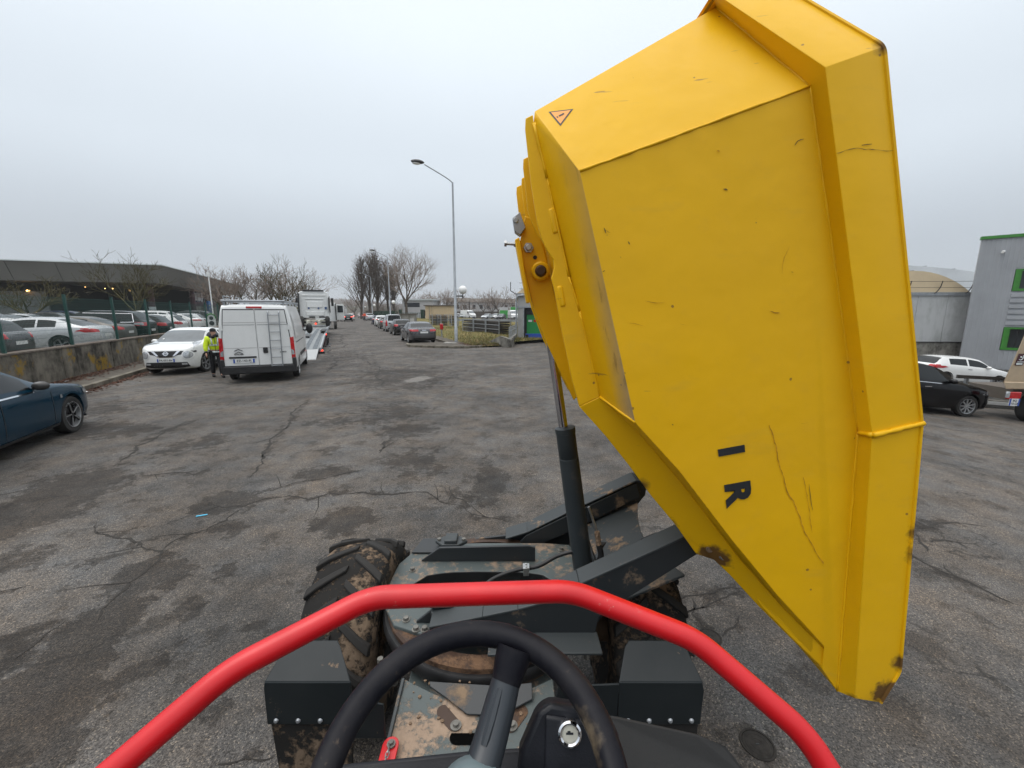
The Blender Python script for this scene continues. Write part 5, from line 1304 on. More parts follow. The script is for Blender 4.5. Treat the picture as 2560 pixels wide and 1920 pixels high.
# ---- white panel van seen from behind
def van():
    t, pt, part, kc = car('panel_van', 'panelvan', P_['vanwhite'], rp(17.45, -2.44), AWAY, 'white panel van seen from behind with roof rack and rear door ladder', 'van', lights=False, mirrors=False, detail=9, style='steelcap', front=False)
    hw = 1.025
    # rear: doors are raised panels with seams between
    for s in (1, -1):
        nm = 'rear_door'
        pt(nm, [(s * .012, .55), (s * .012, 2.22), (s * .80, 2.22), (s * .90, 1.30), (s * .91, .55)][::s], 'rear', P_['vanwhite'], off=.016, step=.2)
        pt('door_edge', [(s * .008, .53), (s * .008, 2.25), (s * .82, 2.25), (s * .925, 1.30), (s * .935, .53)][::s], 'rear', M['ink'], off=.007, step=.2)
        pt('door_crease', [(s * .03, 1.845), (s * .03, 1.86), (s * .83, 1.86), (s * .83, 1.845)][::s], 'rear', M['housewall'], off=.022, step=.3)  # flat grey strip: shade of a pressed crease put into the colour
        pt('door_crease', [(s * .03, 1.775), (s * .03, 1.785), (s * .84, 1.785), (s * .84, 1.775)][::s], 'rear', M['ink'], off=.020, step=.3)  # dark strip, crease shade as colour
        pt('door_crease', [(s * .03, 1.075), (s * .03, 1.09), (s * .89, 1.09), (s * .89, 1.075)][::s], 'rear', M['housewall'], off=.022, step=.3)  # lower crease, its shade drawn as a grey strip too
        pt('tail_light', [(s * .905, .72), (s * .895, 1.38), (s * .985, 1.40), (s * 1.0, .72)][::s], 'rear', M['lamp_red'], off=.03)
        pt('reverse_lamp', [(s * .91, .84), (s * .905, 1.02), (s * .985, .96), (s * .99, .84)][::s], 'rear', M['lamp_clear'], off=.036)
        pt('hinge', [(s * .86, 1.62), (s * .86, 1.78), (s * .925, 1.78), (s * .925, 1.62)][::s], 'rear', P_['vanwhite'], off=.04)
        pt('reflector', [(s * .86, .36), (s * .86, .42), (s * .93, .42), (s * .93, .36)][::s], 'rear', M['lamp_red'], off=.05)
    mb = MB(); mb.box((-2.72, 0, .41), (.14, 1.90, .24)); mb.box((-2.66, 0, .55), (.10, 1.72, .06)); b = mb.build('rear_bumper', M['black'], bevel=.03, seg=3); b.parent = t; b.matrix_parent_inverse = Matrix.Identity(4)
    for s in (1, -1):
        mb = MB(); mb.box((-2.62, s * .965, .52), (.30, .10, .46)); b = mb.build('bumper_corner', M['black'], bevel=.03, seg=3); b.parent = t; b.matrix_parent_inverse = Matrix.Identity(4)
    def kid(mb, nm, mat, **k):
        o = mb.build(nm, mat, None, **k); o.parent = t; o.matrix_parent_inverse = Matrix.Identity(4); return o
    mb = MB(); mb.box((-2.735, -.20, 1.0), (.05, .13, .18)); kid(mb, 'door_handle', M['black'], bevel=.025, seg=3)
    mb = MB(); mb.box((-2.73, .42, .80), (.04, .72, .05)); kid(mb, 'plate_light_bar', M['black'], bevel=.01)
    number_plate(t, Matrix.Translation((-2.737, .40, .69)) @ Matrix.Rotation(-pi / 2, 4, 'Z'), 'EZ-143-FJ', .56, .12)
    mb = MB(); mb.box((-2.66, 0, 2.30), (.10, .42, .07)); kid(mb, 'high_brake_light', M['lamp_red'], bevel=.015)
    # maker's chevrons and lettering on the doors
    mb = MB()
    for dz in (.01, -.075):
        for s in (1, -1): mb.bar((-2.733, .52, 1.045 + dz), (-2.733, .52 + s * .11, .985 + dz), .012, .026, (1, 0, 0))
    kid(mb, 'chevron_badge', M['alloydark'])
    for txt, y, z, sz in (('CITROEN', .52, .885, .058), ('JUMPER', -.68, .93, .055)):
        o = bpy.data.objects.new('badge_text', text_mesh(txt, sz, .002, .0005, M['alloydark'])); col.objects.link(o); o.parent = t
        o.matrix_basis = Matrix.Translation((-2.731, y, z)) @ Matrix.Rotation(-pi / 2, 4, 'Z') @ Matrix.Rotation(pi / 2, 4, 'X')
    # ladder
    lad = MB()
    for y in (-.34, -.64): lad.tube([(-2.74, y, .42), (-2.78, y, .5), (-2.78, y - .02, 2.15), (-2.72, y - .02, 2.20), (-2.66, y - .02, 2.22)], .016, 8)
    l_ = kid(lad, 'ladder', M['galv'], smooth=True)
    for i in range(7):
        mb = MB(); mb.cyl((-2.78, -.34, .52 + i * .26), (-2.78, -.64, .52 + i * .26), .013, 8); o = mb.build('rung', M['galv'], None, smooth=True); o.parent = l_; o.matrix_parent_inverse = Matrix.Identity(4)
    # roof rack: rails, bars and end frames
    rk = MB()
    for s in (1, -1): rk.tube([(-2.60, s * .80, 2.50), (2.0, s * .80, 2.50)], .018, 8)
    r_ = kid(rk, 'roof_rack', M['galv'], smooth=True)
    def rkid(mb, nm):
        o = mb.build(nm, M['galv'], None, smooth=True); o.parent = r_; o.matrix_parent_inverse = Matrix.Identity(4)
    for x in (-2.55, -1.6, -.6, .4, 1.4, 1.9):
        mb = MB(); mb.box((x, 0, 2.475), (.05, 1.66, .03)); rkid(mb, 'rack_bar')
        for s in (1, -1): mb = MB(); mb.box((x, s * .78, 2.42), (.05, .04, .10)); rkid(mb, 'rack_foot')
    mb = MB(); mb.cyl((-2.62, -.84, 2.50), (-2.62, .84, 2.50), .03, 10); rkid(mb, 'rack_roller')
    for s in (1, -1):
        for xx in (-2.5, -.9):
            mb = MB(); mb.tube([(xx, s * .80, 2.5), (xx, s * .80, 2.64), (xx + .75, s * .80, 2.64), (xx + .75, s * .80, 2.5)], .012, 6); mb.tube([(xx, s * .80, 2.57), (xx + .75, s * .80, 2.57)], .008, 6); rkid(mb, 'side_frame')
    # right flank: rub strip, arch, mirror, fuel flap
    pt('rub_strip', [(-1.25, .66), (-1.25, .78), (.9, .78), (.9, .66)], 'right', M['black'], off=.014, step=.3)
    pt('side_panel', [(-2.4, 1.35), (-2.4, 2.12), (-.3, 2.12), (-.3, 1.35)], 'right', P_['vanwhite'], off=.014, step=.3)
    pt('door_seam', [(.55, .5), (.55, 2.15), (.57, 2.15), (.57, .5)], 'right', M['ink'], off=.006, step=.3)
    pt('slide_rail', [(-2.3, 1.18), (-2.3, 1.21), (.5, 1.21), (.5, 1.18)], 'right', M['ink'], off=.008, step=.3)
    for s in (1, -1):
        mb = MB(); mb.sphere((1.42, s * 1.20, 1.50), .17, 12, (.55, .75, 1.25)); mb.bar((1.45, s * .98, 1.42), (1.43, s * 1.15, 1.45), .08, .06); kid(mb, 'wing_mirror', M['black'], smooth=True)
    return t
van()

# ---- cars parked along the right-hand kerb
RK = 'cars parked along the right-hand kerb'
def kerb_cars():
    t, pt, part, kc = car('parked_car', 'sedan', P_['grey'], rp(30.4, 5.02), AWAY + R(1.5), 'dark grey saloon nearest on the right-hand kerb with wide red rear lamps', group=RK, style='multi', plate=1)
    pt('boot_seam', [(-.86, .80), (-.86, .81), (.86, .81), (.86, .80)], 'rear', M['ink'], off=.004, step=.2)
    pt('ring_badge', [(-.14, .905), (-.14, .935), (.14, .935), (.14, .905)], 'rear', M['chrome'], off=.01)
    pt('bumper_line', [(-.85, .50), (-.85, .515), (.85, .515), (.85, .50)], 'rear', M['black'], off=.006, step=.2)
    pt('door_handle', [(-.9, .80), (-.9, .825), (-.7, .825), (-.7, .80)], 'left', M['chrome'], off=.02)
    pt('chrome_trim', [(-1.3, .955), (-1.3, .972), (.5, .93), (.5, .915)], 'left', M['chrome'], off=.008)
    car('parked_car', 'hatch', P_['darkgrey'], rp(40.75, 5.18), AWAY + R(1), 'black estate car parked behind the nearest grey saloon', group=RK, plate=None)
    t, pt, part, kc = car('parked_car', 'minivan', P_['silver'], rp(47.7, 5.18), AWAY, 'silver boxy minivan with tall red lamps and a wide dark rear window', group=RK)
    car('parked_car', 'hatch', P_['taupe'], rp(55.3, 5.2), AWAY, 'dark taupe hatchback between the silver minivan and a white car', group=RK)
    car('parked_car', 'crossover', P_['white'], rp(63.2, 5.3), AWAY, 'white crossover parked between a taupe hatchback and a navy car', group=RK)
    car('parked_car', 'hatch', P_['navy'], rp(72.8, 5.5), AWAY, 'navy blue hatchback at the end of the near row of kerb parking', group=RK)
    car('parked_car', 'suv', P_['lightsilver'], rp(101.6, 6.1), AWAY, 'pale silver off-roader beside the person in orange', group=RK)
    car('parked_car', 'hatch', P_['silver'], rp(113, 6.0), AWAY, 'silver hatchback next beyond the pale off-roader', group=RK)
    car('parked_car', 'sedan', P_['darkgrey'], rp(126, 6.1), AWAY, 'distant dark saloon on the right-hand kerb', group=RK)
    car('parked_car', 'hatch', P_['white'], rp(148, 6.1), AWAY, 'small white hatchback farthest along the right-hand kerb', group=RK)
    car('moving_car', 'crossover', P_['black'], rp(94.4, 1.30), AWAY, 'black hatchback on the road with its brake lights lit', lit=True, plate=1)
    bc = car('moving_car', 'crossover', P_['white'], rp(104.6, 1.95), AWAY, 'white car on the road just beyond the braking black hatchback', lit=True)
kerb_cars()
# ---- cars in the raised car park behind the fence
LOT = .55
LG = 'cars in the fenced car park'
def lot_cars():
    def lot(kind, paint, u, n_rear, label, **k):
        L = KINDS[kind]['L']; return car('parked_car', kind, P_[paint], rp(u, n_rear - L / 2, LOT), BACKIN, label, group=LG, **k)
    lot('hatch', 'grey', 17.75, -9.30, 'dark grey hatchback with red lamp, leftmost behind the green fence', plate=1)
    t, pt, part, kc = lot('coupe', 'lightsilver', 22.62, -9.15, 'pale silver coupe with slanted red lamp behind the green fence', plate=1)
    pt('roof_fin', [(-.6, -.02), (-.6, .02), (-.45, .02), (-.45, -.02)], 'top', M['black'], off=.06)
    lot('coupe', 'taupe', 25.15, -9.30, 'dark taupe coupe squeezed between the silver coupe and black off-roader', plate=1)
    t, pt, part, kc = lot('suv', 'black', 27.55, -9.25, 'black off-roader with chrome edged side windows behind the fence', plate=1)
    pt('chrome_trim', [(-1.78, 1.08), (-1.78, 1.10), (.6, 1.075), (.6, 1.055)], 'left', M['chrome'], off=.012); pt('chrome_trim', [(-1.72, 1.50), (-1.66, 1.52), (.2, 1.56), (.2, 1.54)], 'left', M['chrome'], off=.012); pt('chrome_trim', [(-1.80, 1.08), (-1.72, 1.52), (-1.69, 1.52), (-1.77, 1.08)], 'left', M['chrome'], off=.014)
    lot('hatch', 'black', 30.25, -9.3, 'black hatchback with red lamps between the off-roader and a white hatchback', plate=1)
    lot('hatch', 'white', 32.85, -9.3, 'white hatchback with red lamps beside the black hatchback in the car park', plate=1)
    lot('suv', 'white', 36.5, -10.6, 'white off-roader nearest the van in the fenced car park', style='multi')
    car('parked_car', 'hatch', P_['darkgrey'], rp(14.95, -9.25 - 2.05, LOT), BACKIN, 'dark car cut off by the left edge of the photo below the fence', group=LG)
    rs = random.Random(21)
    kinds = ['hatch', 'sedan', 'suv', 'crossover', 'hatch', 'coupe']
    row = [('hatch', 'white', 'white'), ('sedan', 'darkgrey', 'dark'), ('crossover', 'silver', 'silver'), ('hatch', 'navy', 'navy'), ('suv', 'lightsilver', 'pale silver'), ('hatch', 'taupe', 'taupe'), ('sedan', 'white', 'white'), ('crossover', 'grey', 'grey'), ('minivan', 'white', 'white'), ('hatch', 'black', 'black'), ('hatch', 'lightsilver', 'pale'), ('crossover', 'darkgrey', 'dark grey'), ('suv', 'navy', 'navy')]
    names = {'hatch': 'hatchback', 'sedan': 'saloon', 'suv': 'off-roader', 'crossover': 'crossover', 'minivan': 'minivan', 'coupe': 'coupe'}
    spot = ['left of the mossy tree', 'behind the grey hatchback', 'behind the silver coupe roof', 'below the sodium lamp', 'before the pale clad wall', 'behind the taupe coupe', 'right of the pale clad wall', 'below the canopy lamps', 'rising above the black off-roader', 'below the first maroon column', 'left of the big bare tree trunk', 'right of the big bare tree trunk', 'before the maroon columns']
    for i, (kd, pa, nm) in enumerate(row):
        u = 17.5 + i * 2.55; n = -19.5 - KINDS[kd]['L'] / 2 + rs.uniform(-.3, .3)
        car('parked_car', kd, P_[pa], rp(u, n, LOT), BACKIN + pi, '%s %s in the car park second row, %s' % (nm, names[kd], spot[i]), group='cars in the second row of the car park', lights=(i % 3 == 0))
    far = [('hatch', 'silver', 44, -13, 'silver hatchback parked below the blue totem sign'), ('suv', 'darkgrey', 47, -13.2, 'dark off-roader parked next to the silver hatchback below the totem'), ('sedan', 'white', 41.5, -13, 'white saloon in the car park just left of the van roof')]
    for kd, pa, u, n, lb in far: car('parked_car', kd, P_[pa], rp(u, n, LOT), BACKIN, lb, group=LG)
lot_cars()
# ---- cars on the right in front of the buildings
def right_cars():
    tl = math.atan(.075)
    t, pt, part, kc = car('parked_car', 'hatch', P_['black'], (11.95, 12.48, ground_z(11.95, 0)), 0, 'glossy black hatchback with silver multi-spoke wheels to the right of the skip', style='multi', tilt=tl)
    pt('door_handle', [(-.2, .80), (-.2, .825), (0, .825), (0, .80)], 'right', M['chrome'], off=.02)
    pt('chrome_trim', [(-1.2, .955), (-1.2, .968), (.4, .925), (.4, .912)], 'right', M['chrome'], off=.008)
    t, pt, part, kc = car('parked_car', 'hatch', P_['white'], (23.45, 21.5, ground_z(23.45, 0)), R(-3), 'white hatchback below the grey clad building on the right', style='alloy', tilt=tl)
    pt('side_lamp', [(-1.98, .82), (-1.98, .94), (-1.5, .95), (-1.35, .90), (-1.6, .83)], 'right', M['lamp_red'], off=.014)
    pt('door_handle', [(-.4, .84), (-.4, .865), (-.2, .865), (-.2, .84)], 'right', M['ink'], off=.02)
    car('parked_car', 'sedan', P_['darkgrey'], (21.6, 26.0, ground_z(21.6, 0)), R(-3), 'dark saloon mostly hidden behind the skip and the white hatchback', tilt=tl)
right_cars()
# ---- vans and cars in the yard far beyond the beige hut
def far_yard():
    G_ = 'vehicles in the far yard'
    yr = atan2(-118, 12)
    V = [('panelvan', 'white', (-12.6, 121), yr + .62, 'white high-roof delivery van facing the camera in the far yard', 'van'), ('panelvan', 'white', (.3, 110), yr + .1, 'white van half hidden behind the dock corner', 'van'),
         ('sedan', 'lightsilver', (-6.7, 113), yr - .5, 'pale saloon next to the delivery van in the far yard', 'car'), ('hatch', 'white', (-4.6, 116), yr - .4, 'small white hatchback in the middle of the far yard', 'car'), ('hatch', 'grey', (-2.8, 112), yr - .4, 'grey hatchback beside the green hoarding', 'car'),
         ('hatch', 'silver', (-15.3, 121), yr + 1.2, 'silver hatchback just right of the lamp post in the far yard', 'car'), ('sedan', 'grey', (-17, 119), yr + 1.3, 'grey saloon just right of the beige hut', 'car')]
    for kd, pa, (x, y), r, lb, ct in V: car('parked_car' if ct == 'car' else 'delivery_van', kd, P_[pa], (x, y, 0), r, lb, ct, group=G_)
far_yard()
# ---------------------------------------------------------------- left side: pavement, wall, fence, car park
def strip(name, pts, z, mat, h=.1, kind='structure', label=None):
    mb = MB(); mb.prism([(p.x, p.y, z) for p in pts], (0, 0, -h)); o = mb.build(name, mat); o['kind'] = kind
    if label: o['label'] = label
    return o
def left_side():
    rs = random.Random(4)
    pv = strip('pavement', [rp(2, -8.05), rp(130, -8.05), rp(130, -6.92), rp(2, -6.92)], .12, M['pavement'])
    ksm = []
    for v in range(3):
        mb = MB(); mb.box((0, 0, .055), (.985, .165, .15)); me = mb.mesh('kerb_stone', M['kerb']); ksm.append(me)
    for i in range(60):
        u = 6 + i * 1.0; p = rp(u, -6.84 + rs.uniform(-.006, .006), rs.uniform(-.012, .006))
        o = link('kerb_stone', ksm[i % 3], pv); o.matrix_parent_inverse = Matrix.Identity(4); o.location = p; o.rotation_euler = (0, 0, AWAY + rs.uniform(-.006, .006))
    # retaining wall: bays cast one by one, with a coping
    w = thing('retaining_wall', 'low stained concrete wall with yellow lichen under the green fence', 'wall', rp(20, -8.2), 0)
    for i in range(16):
        u0 = 2 + i * 3.0; mb = MB(); j = rs.uniform(-.008, .008)
        mb.prism([(*rp(u0 + .012, -8.06 + j)[:2], -.05), (*rp(u0 + 2.988, -8.06 + j)[:2], -.05), (*rp(u0 + 2.988, -8.34)[:2], -.05), (*rp(u0 + .012, -8.34)[:2], -.05)], (0, 0, 1.10))
        mb.build('wall_bay', M['wall'], w, bevel=.012)
        mb = MB(); mb.prism([(*rp(u0 + .006, -8.03)[:2], 1.05), (*rp(u0 + 2.994, -8.03)[:2], 1.05), (*rp(u0 + 2.994, -8.37)[:2], 1.05), (*rp(u0 + .006, -8.37)[:2], 1.05)], (0, 0, .055))
        mb.build('coping_slab', M['wallcap'], w, bevel=.01)
    strip('car_park_ground', [rp(0, -8.34), rp(130, -8.34), rp(130, -120), rp(0, -120)], LOT, M['pavement'], .6)
    # fence: posts every three metres with welded mesh panels
    f = thing('mesh_fence', 'dark green mesh fence on the low stained wall', 'fence', rp(20, -8.2, 1.1), 0)
    pm = MB(); pm.box((0, 0, .80), (.07, .07, 1.60)); pm.box((0, 0, 1.605), (.078, .078, .02)); pme = pm.mesh('post', M['fence'])
    base = MB(); base.box((0, 0, .006), (.16, .14, .012))
    for i in range(16):
        o = link('post', pme, f, keep_world=False); o.matrix_parent_inverse = world_mat(f).inverted(); o.location = rp(2.95 + 3 * i, -8.2, 1.105); o.rotation_euler = (0, 0, AWAY)
    for i in range(15):
        u0 = 2.95 + 3 * i; mb = MB()
        n_ = 55 if i < 9 else 28
        for k in range(n_):
            u = u0 + .06 + 2.88 * k / (n_ - 1); r = .0035 if i < 9 else .005
            a, b = rp(u, -8.19, 1.16), rp(u, -8.19, 2.62)
            mb.bar(a, b, r, r)
        for z in (1.18, 1.40, 1.62, 1.84, 2.06, 2.28, 2.50, 2.60): mb.bar(rp(u0 + .05, -8.196, z), rp(u0 + 2.95, -8.196, z), .006, .006)
        o = mb.build('mesh_panel', M['wire'], f, fix=False); o['kind'] = 'stuff'
    # fallen leaves and scraps of paper
    mb = MB()
    for i in range(2600):
        if rs.random() < .6: u = rs.gauss(16.5, 2.6); n = -8.0 + abs(rs.gauss(0, .28)); z = .124
        else: u = rs.gauss(16.8, 2.2); n = -6.74 + abs(rs.gauss(0, .16)); z = .004
        if n > -6.9 and z > .1: continue
        p = rp(u, n, z); a = rs.uniform(0, 6.3); s = rs.uniform(.025, .055); h = rs.uniform(.002, .03)
        d = Vector((cos(a), sin(a), 0)) * s; e = Vector((-sin(a), cos(a), 0)) * s * .6
        mb.add([p - d, p + e + Vector((0, 0, h)), p + d + Vector((0, 0, h * .4)), p - e + Vector((0, 0, h * .6))], [(0, 1, 2), (0, 2, 3)])
    o = mb.build('fallen_leaves', M['leaf'], fix=False); tag(o, 'brown fallen leaves drifted against the wall and kerb', 'leaves', kind='stuff')
    lit = [(15.1, -7.45, .12, 'crumpled pale carton on the leafy pavement', .09), (14.95, -7.1, .12, 'flat white paper scrap on the pavement edge', .07), (14.6, -6.58, 0, 'small white paper scrap in the gutter', .06), (16.2, -7.7, .12, 'white paper scrap among leaves at the wall foot', .06), (18.6, -6.5, 0, 'white paper scrap by the front wheel of the white crossover', .06)]
    for u, n, z, lb, s in lit:
        mb = MB(); p = rp(u, n, z + .006)
        pts = [p + Vector((rs.uniform(-s, s), rs.uniform(-s, s), rs.uniform(.0, s * .5))) for _ in range(7)]
        bm = bmesh.new(); [bm.verts.new(q) for q in pts]; bmesh.ops.convex_hull(bm, input=bm.verts); me = bpy.data.meshes.new('paper_scrap'); bm.to_mesh(me); bm.free(); me.materials.append(M['litter'])
        tag(link('paper_scrap', me), lb, 'litter', 'litter on the left kerb')
    mb = MB(); mb.prism([(-3.43, 4.155, .004), (-3.335, 4.195, .004), (-3.33, 4.18, .004), (-3.42, 4.137, .004)], (0, 0, .006)); tag(mb.build('blue_wrapper', M['cyan']), 'bright blue wrapper lying on the open asphalt', 'litter')
    # white and green equipment panel behind the fence
    t = thing('equipment_stand', 'white stand with two round black openings under a green arc', 'equipment', rp(38.2, -9.2, LOT), AWAY)
    mb = MB()
    prof = [(-.26, 0), (.26, 0), (.26, 1.02)] + [(.26 * cos(a), 1.02 + .26 * sin(a)) for a in [i * pi / 12 for i in range(1, 12)]] + [(-.26, 1.02)]
    def lk(mb, nm, m, **k):
        o = mb.build(nm, m, None, **k); o.parent = t; o.matrix_parent_inverse = Matrix.Identity(4)
    mb.prism([(0, y, z + .1) for y, z in prof], (.10, 0, 0)); lk(mb, 'front_panel', M['white'])
    for z, r in ((1.10, .14), (.72, .17)):
        mb = MB(); mb.lathe([(0, -.03), (r * .4, -.03), (r, -.01), (r, .02), (0, .02)], (-.0, 0, z), 'X', 18); lk(mb, 'round_opening', M['black'], smooth=True)
    mb = MB(); mb.tube([(-.02, .29 * cos(a), 1.12 + .29 * sin(a)) for a in [-.2 + i * (pi + .4) / 14 for i in range(15)]], .045, 6); lk(mb, 'green_arc', M['green'], smooth=True)
    mb = MB(); mb.box((.05, 0, .06), (.5, .7, .12)); lk(mb, 'base_plate', M['black'])
left_side()

# ---------------------------------------------------------------- long canopied hall beyond the car park
def canopy_hall():
    t = thing('canopy_hall', 'long low hall with a broad grey overhanging canopy and dark recessed front', 'building', rp(61.9, -19.2, LOT), 0)
    C = lambda u, n, z: tuple(rp(u, n, z))
    top = [(61.9, -19.2), (104, -19.2), (104, -110), (61.9, -110)]
    # sloping fascia bands on the two visible edges, butted at the corner
    mb = MB()
    out = [C(u, n, 7.45) for u, n in top]; low = [C(62.9, -20.2, 5.45), C(103, -20.2, 5.45), C(103, -110, 5.45), C(62.9, -110, 5.45)]
    mb.add(out + low, [(0, 3, 7, 4), (0, 4, 5, 1), (1, 5, 6, 2), (4, 7, 6, 5), (0, 1, 2, 3)]); mb.build('canopy_roof', M['canopy'], t)
    mb = MB(); mb.bar(C(61.85, -19.15, 7.50), C(61.85, -110, 7.50), .12, .12); mb.bar(C(61.97, -19.15, 7.50), C(104, -19.15, 7.50), .12, .12); mb.build('roof_edge_trim', M['canopyedge'], t)
    for k in range(22):                                # joints of the fascia panels
        n = -20.5 - k * 4.0; mb = MB(); mb.bar(C(61.88, n, 7.40), C(62.86, n, 5.50), .03, .02, (1, 0, 0)); mb.build('fascia_joint', M['soffit'], t)
    mb = MB(); mb.box((0, 0, 0), (.01, .01, .01))
    # recessed front walls
    def wall(u0, n0, u1, n1, z0, z1, mat, nm='wall', th=.3):
        mb = MB(); a, b = rp(u0, n0), rp(u1, n1); d = (b - a).normalized(); nn = Vector((-d.y, d.x, 0)) * th
        mb.prism([(a.x, a.y, z0), (b.x, b.y, z0), (b.x + nn.x, b.y + nn.y, z0), (a.x + nn.x, a.y + nn.y, z0)], (0, 0, z1 - z0)); return mb.build(nm, mat, t)
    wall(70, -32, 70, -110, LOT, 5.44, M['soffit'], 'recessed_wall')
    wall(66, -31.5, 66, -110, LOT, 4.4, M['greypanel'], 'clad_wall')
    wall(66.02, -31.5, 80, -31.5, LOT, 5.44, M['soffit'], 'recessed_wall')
    for i in range(40):
        n = -31.6 - i * .35; mb = MB(); mb.bar(C(65.97, n, LOT), C(65.97, n, 4.4), .05, .05); mb.build('clad_rib', M['greypanel'], t)
    mb = MB(); mb.prism([C(65.9, -33.0, 3.25), C(65.9, -34.3, 3.25), C(65.9, -34.3, 4.05), C(65.9, -33.0, 4.05)], tuple(-RD * .05)); mb.build('sign_panel', M['bluesign'], t)
    for i, (n0, wd) in enumerate(((-33.2, .8), (-33.3, .55))):
        mb = MB(); mb.prism([C(65.82, n0, 3.72 - i * .22), C(65.82, n0 - wd, 3.72 - i * .22), C(65.82, n0 - wd, 3.81 - i * .22), C(65.82, n0, 3.81 - i * .22)], tuple(-RD * .01)); mb.build('sign_strip', M['housewall'], t)
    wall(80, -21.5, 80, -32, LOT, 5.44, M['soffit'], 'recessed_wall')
    wall(80, -22.0, 104, -22.0, LOT, 2.95, M['beigewall'], 'cream_wall')
    wall(80, -22.0, 104, -22.0, 2.95, 3.65, M['maroon'], 'maroon_band')
    wall(80, -22.02, 104, -22.02, 3.65, 5.44, M['darkwin'], 'window_band')
    for i in range(13):
        u = 80.8 + i * 1.9; mb = MB(); mb.bar(C(u, -21.96, 3.66), C(u, -21.96, 5.43), .09, .09); mb.build('mullion', M['greypanel'], t)
    for i in range(3):
        u = 80.9 + i * 1.9; mb = MB(); mb.prism([C(u + .1, -21.95, 3.9), C(u + 1.7, -21.95, 3.9), C(u + 1.7, -21.95, 5.1), C(u + .1, -21.95, 5.1)], tuple(RN * .02)); mb.build('lit_pane', M['housewall'], t)
    for u, n in ((66.2, -22.0), (78.5, -21.0), (93.6, -21.0)):
        mb = MB(); mb.cyl(C(u, n, LOT), C(u, n, 5.46), .34, 14); mb.build('column', M['maroon'], t, smooth=True)
    mb = MB(); mb.cyl(C(66.2, -22.0, 2.3), C(66.2, -22.0, 2.7), .36, 14); mb.build('column_band', M['canopyedge'], t, smooth=True)
    rs = random.Random(9)
    for (u, n, r, z) in ((66.1, -32.9, .16, 4.47), (67.6, -25.9, .09, 4.90), (67.6, -24.3, .08, 4.70), (70, -29.5, .06, 5.15), (70, -27.6, .06, 5.0)):
        mb = MB(); mb.sphere(C(u - .6, n, z), r, 10, (1, 1, .5)); mb.build('lamp', M['lampglow'], t, smooth=True)
    mb = MB(); mb.box(tuple(rp(87.6, -21.2, 2.2)), (1.3, .3, 3.3), Matrix.Rotation(ROAD_ROT, 3, 'Z')); o = mb.build('totem_sign', M['bluetotem']); tag(o, 'blue totem sign standing before the cream wall of the hall', 'sign')
    for i, z in enumerate((3.1, 2.5, 1.6)):
        mb = MB(); mb.box(tuple(rp(87.4, -21.03, z)), (.8, .03, .14), Matrix.Rotation(ROAD_ROT, 3, 'Z')); mb.build('totem_lettering', M['canopyedge'], o)
    for i, (u, n) in enumerate(((64, -24.6), (64, -23.4), (64, -21.2))):
        mb = MB(); mb.box(tuple(rp(u, n, LOT + .75)), (.9, .1, 1.5), Matrix.Rotation(ROAD_ROT + pi / 2, 3, 'Z')); o = mb.build('notice_board', M['greypanel']); tag(o, 'pale notice board under the canopy, ' + ('left of the tree trunk', 'right of the tree trunk', 'beside the maroon column')[i], 'board', 'notice boards under the canopy')
canopy_hall()

# ---------------------------------------------------------------- lamp posts
def lamp_posts():
    S = [27.2, 66.9, 106.4, 146.6]
    nm = ['nearest tall grey lamp post beside the kerb island, with a white globe', 'second lamp post up the road, rising behind the silver minivan', 'third lamp post up the road, before the tall poplars', 'farthest small lamp post near the end of the road']
    n = 7.07
    root = thing('lamp_post', nm[0], 'lamp post', rp(S[0], n, .05), AWAY, 'road lamp posts')
    def kid(mb, name, mat, p=root, **k):
        o = mb.build(name, mat, None, **k); o.parent = p; o.matrix_parent_inverse = Matrix.Identity(4); return o
    mb = MB(); mb.tube([(0, 0, 0), (0, 0, 1.0), (0, 0, 1.02), (0, 0, 10.15)], [.115, .115, .10, .055], 14); kid(mb, 'pole', M['galv'], smooth=True)
    mb = MB(); mb.tube(smooth_path([(0, 0, 10.0), (0, .05, 10.15), (0, .5, 10.42), (0, 1.75, 10.98)], 4), .035, 8); kid(mb, 'arm', M['galv'], smooth=True)
    mb = MB(); mb.sphere((0, 2.15, 11.08), .42, 12, (.42, 1.0, .30)); hd = kid(mb, 'lamp_head', M['alloydark'], smooth=True)
    mb = MB(); mb.sphere((0, 2.22, 10.99), .30, 12, (.45, .9, .28)); kid(mb, 'lens', M['globe'], hd, smooth=True)
    mb = MB(); mb.tube([(0, 0, 3.12), (0, -.54, 3.12)], .045, 8); mb.tube([(0, -.52, 2.98), (0, -.52, 3.28)], .035, 8); kid(mb, 'globe_bracket', M['alloydark'], smooth=True)
    mb = MB(); mb.sphere((0, -.52, 3.52), .28, 18); kid(mb, 'globe', M['globe'], smooth=True)
    for i in range(1, 4):
        c = copy_tree(root); c.location = rp(S[i], n, 0); c['label'] = nm[i]
    r2 = thing('mast', 'thin dark mast behind the far lamp posts', 'mast', rp(150, 9.4), 0); mb = MB(); mb.tube([(0, 0, 0), (0, 0, 8.6)], [.09, .06], 8); kid(mb, 'pole', M['alloydark'], r2)
    wp = thing('mast', 'slim white mast rising behind the van roof rack', 'mast', rp(60, -14.2), 0); mb = MB(); mb.tube([(0, 0, 0), (0, 0, 6.2)], [.075, .06], 8); kid(mb, 'pole', M['white'], wp)
    mb = MB(); mb.tube([(-.02, 0, 6.2), (-.02, 0, 6.7)], .16, 8); kid(mb, 'lamp_head', M['white'], wp)
lamp_posts()

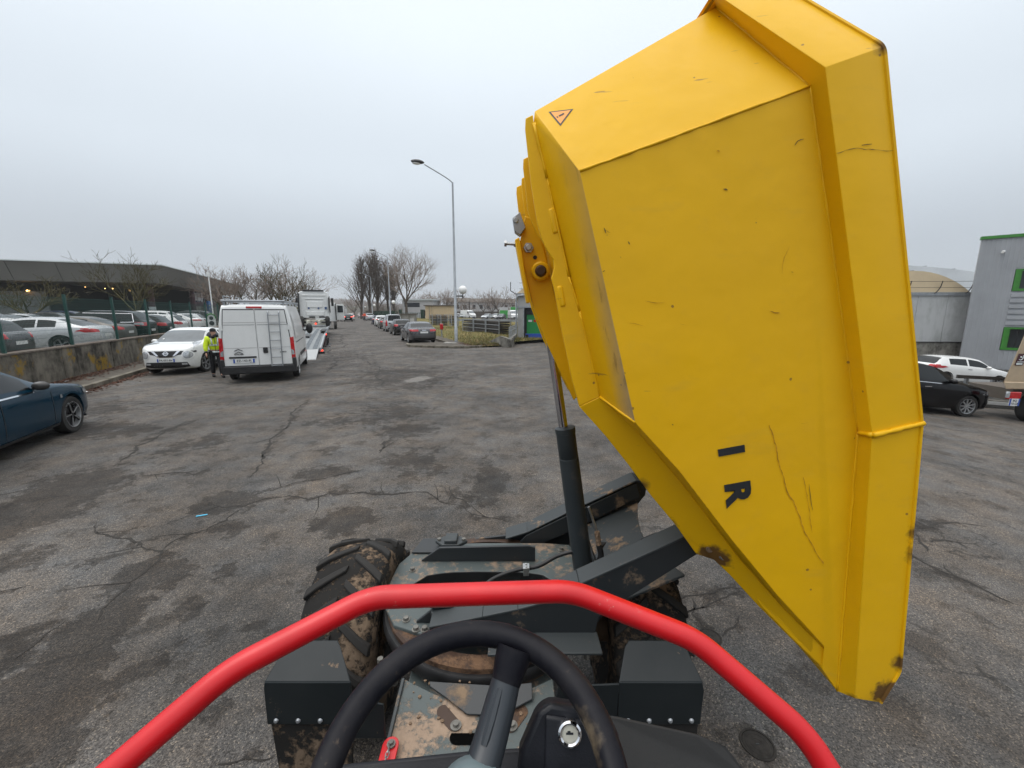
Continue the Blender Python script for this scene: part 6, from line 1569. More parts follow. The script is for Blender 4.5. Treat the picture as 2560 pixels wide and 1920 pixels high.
# ---------------------------------------------------------------- right kerb island, verge, retaining wall
def right_side():
    rs = random.Random(8)
    isl = [(110, 7.4), (27.6, 7.6), (27.6, 3.95), (26.35, 3.80), (25.95, 3.98), (25.0, 4.95), (24.25, 5.9), (23.85, 6.6), (23.95, 7.6), (24.7, 8.45), (25.5, 8.9), (30, 9.0), (110, 9.0)]
    pv = strip('pavement', [rp(u, n) for u, n in isl], .12, M['pavement'], .14)
    line = smooth_path([rp(27.6, 3.88), rp(26.3, 3.74), rp(25.85, 3.95), rp(24.95, 4.9), rp(24.2, 5.85), rp(23.78, 6.6), rp(23.88, 7.65), rp(24.65, 8.5)], 8)
    acc = 0; seg = []; last = line[0]
    for p in line[1:]:
        acc += (p - last).length; seg.append(p); last = p
    # stones of about 0.8 m along the curve
    pts = [line[0]]; L = 0
    for a, b in zip(line, line[1:]):
        L += (b - a).length
        if L >= .8: pts.append(b); L = 0
    for a, b in zip(pts, pts[1:]):
        d = (b - a); c = (a + b) / 2; mb = MB(); mb.box((0, 0, 0), (d.length - .015, .16, .17)); o = mb.build('kerb_stone', M['kerb'], pv, bevel=.015)
        o.location = (c.x, c.y, .055 + rs.uniform(-.01, .006)); o.rotation_euler = (0, 0, atan2(d.y, d.x))
    for i in range(40):
        a = rp(27.9 + i * 2.0, 6.55); mb = MB(); mb.box((0, 0, 0), (1.985, .12, .13)); o = mb.build('kerb_stone', M['kerb'], pv); o.location = (a.x, a.y, .075); o.rotation_euler = (0, 0, AWAY)
    strip('pavement', [rp(27.62, 6.62), rp(110, 6.62), rp(110, 7.39), rp(27.62, 7.59)], .118, M['pavement'], .1)
    mb = MB(); mb.box((0, 0, 0), (1.1, .7, .03)); o = mb.build('concrete_cover', M['concrete']); o.location = rp(26.6, 6.5, .135); o.rotation_euler = (0, 0, AWAY); tag(o, 'pale concrete cover slab at the foot of the nearest lamp post', 'slab')
    # rough grass verge: a gently humped sheet plus tufts
    def vz(u, n):
        e = min(1, max(0, (n - 7.3) / 2.2)) * min(1, max(0, (u - 24.0) / 2.5)); return .10 + e * (.18 + .10 * sin(u * .7) * cos(n * .9) + .08 * min(1, max(0, (u - 33) / 12)))
    us = [23.9 + .45 * i for i in range(30)] + [37.5 + 2.5 * i for i in range(32)]
    mb = MB(); nu = len(us); nn_ = 26; gv = []
    for u in us:
        n0 = 7.25 if u > 25.4 else 7.0 + (25.4 - u) * .15
        n1 = 9.05 + max(0, (u - 24.6)) * 2.6 if u < 33 else 31
        n1 = min(n1, 34)
        for j in range(nn_):
            n = n0 + (n1 - n0) * j / (nn_ - 1); p = rp(u, n, vz(u, n) + rs.uniform(-.03, .03)); gv.append(p)
    mb.add(gv, [(i * nn_ + j, i * nn_ + j + 1, (i + 1) * nn_ + j + 1, (i + 1) * nn_ + j) for i in range(nu - 1) for j in range(nn_ - 1)])
    o = mb.build('verge', M['grass'], smooth=True, angle=180); o['kind'] = 'structure'
    for nm, cnt, mat, lb in (('grass', 9000, 'blade', 'rough green grass tufts on the verge right of the lamp post'), ('dry_grass', 6000, 'deadblade', 'dry straw coloured grass along the verge edge')):
        mb = MB()
        for i in range(cnt):
            u = 24.2 + 24 * rs.random() ** 1.8; n0 = 7.3; n1 = min(9.05 + max(0, u - 24.6) * 2.6, 30) if u < 33 else 30
            n = n0 + (n1 - n0) * rs.random(); z = vz(u, n); p = rp(u, n, z - .02); a = rs.uniform(0, 6.3); h = rs.uniform(.05, .20) * (1.3 if rs.random() < .2 else .8); w = .012 + .0006 * u
            d = Vector((cos(a), sin(a), 0)); lean = Vector((rs.uniform(-.1, .1), rs.uniform(-.1, .1), h))
            mb.add([p - d * w, p + d * w, p + lean], [(0, 1, 2)])
        tag(mb.build(nm, M[mat], fix=False), lb, 'grass', kind='stuff')
    mb = MB()
    for i in range(1500):
        u = 24.0 + abs(rs.gauss(0, 1.3)); n = rs.uniform(6.9, 9.2); p = rp(u, n, vz(u, n) + .03); a = rs.uniform(0, 6.3); s = rs.uniform(.03, .07)
        d = Vector((cos(a), sin(a), 0)) * s; e_ = Vector((-sin(a), cos(a), rs.uniform(0, .6))) * s * .6
        mb.add([p - d, p + e_, p + d], [(0, 1, 2)])
    tag(mb.build('fallen_leaves', M['leaf'], fix=False), 'brown fallen leaves in the grass round the lamp post', 'leaves', kind='stuff')
    # concrete wing wall of the loading ramp with its railing
    t = thing('ramp_wall', 'stained concrete wing wall with sloping top beside the loading ramp', 'wall', (-.1, 25.5, 0), 0)
    A_, B_, C_, D_ = Vector((-1.55, 26.6, 0)), Vector((-.75, 25.70, 0)), Vector((-.08, 24.95, 0)), Vector((.36, 29.55, 0))
    def panel(a, b, za, zb, th, sgn=1):
        d = (b - a).normalized(); nv = Vector((-d.y, d.x, 0)) * th * sgn; mb = MB()
        mb.add([a, b, b + Vector((0, 0, zb)), a + Vector((0, 0, za)), a + nv, b + nv, b + nv + Vector((0, 0, zb)), a + nv + Vector((0, 0, za))],
               [(0, 1, 2, 3), (5, 4, 7, 6), (3, 2, 6, 7), (0, 4, 5, 1), (1, 5, 6, 2), (0, 3, 7, 4)]); mb.build('wall_panel', M['plinth'], t, bevel=.01)
    panel(A_, B_, .22, .66, .2); panel(B_ + Vector((.01, -.01, 0)), C_, .66, .50, .2); panel(C_ + Vector((.005, .06, 0)), D_, .50, .60, .2)
    r = thing('handrail', 'grey tubular handrail on top of the ramp wing wall', 'railing', (0, 26, .5), 0)
    d = (D_ - C_)
    for i in range(7):
        p = C_ + d * (.02 + .96 * i / 6) + Vector((-.1, 0, .5)); mb = MB(); mb.tube([p, p + Vector((0, 0, .72))], .024, 8); mb.build('post', M['galv'], r, smooth=True)
    for z in (.48, .72):
        mb = MB(); mb.tube([C_ + d * .02 + Vector((-.1, 0, .5 + z)), C_ + d * .98 + Vector((-.1, 0, .5 + z))], .022, 8); mb.build('rail', M['galv'], r, smooth=True)
    # stacked steel cages with weathered boards
    def cage(p, rot, w, h, dpt, label, grp, boards=6):
        c = thing('stacked_cage', label, 'steel cage', p, rot, grp)
        def kid(mb, nm, m, **k):
            o = mb.build(nm, m, None, **k); o.parent = c; o.matrix_parent_inverse = Matrix.Identity(4); return o
        for x in (-w / 2, w / 2):
            for y in (-dpt / 2, dpt / 2): mb = MB(); mb.box((x, y, h / 2), (.07, .07, h)); kid(mb, 'upright', M['galv'])
        for z in (.16, h * .42, h * .68, h - .05):
            mb = MB()
            for y in (-dpt / 2 - .036, dpt / 2 + .036): mb.box((0, y, z), (w - .08, .03, .055))
            kid(mb, 'cross_rail', M['galv'])
        for i in range(boards):
            z = .10 + (h - .16) * i / boards; mb = MB(); mb.box((rs.uniform(-.04, .04), rs.uniform(-.05, .05), z + .05), (w - .2, dpt - .12, (h / boards) * .62)); kid(mb, 'stacked_board', M['cagewood'])
    P0, P1_ = Vector((-4.4, 41.2, .12)), Vector((-.55, 34.6, .10)); dv = (P1_ - P0); rr = atan2(dv.y, dv.x); L_ = dv.length
    for i, nm in enumerate(('left', 'middle', 'right')):
        p = P0 + dv * ((i + .5) / 3); cage(p, rr, L_ / 3 - .14, 1.36, 1.1, 'grey steel cage of weathered boards, %s of the row of three beyond the verge' % nm, 'steel cages beyond the verge')
    for i, (x, y, w) in enumerate(((-9.9, 53.2, 1.0), (-8.7, 52.4, 1.1), (-7.2, 51.6, .7))):
        cage(Vector((x, y, .2)), rr, w, 1.55, .9, 'galvanised pallet cage before the beige hut, ' + ('leftmost of three', 'middle of three', 'rightmost and smallest of three')[i], 'pallet cages before the beige hut', 7)
    mb = MB(); mb.box((0, 0, 0), (.25, .22, .45)); o = mb.build('red_bin', M['lamp_red'], bevel=.04, seg=3); o.location = rp(33.0, 7.4, .95); tag(o, 'small red box on a stand behind the grey saloon', 'box')
    mb = MB(); mb.box((0, 0, -.55), (.08, .08, .7)); mb.build('stand', M['galv'], o).matrix_parent_inverse = Matrix.Identity(4)
    # far posts-and-rail barrier
    g = thing('guard_barrier', 'long grey barrier rail across the far side of the verge', 'barrier', (-8, 60, 0), 0)
    for i in range(14):
        x = -12.5 + i * 1.3; y = 66 - i * .9; mb = MB(); mb.box((x, y, .45), (.09, .09, .9)); mb.build('post', M['galv'], g)
    mb = MB(); mb.bar((-12.6, 65.93, .85), (4.6, 54.2, .85), .06, .28); mb.build('rail', M['galv'], g)
    mb = MB(); mb.bar((-12.6, 65.93, 1.6), (4.6, 54.2, 1.6), .02, .04); mb.bar((-12.6, 65.93, 1.2), (4.6, 54.2, 1.2), .02, .04); mb.build('wire', M['alloydark'], g)
right_side()

# ---------------------------------------------------------------- small buildings far right of the road
def far_buildings():
    t = thing('beige_hut', 'small beige utility hut with a flat dark roof and a recessed door', 'hut', (-17.1, 97.0, 0), R(-41.9) + 0)
    def kid(mb, nm, m, p=t, **k):
        o = mb.build(nm, m, None, **k); o.parent = p; o.matrix_parent_inverse = Matrix.Identity(4); return o
    t.rotation_euler = (0, 0, atan2(-5.1, 5.68) + R(38))
    mb = MB(); mb.box((0, 2.0, 1.65), (6.1, 4.0, 3.3)); w = kid(mb, 'wall', M['beige'])
    mb = MB(); mb.box((0, 2.0, 3.42), (6.7, 4.6, .24)); kid(mb, 'roof', M['truckgrey'])
    mb = MB(); mb.box((.9, -.01, .75), (2.7, .06, 1.3)); kid(mb, 'door_recess', M['truckbeige'])
    mb = MB(); mb.box((-2.1, -.04, 1.65), (.1, .08, 3.2)); kid(mb, 'downpipe', M['beigewall'])
    mb = MB(); mb.box((-1.5, -.03, 1.65), (.06, .05, 3.2)); kid(mb, 'downpipe', M['beigewall'])
    k = thing('kiosk', 'low grey utility kiosk with a small pale cabinet behind the parked cars', 'kiosk', rp(73.5, 10.6), AWAY)
    mb = MB(); mb.box((0, 0, .8), (1.8, 2.8, 1.6)); kid(mb, 'wall', M['concrete'], k)
    mb = MB(); mb.box((0, 0, 1.66), (2.1, 3.1, .14)); kid(mb, 'roof', M['truckgrey'], k)
    mb = MB(); mb.box((-.96, -.6, .45), (.12, .7, .9)); kid(mb, 'cabinet', M['housewall'], k)
    # garden gate and dark hedge
    gt = thing('garden_gate', 'dark green barred gate left of the beige hut', 'gate', (-23.6, 98.5, 0), R(-10))
    for i in range(12): mb = MB(); mb.box((-2.6 + i * .45, 0, .9), (.07, .07, 1.8)); kid(mb, 'bar', M['fence'], gt)
    for z in (.2, 1.7): mb = MB(); mb.box((0, .06, z), (5.4, .06, .1)); kid(mb, 'rail', M['fence'], gt)
    for x in (-2.9, 2.7): mb = MB(); mb.box((x, 0, 1.25), (.9 if x > 0 else .5, .5, 2.5)); kid(mb, 'pier', M['hedge'], gt)
    rs = random.Random(31); mb = MB()
    for i in range(9000):
        u = rs.uniform(84, 190); n = 9.6 + rs.uniform(-.7, .7); z = 2.1 * rs.random() ** .7; p = rp(u, n, z); s = rs.uniform(.10, .24)
        v = [p + Vector((rs.uniform(-s, s), rs.uniform(-s, s), rs.uniform(-s, s))) for _ in range(3)]; mb.add(v, [(0, 1, 2)])
    tag(mb.build('hedge', M['hedge'], fix=False), 'long dark green hedge behind the farther parked cars', 'hedge', kind='stuff')
    # white flat-roofed house behind the big tree
    def house(nm, lb, c, rot, w, d, h, wins, roof='flat', mat='housewall', grp=None):
        b = thing(nm, lb, 'house', c, rot, grp)
        mb = MB(); mb.box((0, d / 2, h / 2), (w, d, h)); kid(mb, 'wall', M[mat], b)
        if roof == 'flat': mb = MB(); mb.box((0, d / 2, h + .15), (w + .8, d + .8, .3)); kid(mb, 'roof', M['canopyedge'], b)
        else:
            mb = MB(); mb.prism([(-w / 2 - .3, -.4, h), (-w / 2 - .3, d / 2, h + 1.5), (-w / 2 - .3, d + .4, h)], (w + .6, 0, 0)); rf = kid(mb, 'roof', M['truckgrey'], b)
            mb = MB(); mb.box((w * .2, d * .45, h + 1.3), (.7, .5, 1.3)); kid(mb, 'chimney', M['concrete'], rf)
        for (x, z, ww, hh) in wins: mb = MB(); mb.box((x, -.02, z), (ww, .1, hh)); kid(mb, 'window', M['darkwin'], b)
        return b
    house('white_house', 'flat roofed white house behind the big roadside tree', (-27.5, 122, 0), R(-5), 9, 8, 5.2, [(-1.6, 3.9, 4.5, 1.2), (2.2, 1.6, 2.0, 1.4)])
    for i, (x, w, h, rf) in enumerate(((-19.5, 8, 5.4, 'gable'), (-9.5, 11, 5.2, 'gable'), (2, 11, 5.0, 'gable'))):
        house('terrace_house', 'long pale house behind the bare trees in the far yard, ' + ('left of the lamp globe', 'above the white delivery van', 'above the green hoarding')[i], (x, 150, 0), 0, w, 9, h, [(-w / 2 + 1.4 + k * 2.6, 3.6, 1.1, 1.4) for k in range(int(w / 2.6))] , rf, grp='pale houses beyond the far yard')
    mb = MB(); mb.box((-6, 137, 1.0), (42, .3, 2.0)); tag(mb.build('yard_wall', M['truckgrey']), 'brown yard wall behind the far delivery van', 'wall')
    c = thing('green_hoarding', 'green and white hoarding box in the far yard', 'hoarding', (-2.3, 118, 0), R(3))
    mb = MB(); mb.box((0, .6, 1.6), (2.4, 1.2, 3.2)); kid(mb, 'panel', M['housewall'], c); mb = MB(); mb.box((.0, -.02, 1.25), (2.2, .08, 2.2)); kid(mb, 'green_print', M['greenbox'], c)
    c = thing('box_trailer', 'white box trailer with a green band beside the dock corner', 'trailer', (1.3, 119, 0), R(3))
    mb = MB(); mb.box((.4, 1.2, 1.9), (4.4, 2.4, 2.9)); kid(mb, 'box_body', M['housewall'], c); mb = MB(); mb.box((.4, -.03, 2.8), (4.2, .08, .9)); kid(mb, 'green_band', M['greenbox'], c); mb = MB(); mb.box((-1.0, -.04, 1.5), (.25, .06, .8)); kid(mb, 'door_panel', M['maroon'], c)
    w = thing('far_hall', 'small white hall at the foot of the distant hill', 'building', rp(470, -6), AWAY - pi / 2)
    mb = MB(); mb.box((0, 0, 3.4), (24, 12, 6.8)); kid(mb, 'wall', M['housewall'], w); mb = MB(); mb.box((0, 0, 7.0), (25, 13, .5)); kid(mb, 'roof', M['canopyedge'], w)
far_buildings()

# ---------------------------------------------------------------- loading dock, barrel-vaulted sheds, clad building
def right_buildings():
    t = thing('vaulted_shed', 'row of grey panelled sheds with beige barrel roofs and a green dock door', 'shed', (15, 29, -1), 0)
    Y0 = lambda x: 29.75 - (x - .4) * .058
    wall_dir = Vector((1, -.058, 0)).normalized()
    def P(x, z, dy=0): return (x, Y0(x) + dy, z)
    def quad(x0, x1, z0, z1, dy, th, nm, mat, par=t, **k):
        mb = MB(); mb.prism([P(x0, z0, dy), P(x1, z0, dy), P(x1, z1, dy), P(x0, z1, dy)], (0, th, 0)); return mb.build(nm, mat, par, **k)
    # dock end: wall round the opening
    quad(.40, .86, -.1, 2.45, 0, .4, 'dock_pier', M['dockwall']); quad(.40, 4.6, 2.45, 3.2, 0, .4, 'dock_lintel', M['dockwall']); quad(3.0, 4.6, -.9, 2.45, 0, .4, 'dock_pier', M['dockwall'])
    quad(.36, 4.65, 2.42, 2.52, -.05, .05, 'lintel_band', M['galv']); quad(.30, 31, 3.2, 3.42, -.08, .5, 'eave_gutter', M['galv'])
    quad(.86, 3.0, -.6, 2.45, .38, .1, 'dock_shelter', M['black'])
    d = quad(1.07, 2.75, .58, 1.93, .30, .06, 'dock_door', M['doorgreen']); quad(1.05, 2.78, 1.93, 2.45, .25, .1, 'dock_curtain', M['alloydark'])
    for x in (1.18, 1.82): quad(x, x + .26, 1.42, 1.56, .28, .015, 'notice', M['canopyedge'], d)
    q = quad(1.56, 1.74, 1.40, 1.58, .285, .01, 'warning_plate', M['lamp_red'], d)
    quad(.98, 2.85, .22, .58, .18, .2, 'dock_leveller', M['plate_blue'])
    quad(1.0, 1.18, .0, .5, .10, .08, 'dock_buffer', M['black']); quad(2.6, 2.8, .0, .5, .10, .08, 'dock_buffer', M['black'])
    quad(.80, .86, .62, 2.42, -.06, .06, 'dock_frame', M['galv'])
    mb = MB(); mb.tube([P(.30, 0, -.12), P(.30, 3.1, -.12), P(.44, 3.25, -.12), P(1.0, 3.3, -.15)], .055, 8); mb.build('downpipe', M['galv'], t, smooth=True)
    mb = MB(); mb.tube([P(-.1, 3.6, 0), P(-.1, 4.2, 0)], .03, 6); mb.tube([P(-.1, 3.6, 0), P(.3, 3.35, -.1)], .03, 6); mb.build('vent_pipe', M['alloydark'], t)
    # panelled walls
    for i in range(14):
        x0 = 4.6 + i * 1.886; quad(x0 + .015, x0 + 1.871, .14, 3.2, 0, .25, 'wall_panel', M['shedwall'])
        quad(x0 - .02, x0 + .014, .14, 3.2, .03, .2, 'panel_joint', M['canopyedge'])
    for i in range(6):
        x0 = 4.6 + i * 4.4; quad(x0 + .01, x0 + 4.39, -2.0, .10, -.10, .5, 'plinth_bay', M['plinth'])
    quad(4.6, 31, .10, .14, -.16, .4, 'plinth_drip', M['alloydark'])
    # barrel roofs, axis running away from us
    for k in range(4):
        x0, x1 = .35 + k * 7.55, .35 + (k + 1) * 7.55 - .06; n = 22; pr = []
        for i in range(n + 1):
            a = pi - pi * i / n; x = (x0 + x1) / 2 + (x1 - x0) / 2 * cos(a); z = 3.42 + 1.40 * sin(a) ** 1.9; pr.append((x, z))
        mb = MB(); mb.prism([P(x, z, .06) for x, z in pr], (0, 26, 0)); rf = mb.build('barrel_roof', M['roofbeige'], t, smooth=True, angle=50)
        for j in (.2, .5, .8):
            x, z = pr[int(n * j)]; mb = MB(); mb.bar(P(x, z + .02, .1), P(x, z + .02, 24), .04, .03); mb.build('roof_seam', M['beigewall'], rf)
    # posts with wires above the eave
    for i in range(16):
        x = .8 + i * 1.95; mb = MB(); mb.tube(smooth_path([P(x, 3.36, -.12), P(x + .12, 3.45, -.12), P(x + .30, 3.75, -.12), P(x + .38, 4.15, -.12)], 4), .028, 6); mb.build('wire_bracket', M['alloydark'], t)
    for z, dx in ((3.72, .3), (4.12, .38)):
        mb = MB(); mb.tube([P(.5, z, -.12), P(31, z, -.12)], .012, 4); mb.build('safety_wire', M['alloydark'], t)
    # translucent vault behind
    b = thing('glazed_vault', 'pale translucent vaulted roof rising behind the beige shed roof', 'building', (28, 44, 0), 0)
    n = 20; pr = []
    for i in range(n + 1):
        a = pi * .5 * i / n; pr.append((33 + 19 * sin(a), 2.4 + 4.1 * cos(a)))
    mb = MB(); mb.prism([(x, 40, z) for x, z in [(33, 0)] + pr + [(52, 0)]], (0, 30, 0)); mb.build('vault_roof', M['rooflight'], b, smooth=True, angle=30)
    for i in range(4):
        y = 41 + i * 6; mb = MB(); mb.tube([(x, y, z + .03) for x, z in pr], .06, 4); mb.build('roof_rib', M['alloydark'], b)
    for i in range(0, n, 2):
        x, z = pr[i]; mb = MB(); mb.bar((x, 40, z + .04), (x, 69, z + .04), .08, .06); mb.build('roof_bar', M['galv'], b)
    # grey trapezoid-clad building with green trims
    C = Vector((29.5, 27.05, 0)); dv = Vector((.762, -.648, 0)); nv = Vector((-.648, -.762, 0))
    g = thing('clad_building', 'two storey grey ribbed metal building with bright green window frames', 'building', C, 0)
    def Q(s, z, o=0): p = C + dv * s + nv * o; return (p.x, p.y, z)
    def bx(s0, s1, z0, z1, o0, o1, nm, mat, par=g, **k):
        mb = MB(); mb.prism([Q(s0, z0, o0), Q(s1, z0, o0), Q(s1, z0, o1), Q(s0, z0, o1)], (0, 0, z1 - z0)); return mb.build(nm, mat, par, **k)
    Wn = ((1.66, 3.6, 3.40, 4.70), (1.66, 3.4, -.21, 1.19))
    bx(.0, 1.64, -1.45, 6.6, -.3, 0, 'wall', M['cladgrey'])
    bx(3.9, 16, -1.45, 6.6, -.3, 0, 'wall', M['cladgrey'])
    for z0, z1 in ((-1.45, -.23), (1.21, 3.38), (4.72, 6.6)): bx(1.64, 3.9, z0, z1, -.3, 0, 'wall', M['cladgrey'])
    mb = MB(); mb.prism([Q(0.02, -1.45, -.32), Q(16, -1.45, -.32), Q(16, -1.45, -.32)[:2] + (-1.45,), Q(16, -1.45, -.32)][:2] + [tuple(Vector(Q(16, -1.45, -.32)) + Vector((9.8, 6.8, 0))), tuple(Vector(Q(0.02, -1.45, -.32)) + Vector((9.8, 6.8, 0)))], (0, 0, 8.05)); mb.build('wall', M['cladgrey'], g)
    i = 0
    for k in range(70):                                   # standing ribs of the cladding
        s = .06 + k * .20
        if s > 12: break
        if 1.60 < s < 3.95:
            for z0, z1 in ((-1.40, -.30), (4.80, 6.55)): bx(s, s + .07, z0, z1, 0, .035, 'cladding_rib', M['cladgrey'])
        else: bx(s, s + .07, -1.40, 6.55, 0, .035, 'cladding_rib', M['cladgrey'])
    for k in range(6):                                    # louvre band between the windows
        z = 1.34 + k * .34; bx(1.66, 3.88, z, z + .22, .0, .07, 'louvre', M['cladgrey'])
    bx(-.05, 16, 6.6, 6.78, -.34, .10, 'roof_edge', M['green'])
    bx(0, 16, -1.75, -1.45, -.3, -.06, 'plinth', M['concrete'])
    for s0, s1, z0, z1 in Wn:
        s1 = 3.88
        w = bx(s0 + .28, s1, z0 + .10, z1 - .08, -.30, -.26, 'window', M['darkwin'])
        for a, b_, c_, d_ in ((s0, s0 + .20, z0, z1), (s1 - .07, s1, z0, z1), (s0 + .20, s1 - .07, z0, z0 + .13), (s0 + .20, s1 - .07, z1 - .10, z1)): bx(a, b_, c_, d_, -.27, .06, 'window_frame', M['green'], w)
        bx(s0 + .20, s0 + .27, z0 + .13, z1 - .10, -.27, .0, 'reveal', M['green'], w)
        bx(s0 + .62, s0 + .66, z0 + .1, z1 - .08, -.26, -.23, 'mullion', M['alloydark'], w)
    c = thing('wall_camera', 'small white security camera high on the grey clad building', 'camera', Q(.99, 5.8, .1), 0)
    mb = MB(); mb.box((0, 0, .02), (.08, .12, .08)); mb.cyl((-.04, -.05, -.02), (-.26, -.18, -.08), .07, 10); o = mb.build('camera_body', M['white'], None, smooth=True); o.parent = c; o.matrix_parent_inverse = Matrix.Identity(4)
    # kerb line, low plinth, board on posts
    kz = ground_z(15, 0)
    k = thing('low_plinth', 'low concrete plinth with a white edge line beyond the black hatchback', 'kerb', (16.4, 14.2, kz), 0)
    def kb(c_, s_, nm, mat): mb = MB(); mb.box(c_, s_, Matrix.Rotation(math.atan(.075), 3, 'Y')); mb.build(nm, mat, k)
    kb((17.0, 14.3, kz - .10), (6.4, .9, .42), 'plinth_block', M['concrete']); kb((17.0, 13.80, kz + .02), (6.4, .06, .10), 'white_edge', M['white'])
    r = thing('board_barrier', 'dark plank on two steel posts in front of the white hatchback', 'barrier', (16.8, 14.6, kz), 0)
    mb = MB(); mb.bar((15.85, 14.5, -.10), (17.75, 14.5, -.20), .05, .12); mb.build('plank', M['cagewood'], r)
    for x in (16.3, 17.25): mb = MB(); mb.box((x, 14.58, -.55), (.10, .08, .86)); mb.build('post', M['galv'], r)
    mb = MB(); mb.bar((15.4, 14.45, -.46), (18.2, 14.45, -.64), .10, .14); mb.build('lower_rail', M['galv'], r)
    for i in range(4): mb = MB(); mb.bar((16.1 + i * .1, 14.28 - i * .05, -.58 + i * .012), (17.9 + i * .05, 14.28 - i * .05, -.72 + i * .012), .06, .06); tag(mb.build('steel_tube', M['galv' if i % 2 else 'alloydark']), 'steel tube lying on the low plinth, %s of four' % ('hindmost', 'second from the back', 'second from the front', 'foremost')[i], 'tube', 'tubes on the low plinth')
    # beige lorry body cut by the right edge
    b = thing('beige_lorry', 'beige lorry with a dark emblem plate, cut off by the right edge', 'lorry', (15, 12, -1), 0)
    mb = MB(); mb.prism([(13.66, 11.3, .20), (13.80, 11.3, .75), (13.98, 11.3, 1.60), (14.25, 11.3, 2.9), (17.5, 11.3, 2.9), (17.5, 11.3, .10)], (4.9, 3.2, 0)); mb.build('body', M['truckbeige'], b, bevel=.03)
    mb = MB(); mb.prism([(13.62, 11.24, .26), (17.6, 11.24, .16), (17.6, 11.24, -.02), (13.70, 11.24, .06)], (5.0, 3.3, 0)); mb.build('body_sill', M['truckbeige'], b, bevel=.02)
    mb = MB(); mb.box((16.2, 12.3, -.2), (3.4, 1.2, .34)); mb.build('underframe', M['truckgrey'], b)
    mb = MB(); mb.box((13.97, 11.25, -.12), (.40, .06, .20)); mb.build('tail_light', M['lamp_red'], b, bevel=.02)
    mb = MB(); mb.box((13.80, 11.24, -.10), (.10, .05, .18)); mb.build('indicator', M['lamp_clear'], b, bevel=.02)
    number_plate(b, Matrix.Translation((14.0 - 15, 11.22 - 12, -.31 + 1)) @ Matrix.Rotation(R(3), 4, 'Y'), '', .29, .20, ('BQ', '910-GN'))
    mb = MB(); mb.prism([(13.88, 11.285, .72), (14.10, 11.285, .72), (14.14, 11.285, 1.04), (13.93, 11.285, 1.04)], (0, .01, 0)); em = mb.build('emblem_plate', M['maroon'], b)
    mb = MB(); mb.tube([(14.06, 11.28, 1.0), (14.05, 11.28, .90), (14.0, 11.28, .865), (13.955, 11.28, .88)], .013, 5); mb.sphere((13.99, 11.275, .945), .022, 8); mb.bar((13.92, 11.28, .815), (14.10, 11.28, .815), .004, .018); mb.bar((13.90, 11.28, .76), (14.07, 11.28, .76), .004, .05); mb.build('emblem', M['canopyedge'], em)
    mb = MB(); mb.prism([(14.10, 11.285, 1.30), (14.14, 11.285, 1.62), (15.5, 11.285, 1.62), (15.5, 11.285, 1.30)], (0, .02, 0)); mb.build('side_window', M['darkwin'], b)
    mb = MB(); mb.lathe([(.2, -.13), (.42, -.13), (.45, -.08), (.45, .08), (.42, .13), (.2, .13), (0, .06)], (15.1, 11.6, -1.02 + .45), 'Y', 24); mb.build('wheel', M['tyre'], b, smooth=True)
    mb = MB(); mb.lathe([(.2, -.13), (.42, -.13), (.45, -.08), (.45, .08), (.42, .13), (.2, .13), (0, .06)], (15.1, 15.6, -1.02 + .45), 'Y', 24); mb.build('wheel', M['tyre'], b, smooth=True)
right_buildings()
# ---------------------------------------------------------------- manhole covers
def manholes():
    for i, (x, y, r, lb) in enumerate(((1.355, 2.475, .072, 'small round iron cover beside the cracks under the skip'), (1.265, 1.765, .078, 'small round iron cover nearest the lower right rail'))):
        t = thing('iron_cover', lb, 'manhole cover', (x, y, 0), 0, 'small iron covers in the asphalt')
        def kid(mb, nm, m):
            o = mb.build(nm, m, None); o.parent = t; o.matrix_parent_inverse = Matrix.Identity(4)
        mb = MB(); mb.lathe([(0, .0035), (r * .90, .0035), (r * .92, .0015)], n=28); kid(mb, 'lid', M['manhole'])
        for rr in (.38, .70): mb = MB(); mb.lathe([(r * (rr - .05), .004), (r * (rr - .03), .0048), (r * (rr + .03), .0048), (r * (rr + .05), .004)], n=28, closed=True); kid(mb, 'raised_ring', M['manhole'])
        mb = MB(); mb.lathe([(r * .93, .0), (r * .94, .005), (r * 1.06, .005), (r * 1.08, 0)], n=28, closed=True); kid(mb, 'frame', M['manhole'])
        mb = MB(); mb.box((0, 0, .0045), (r * .22, r * .07, .002)); kid(mb, 'lifting_slot', M['ink'])
manholes()
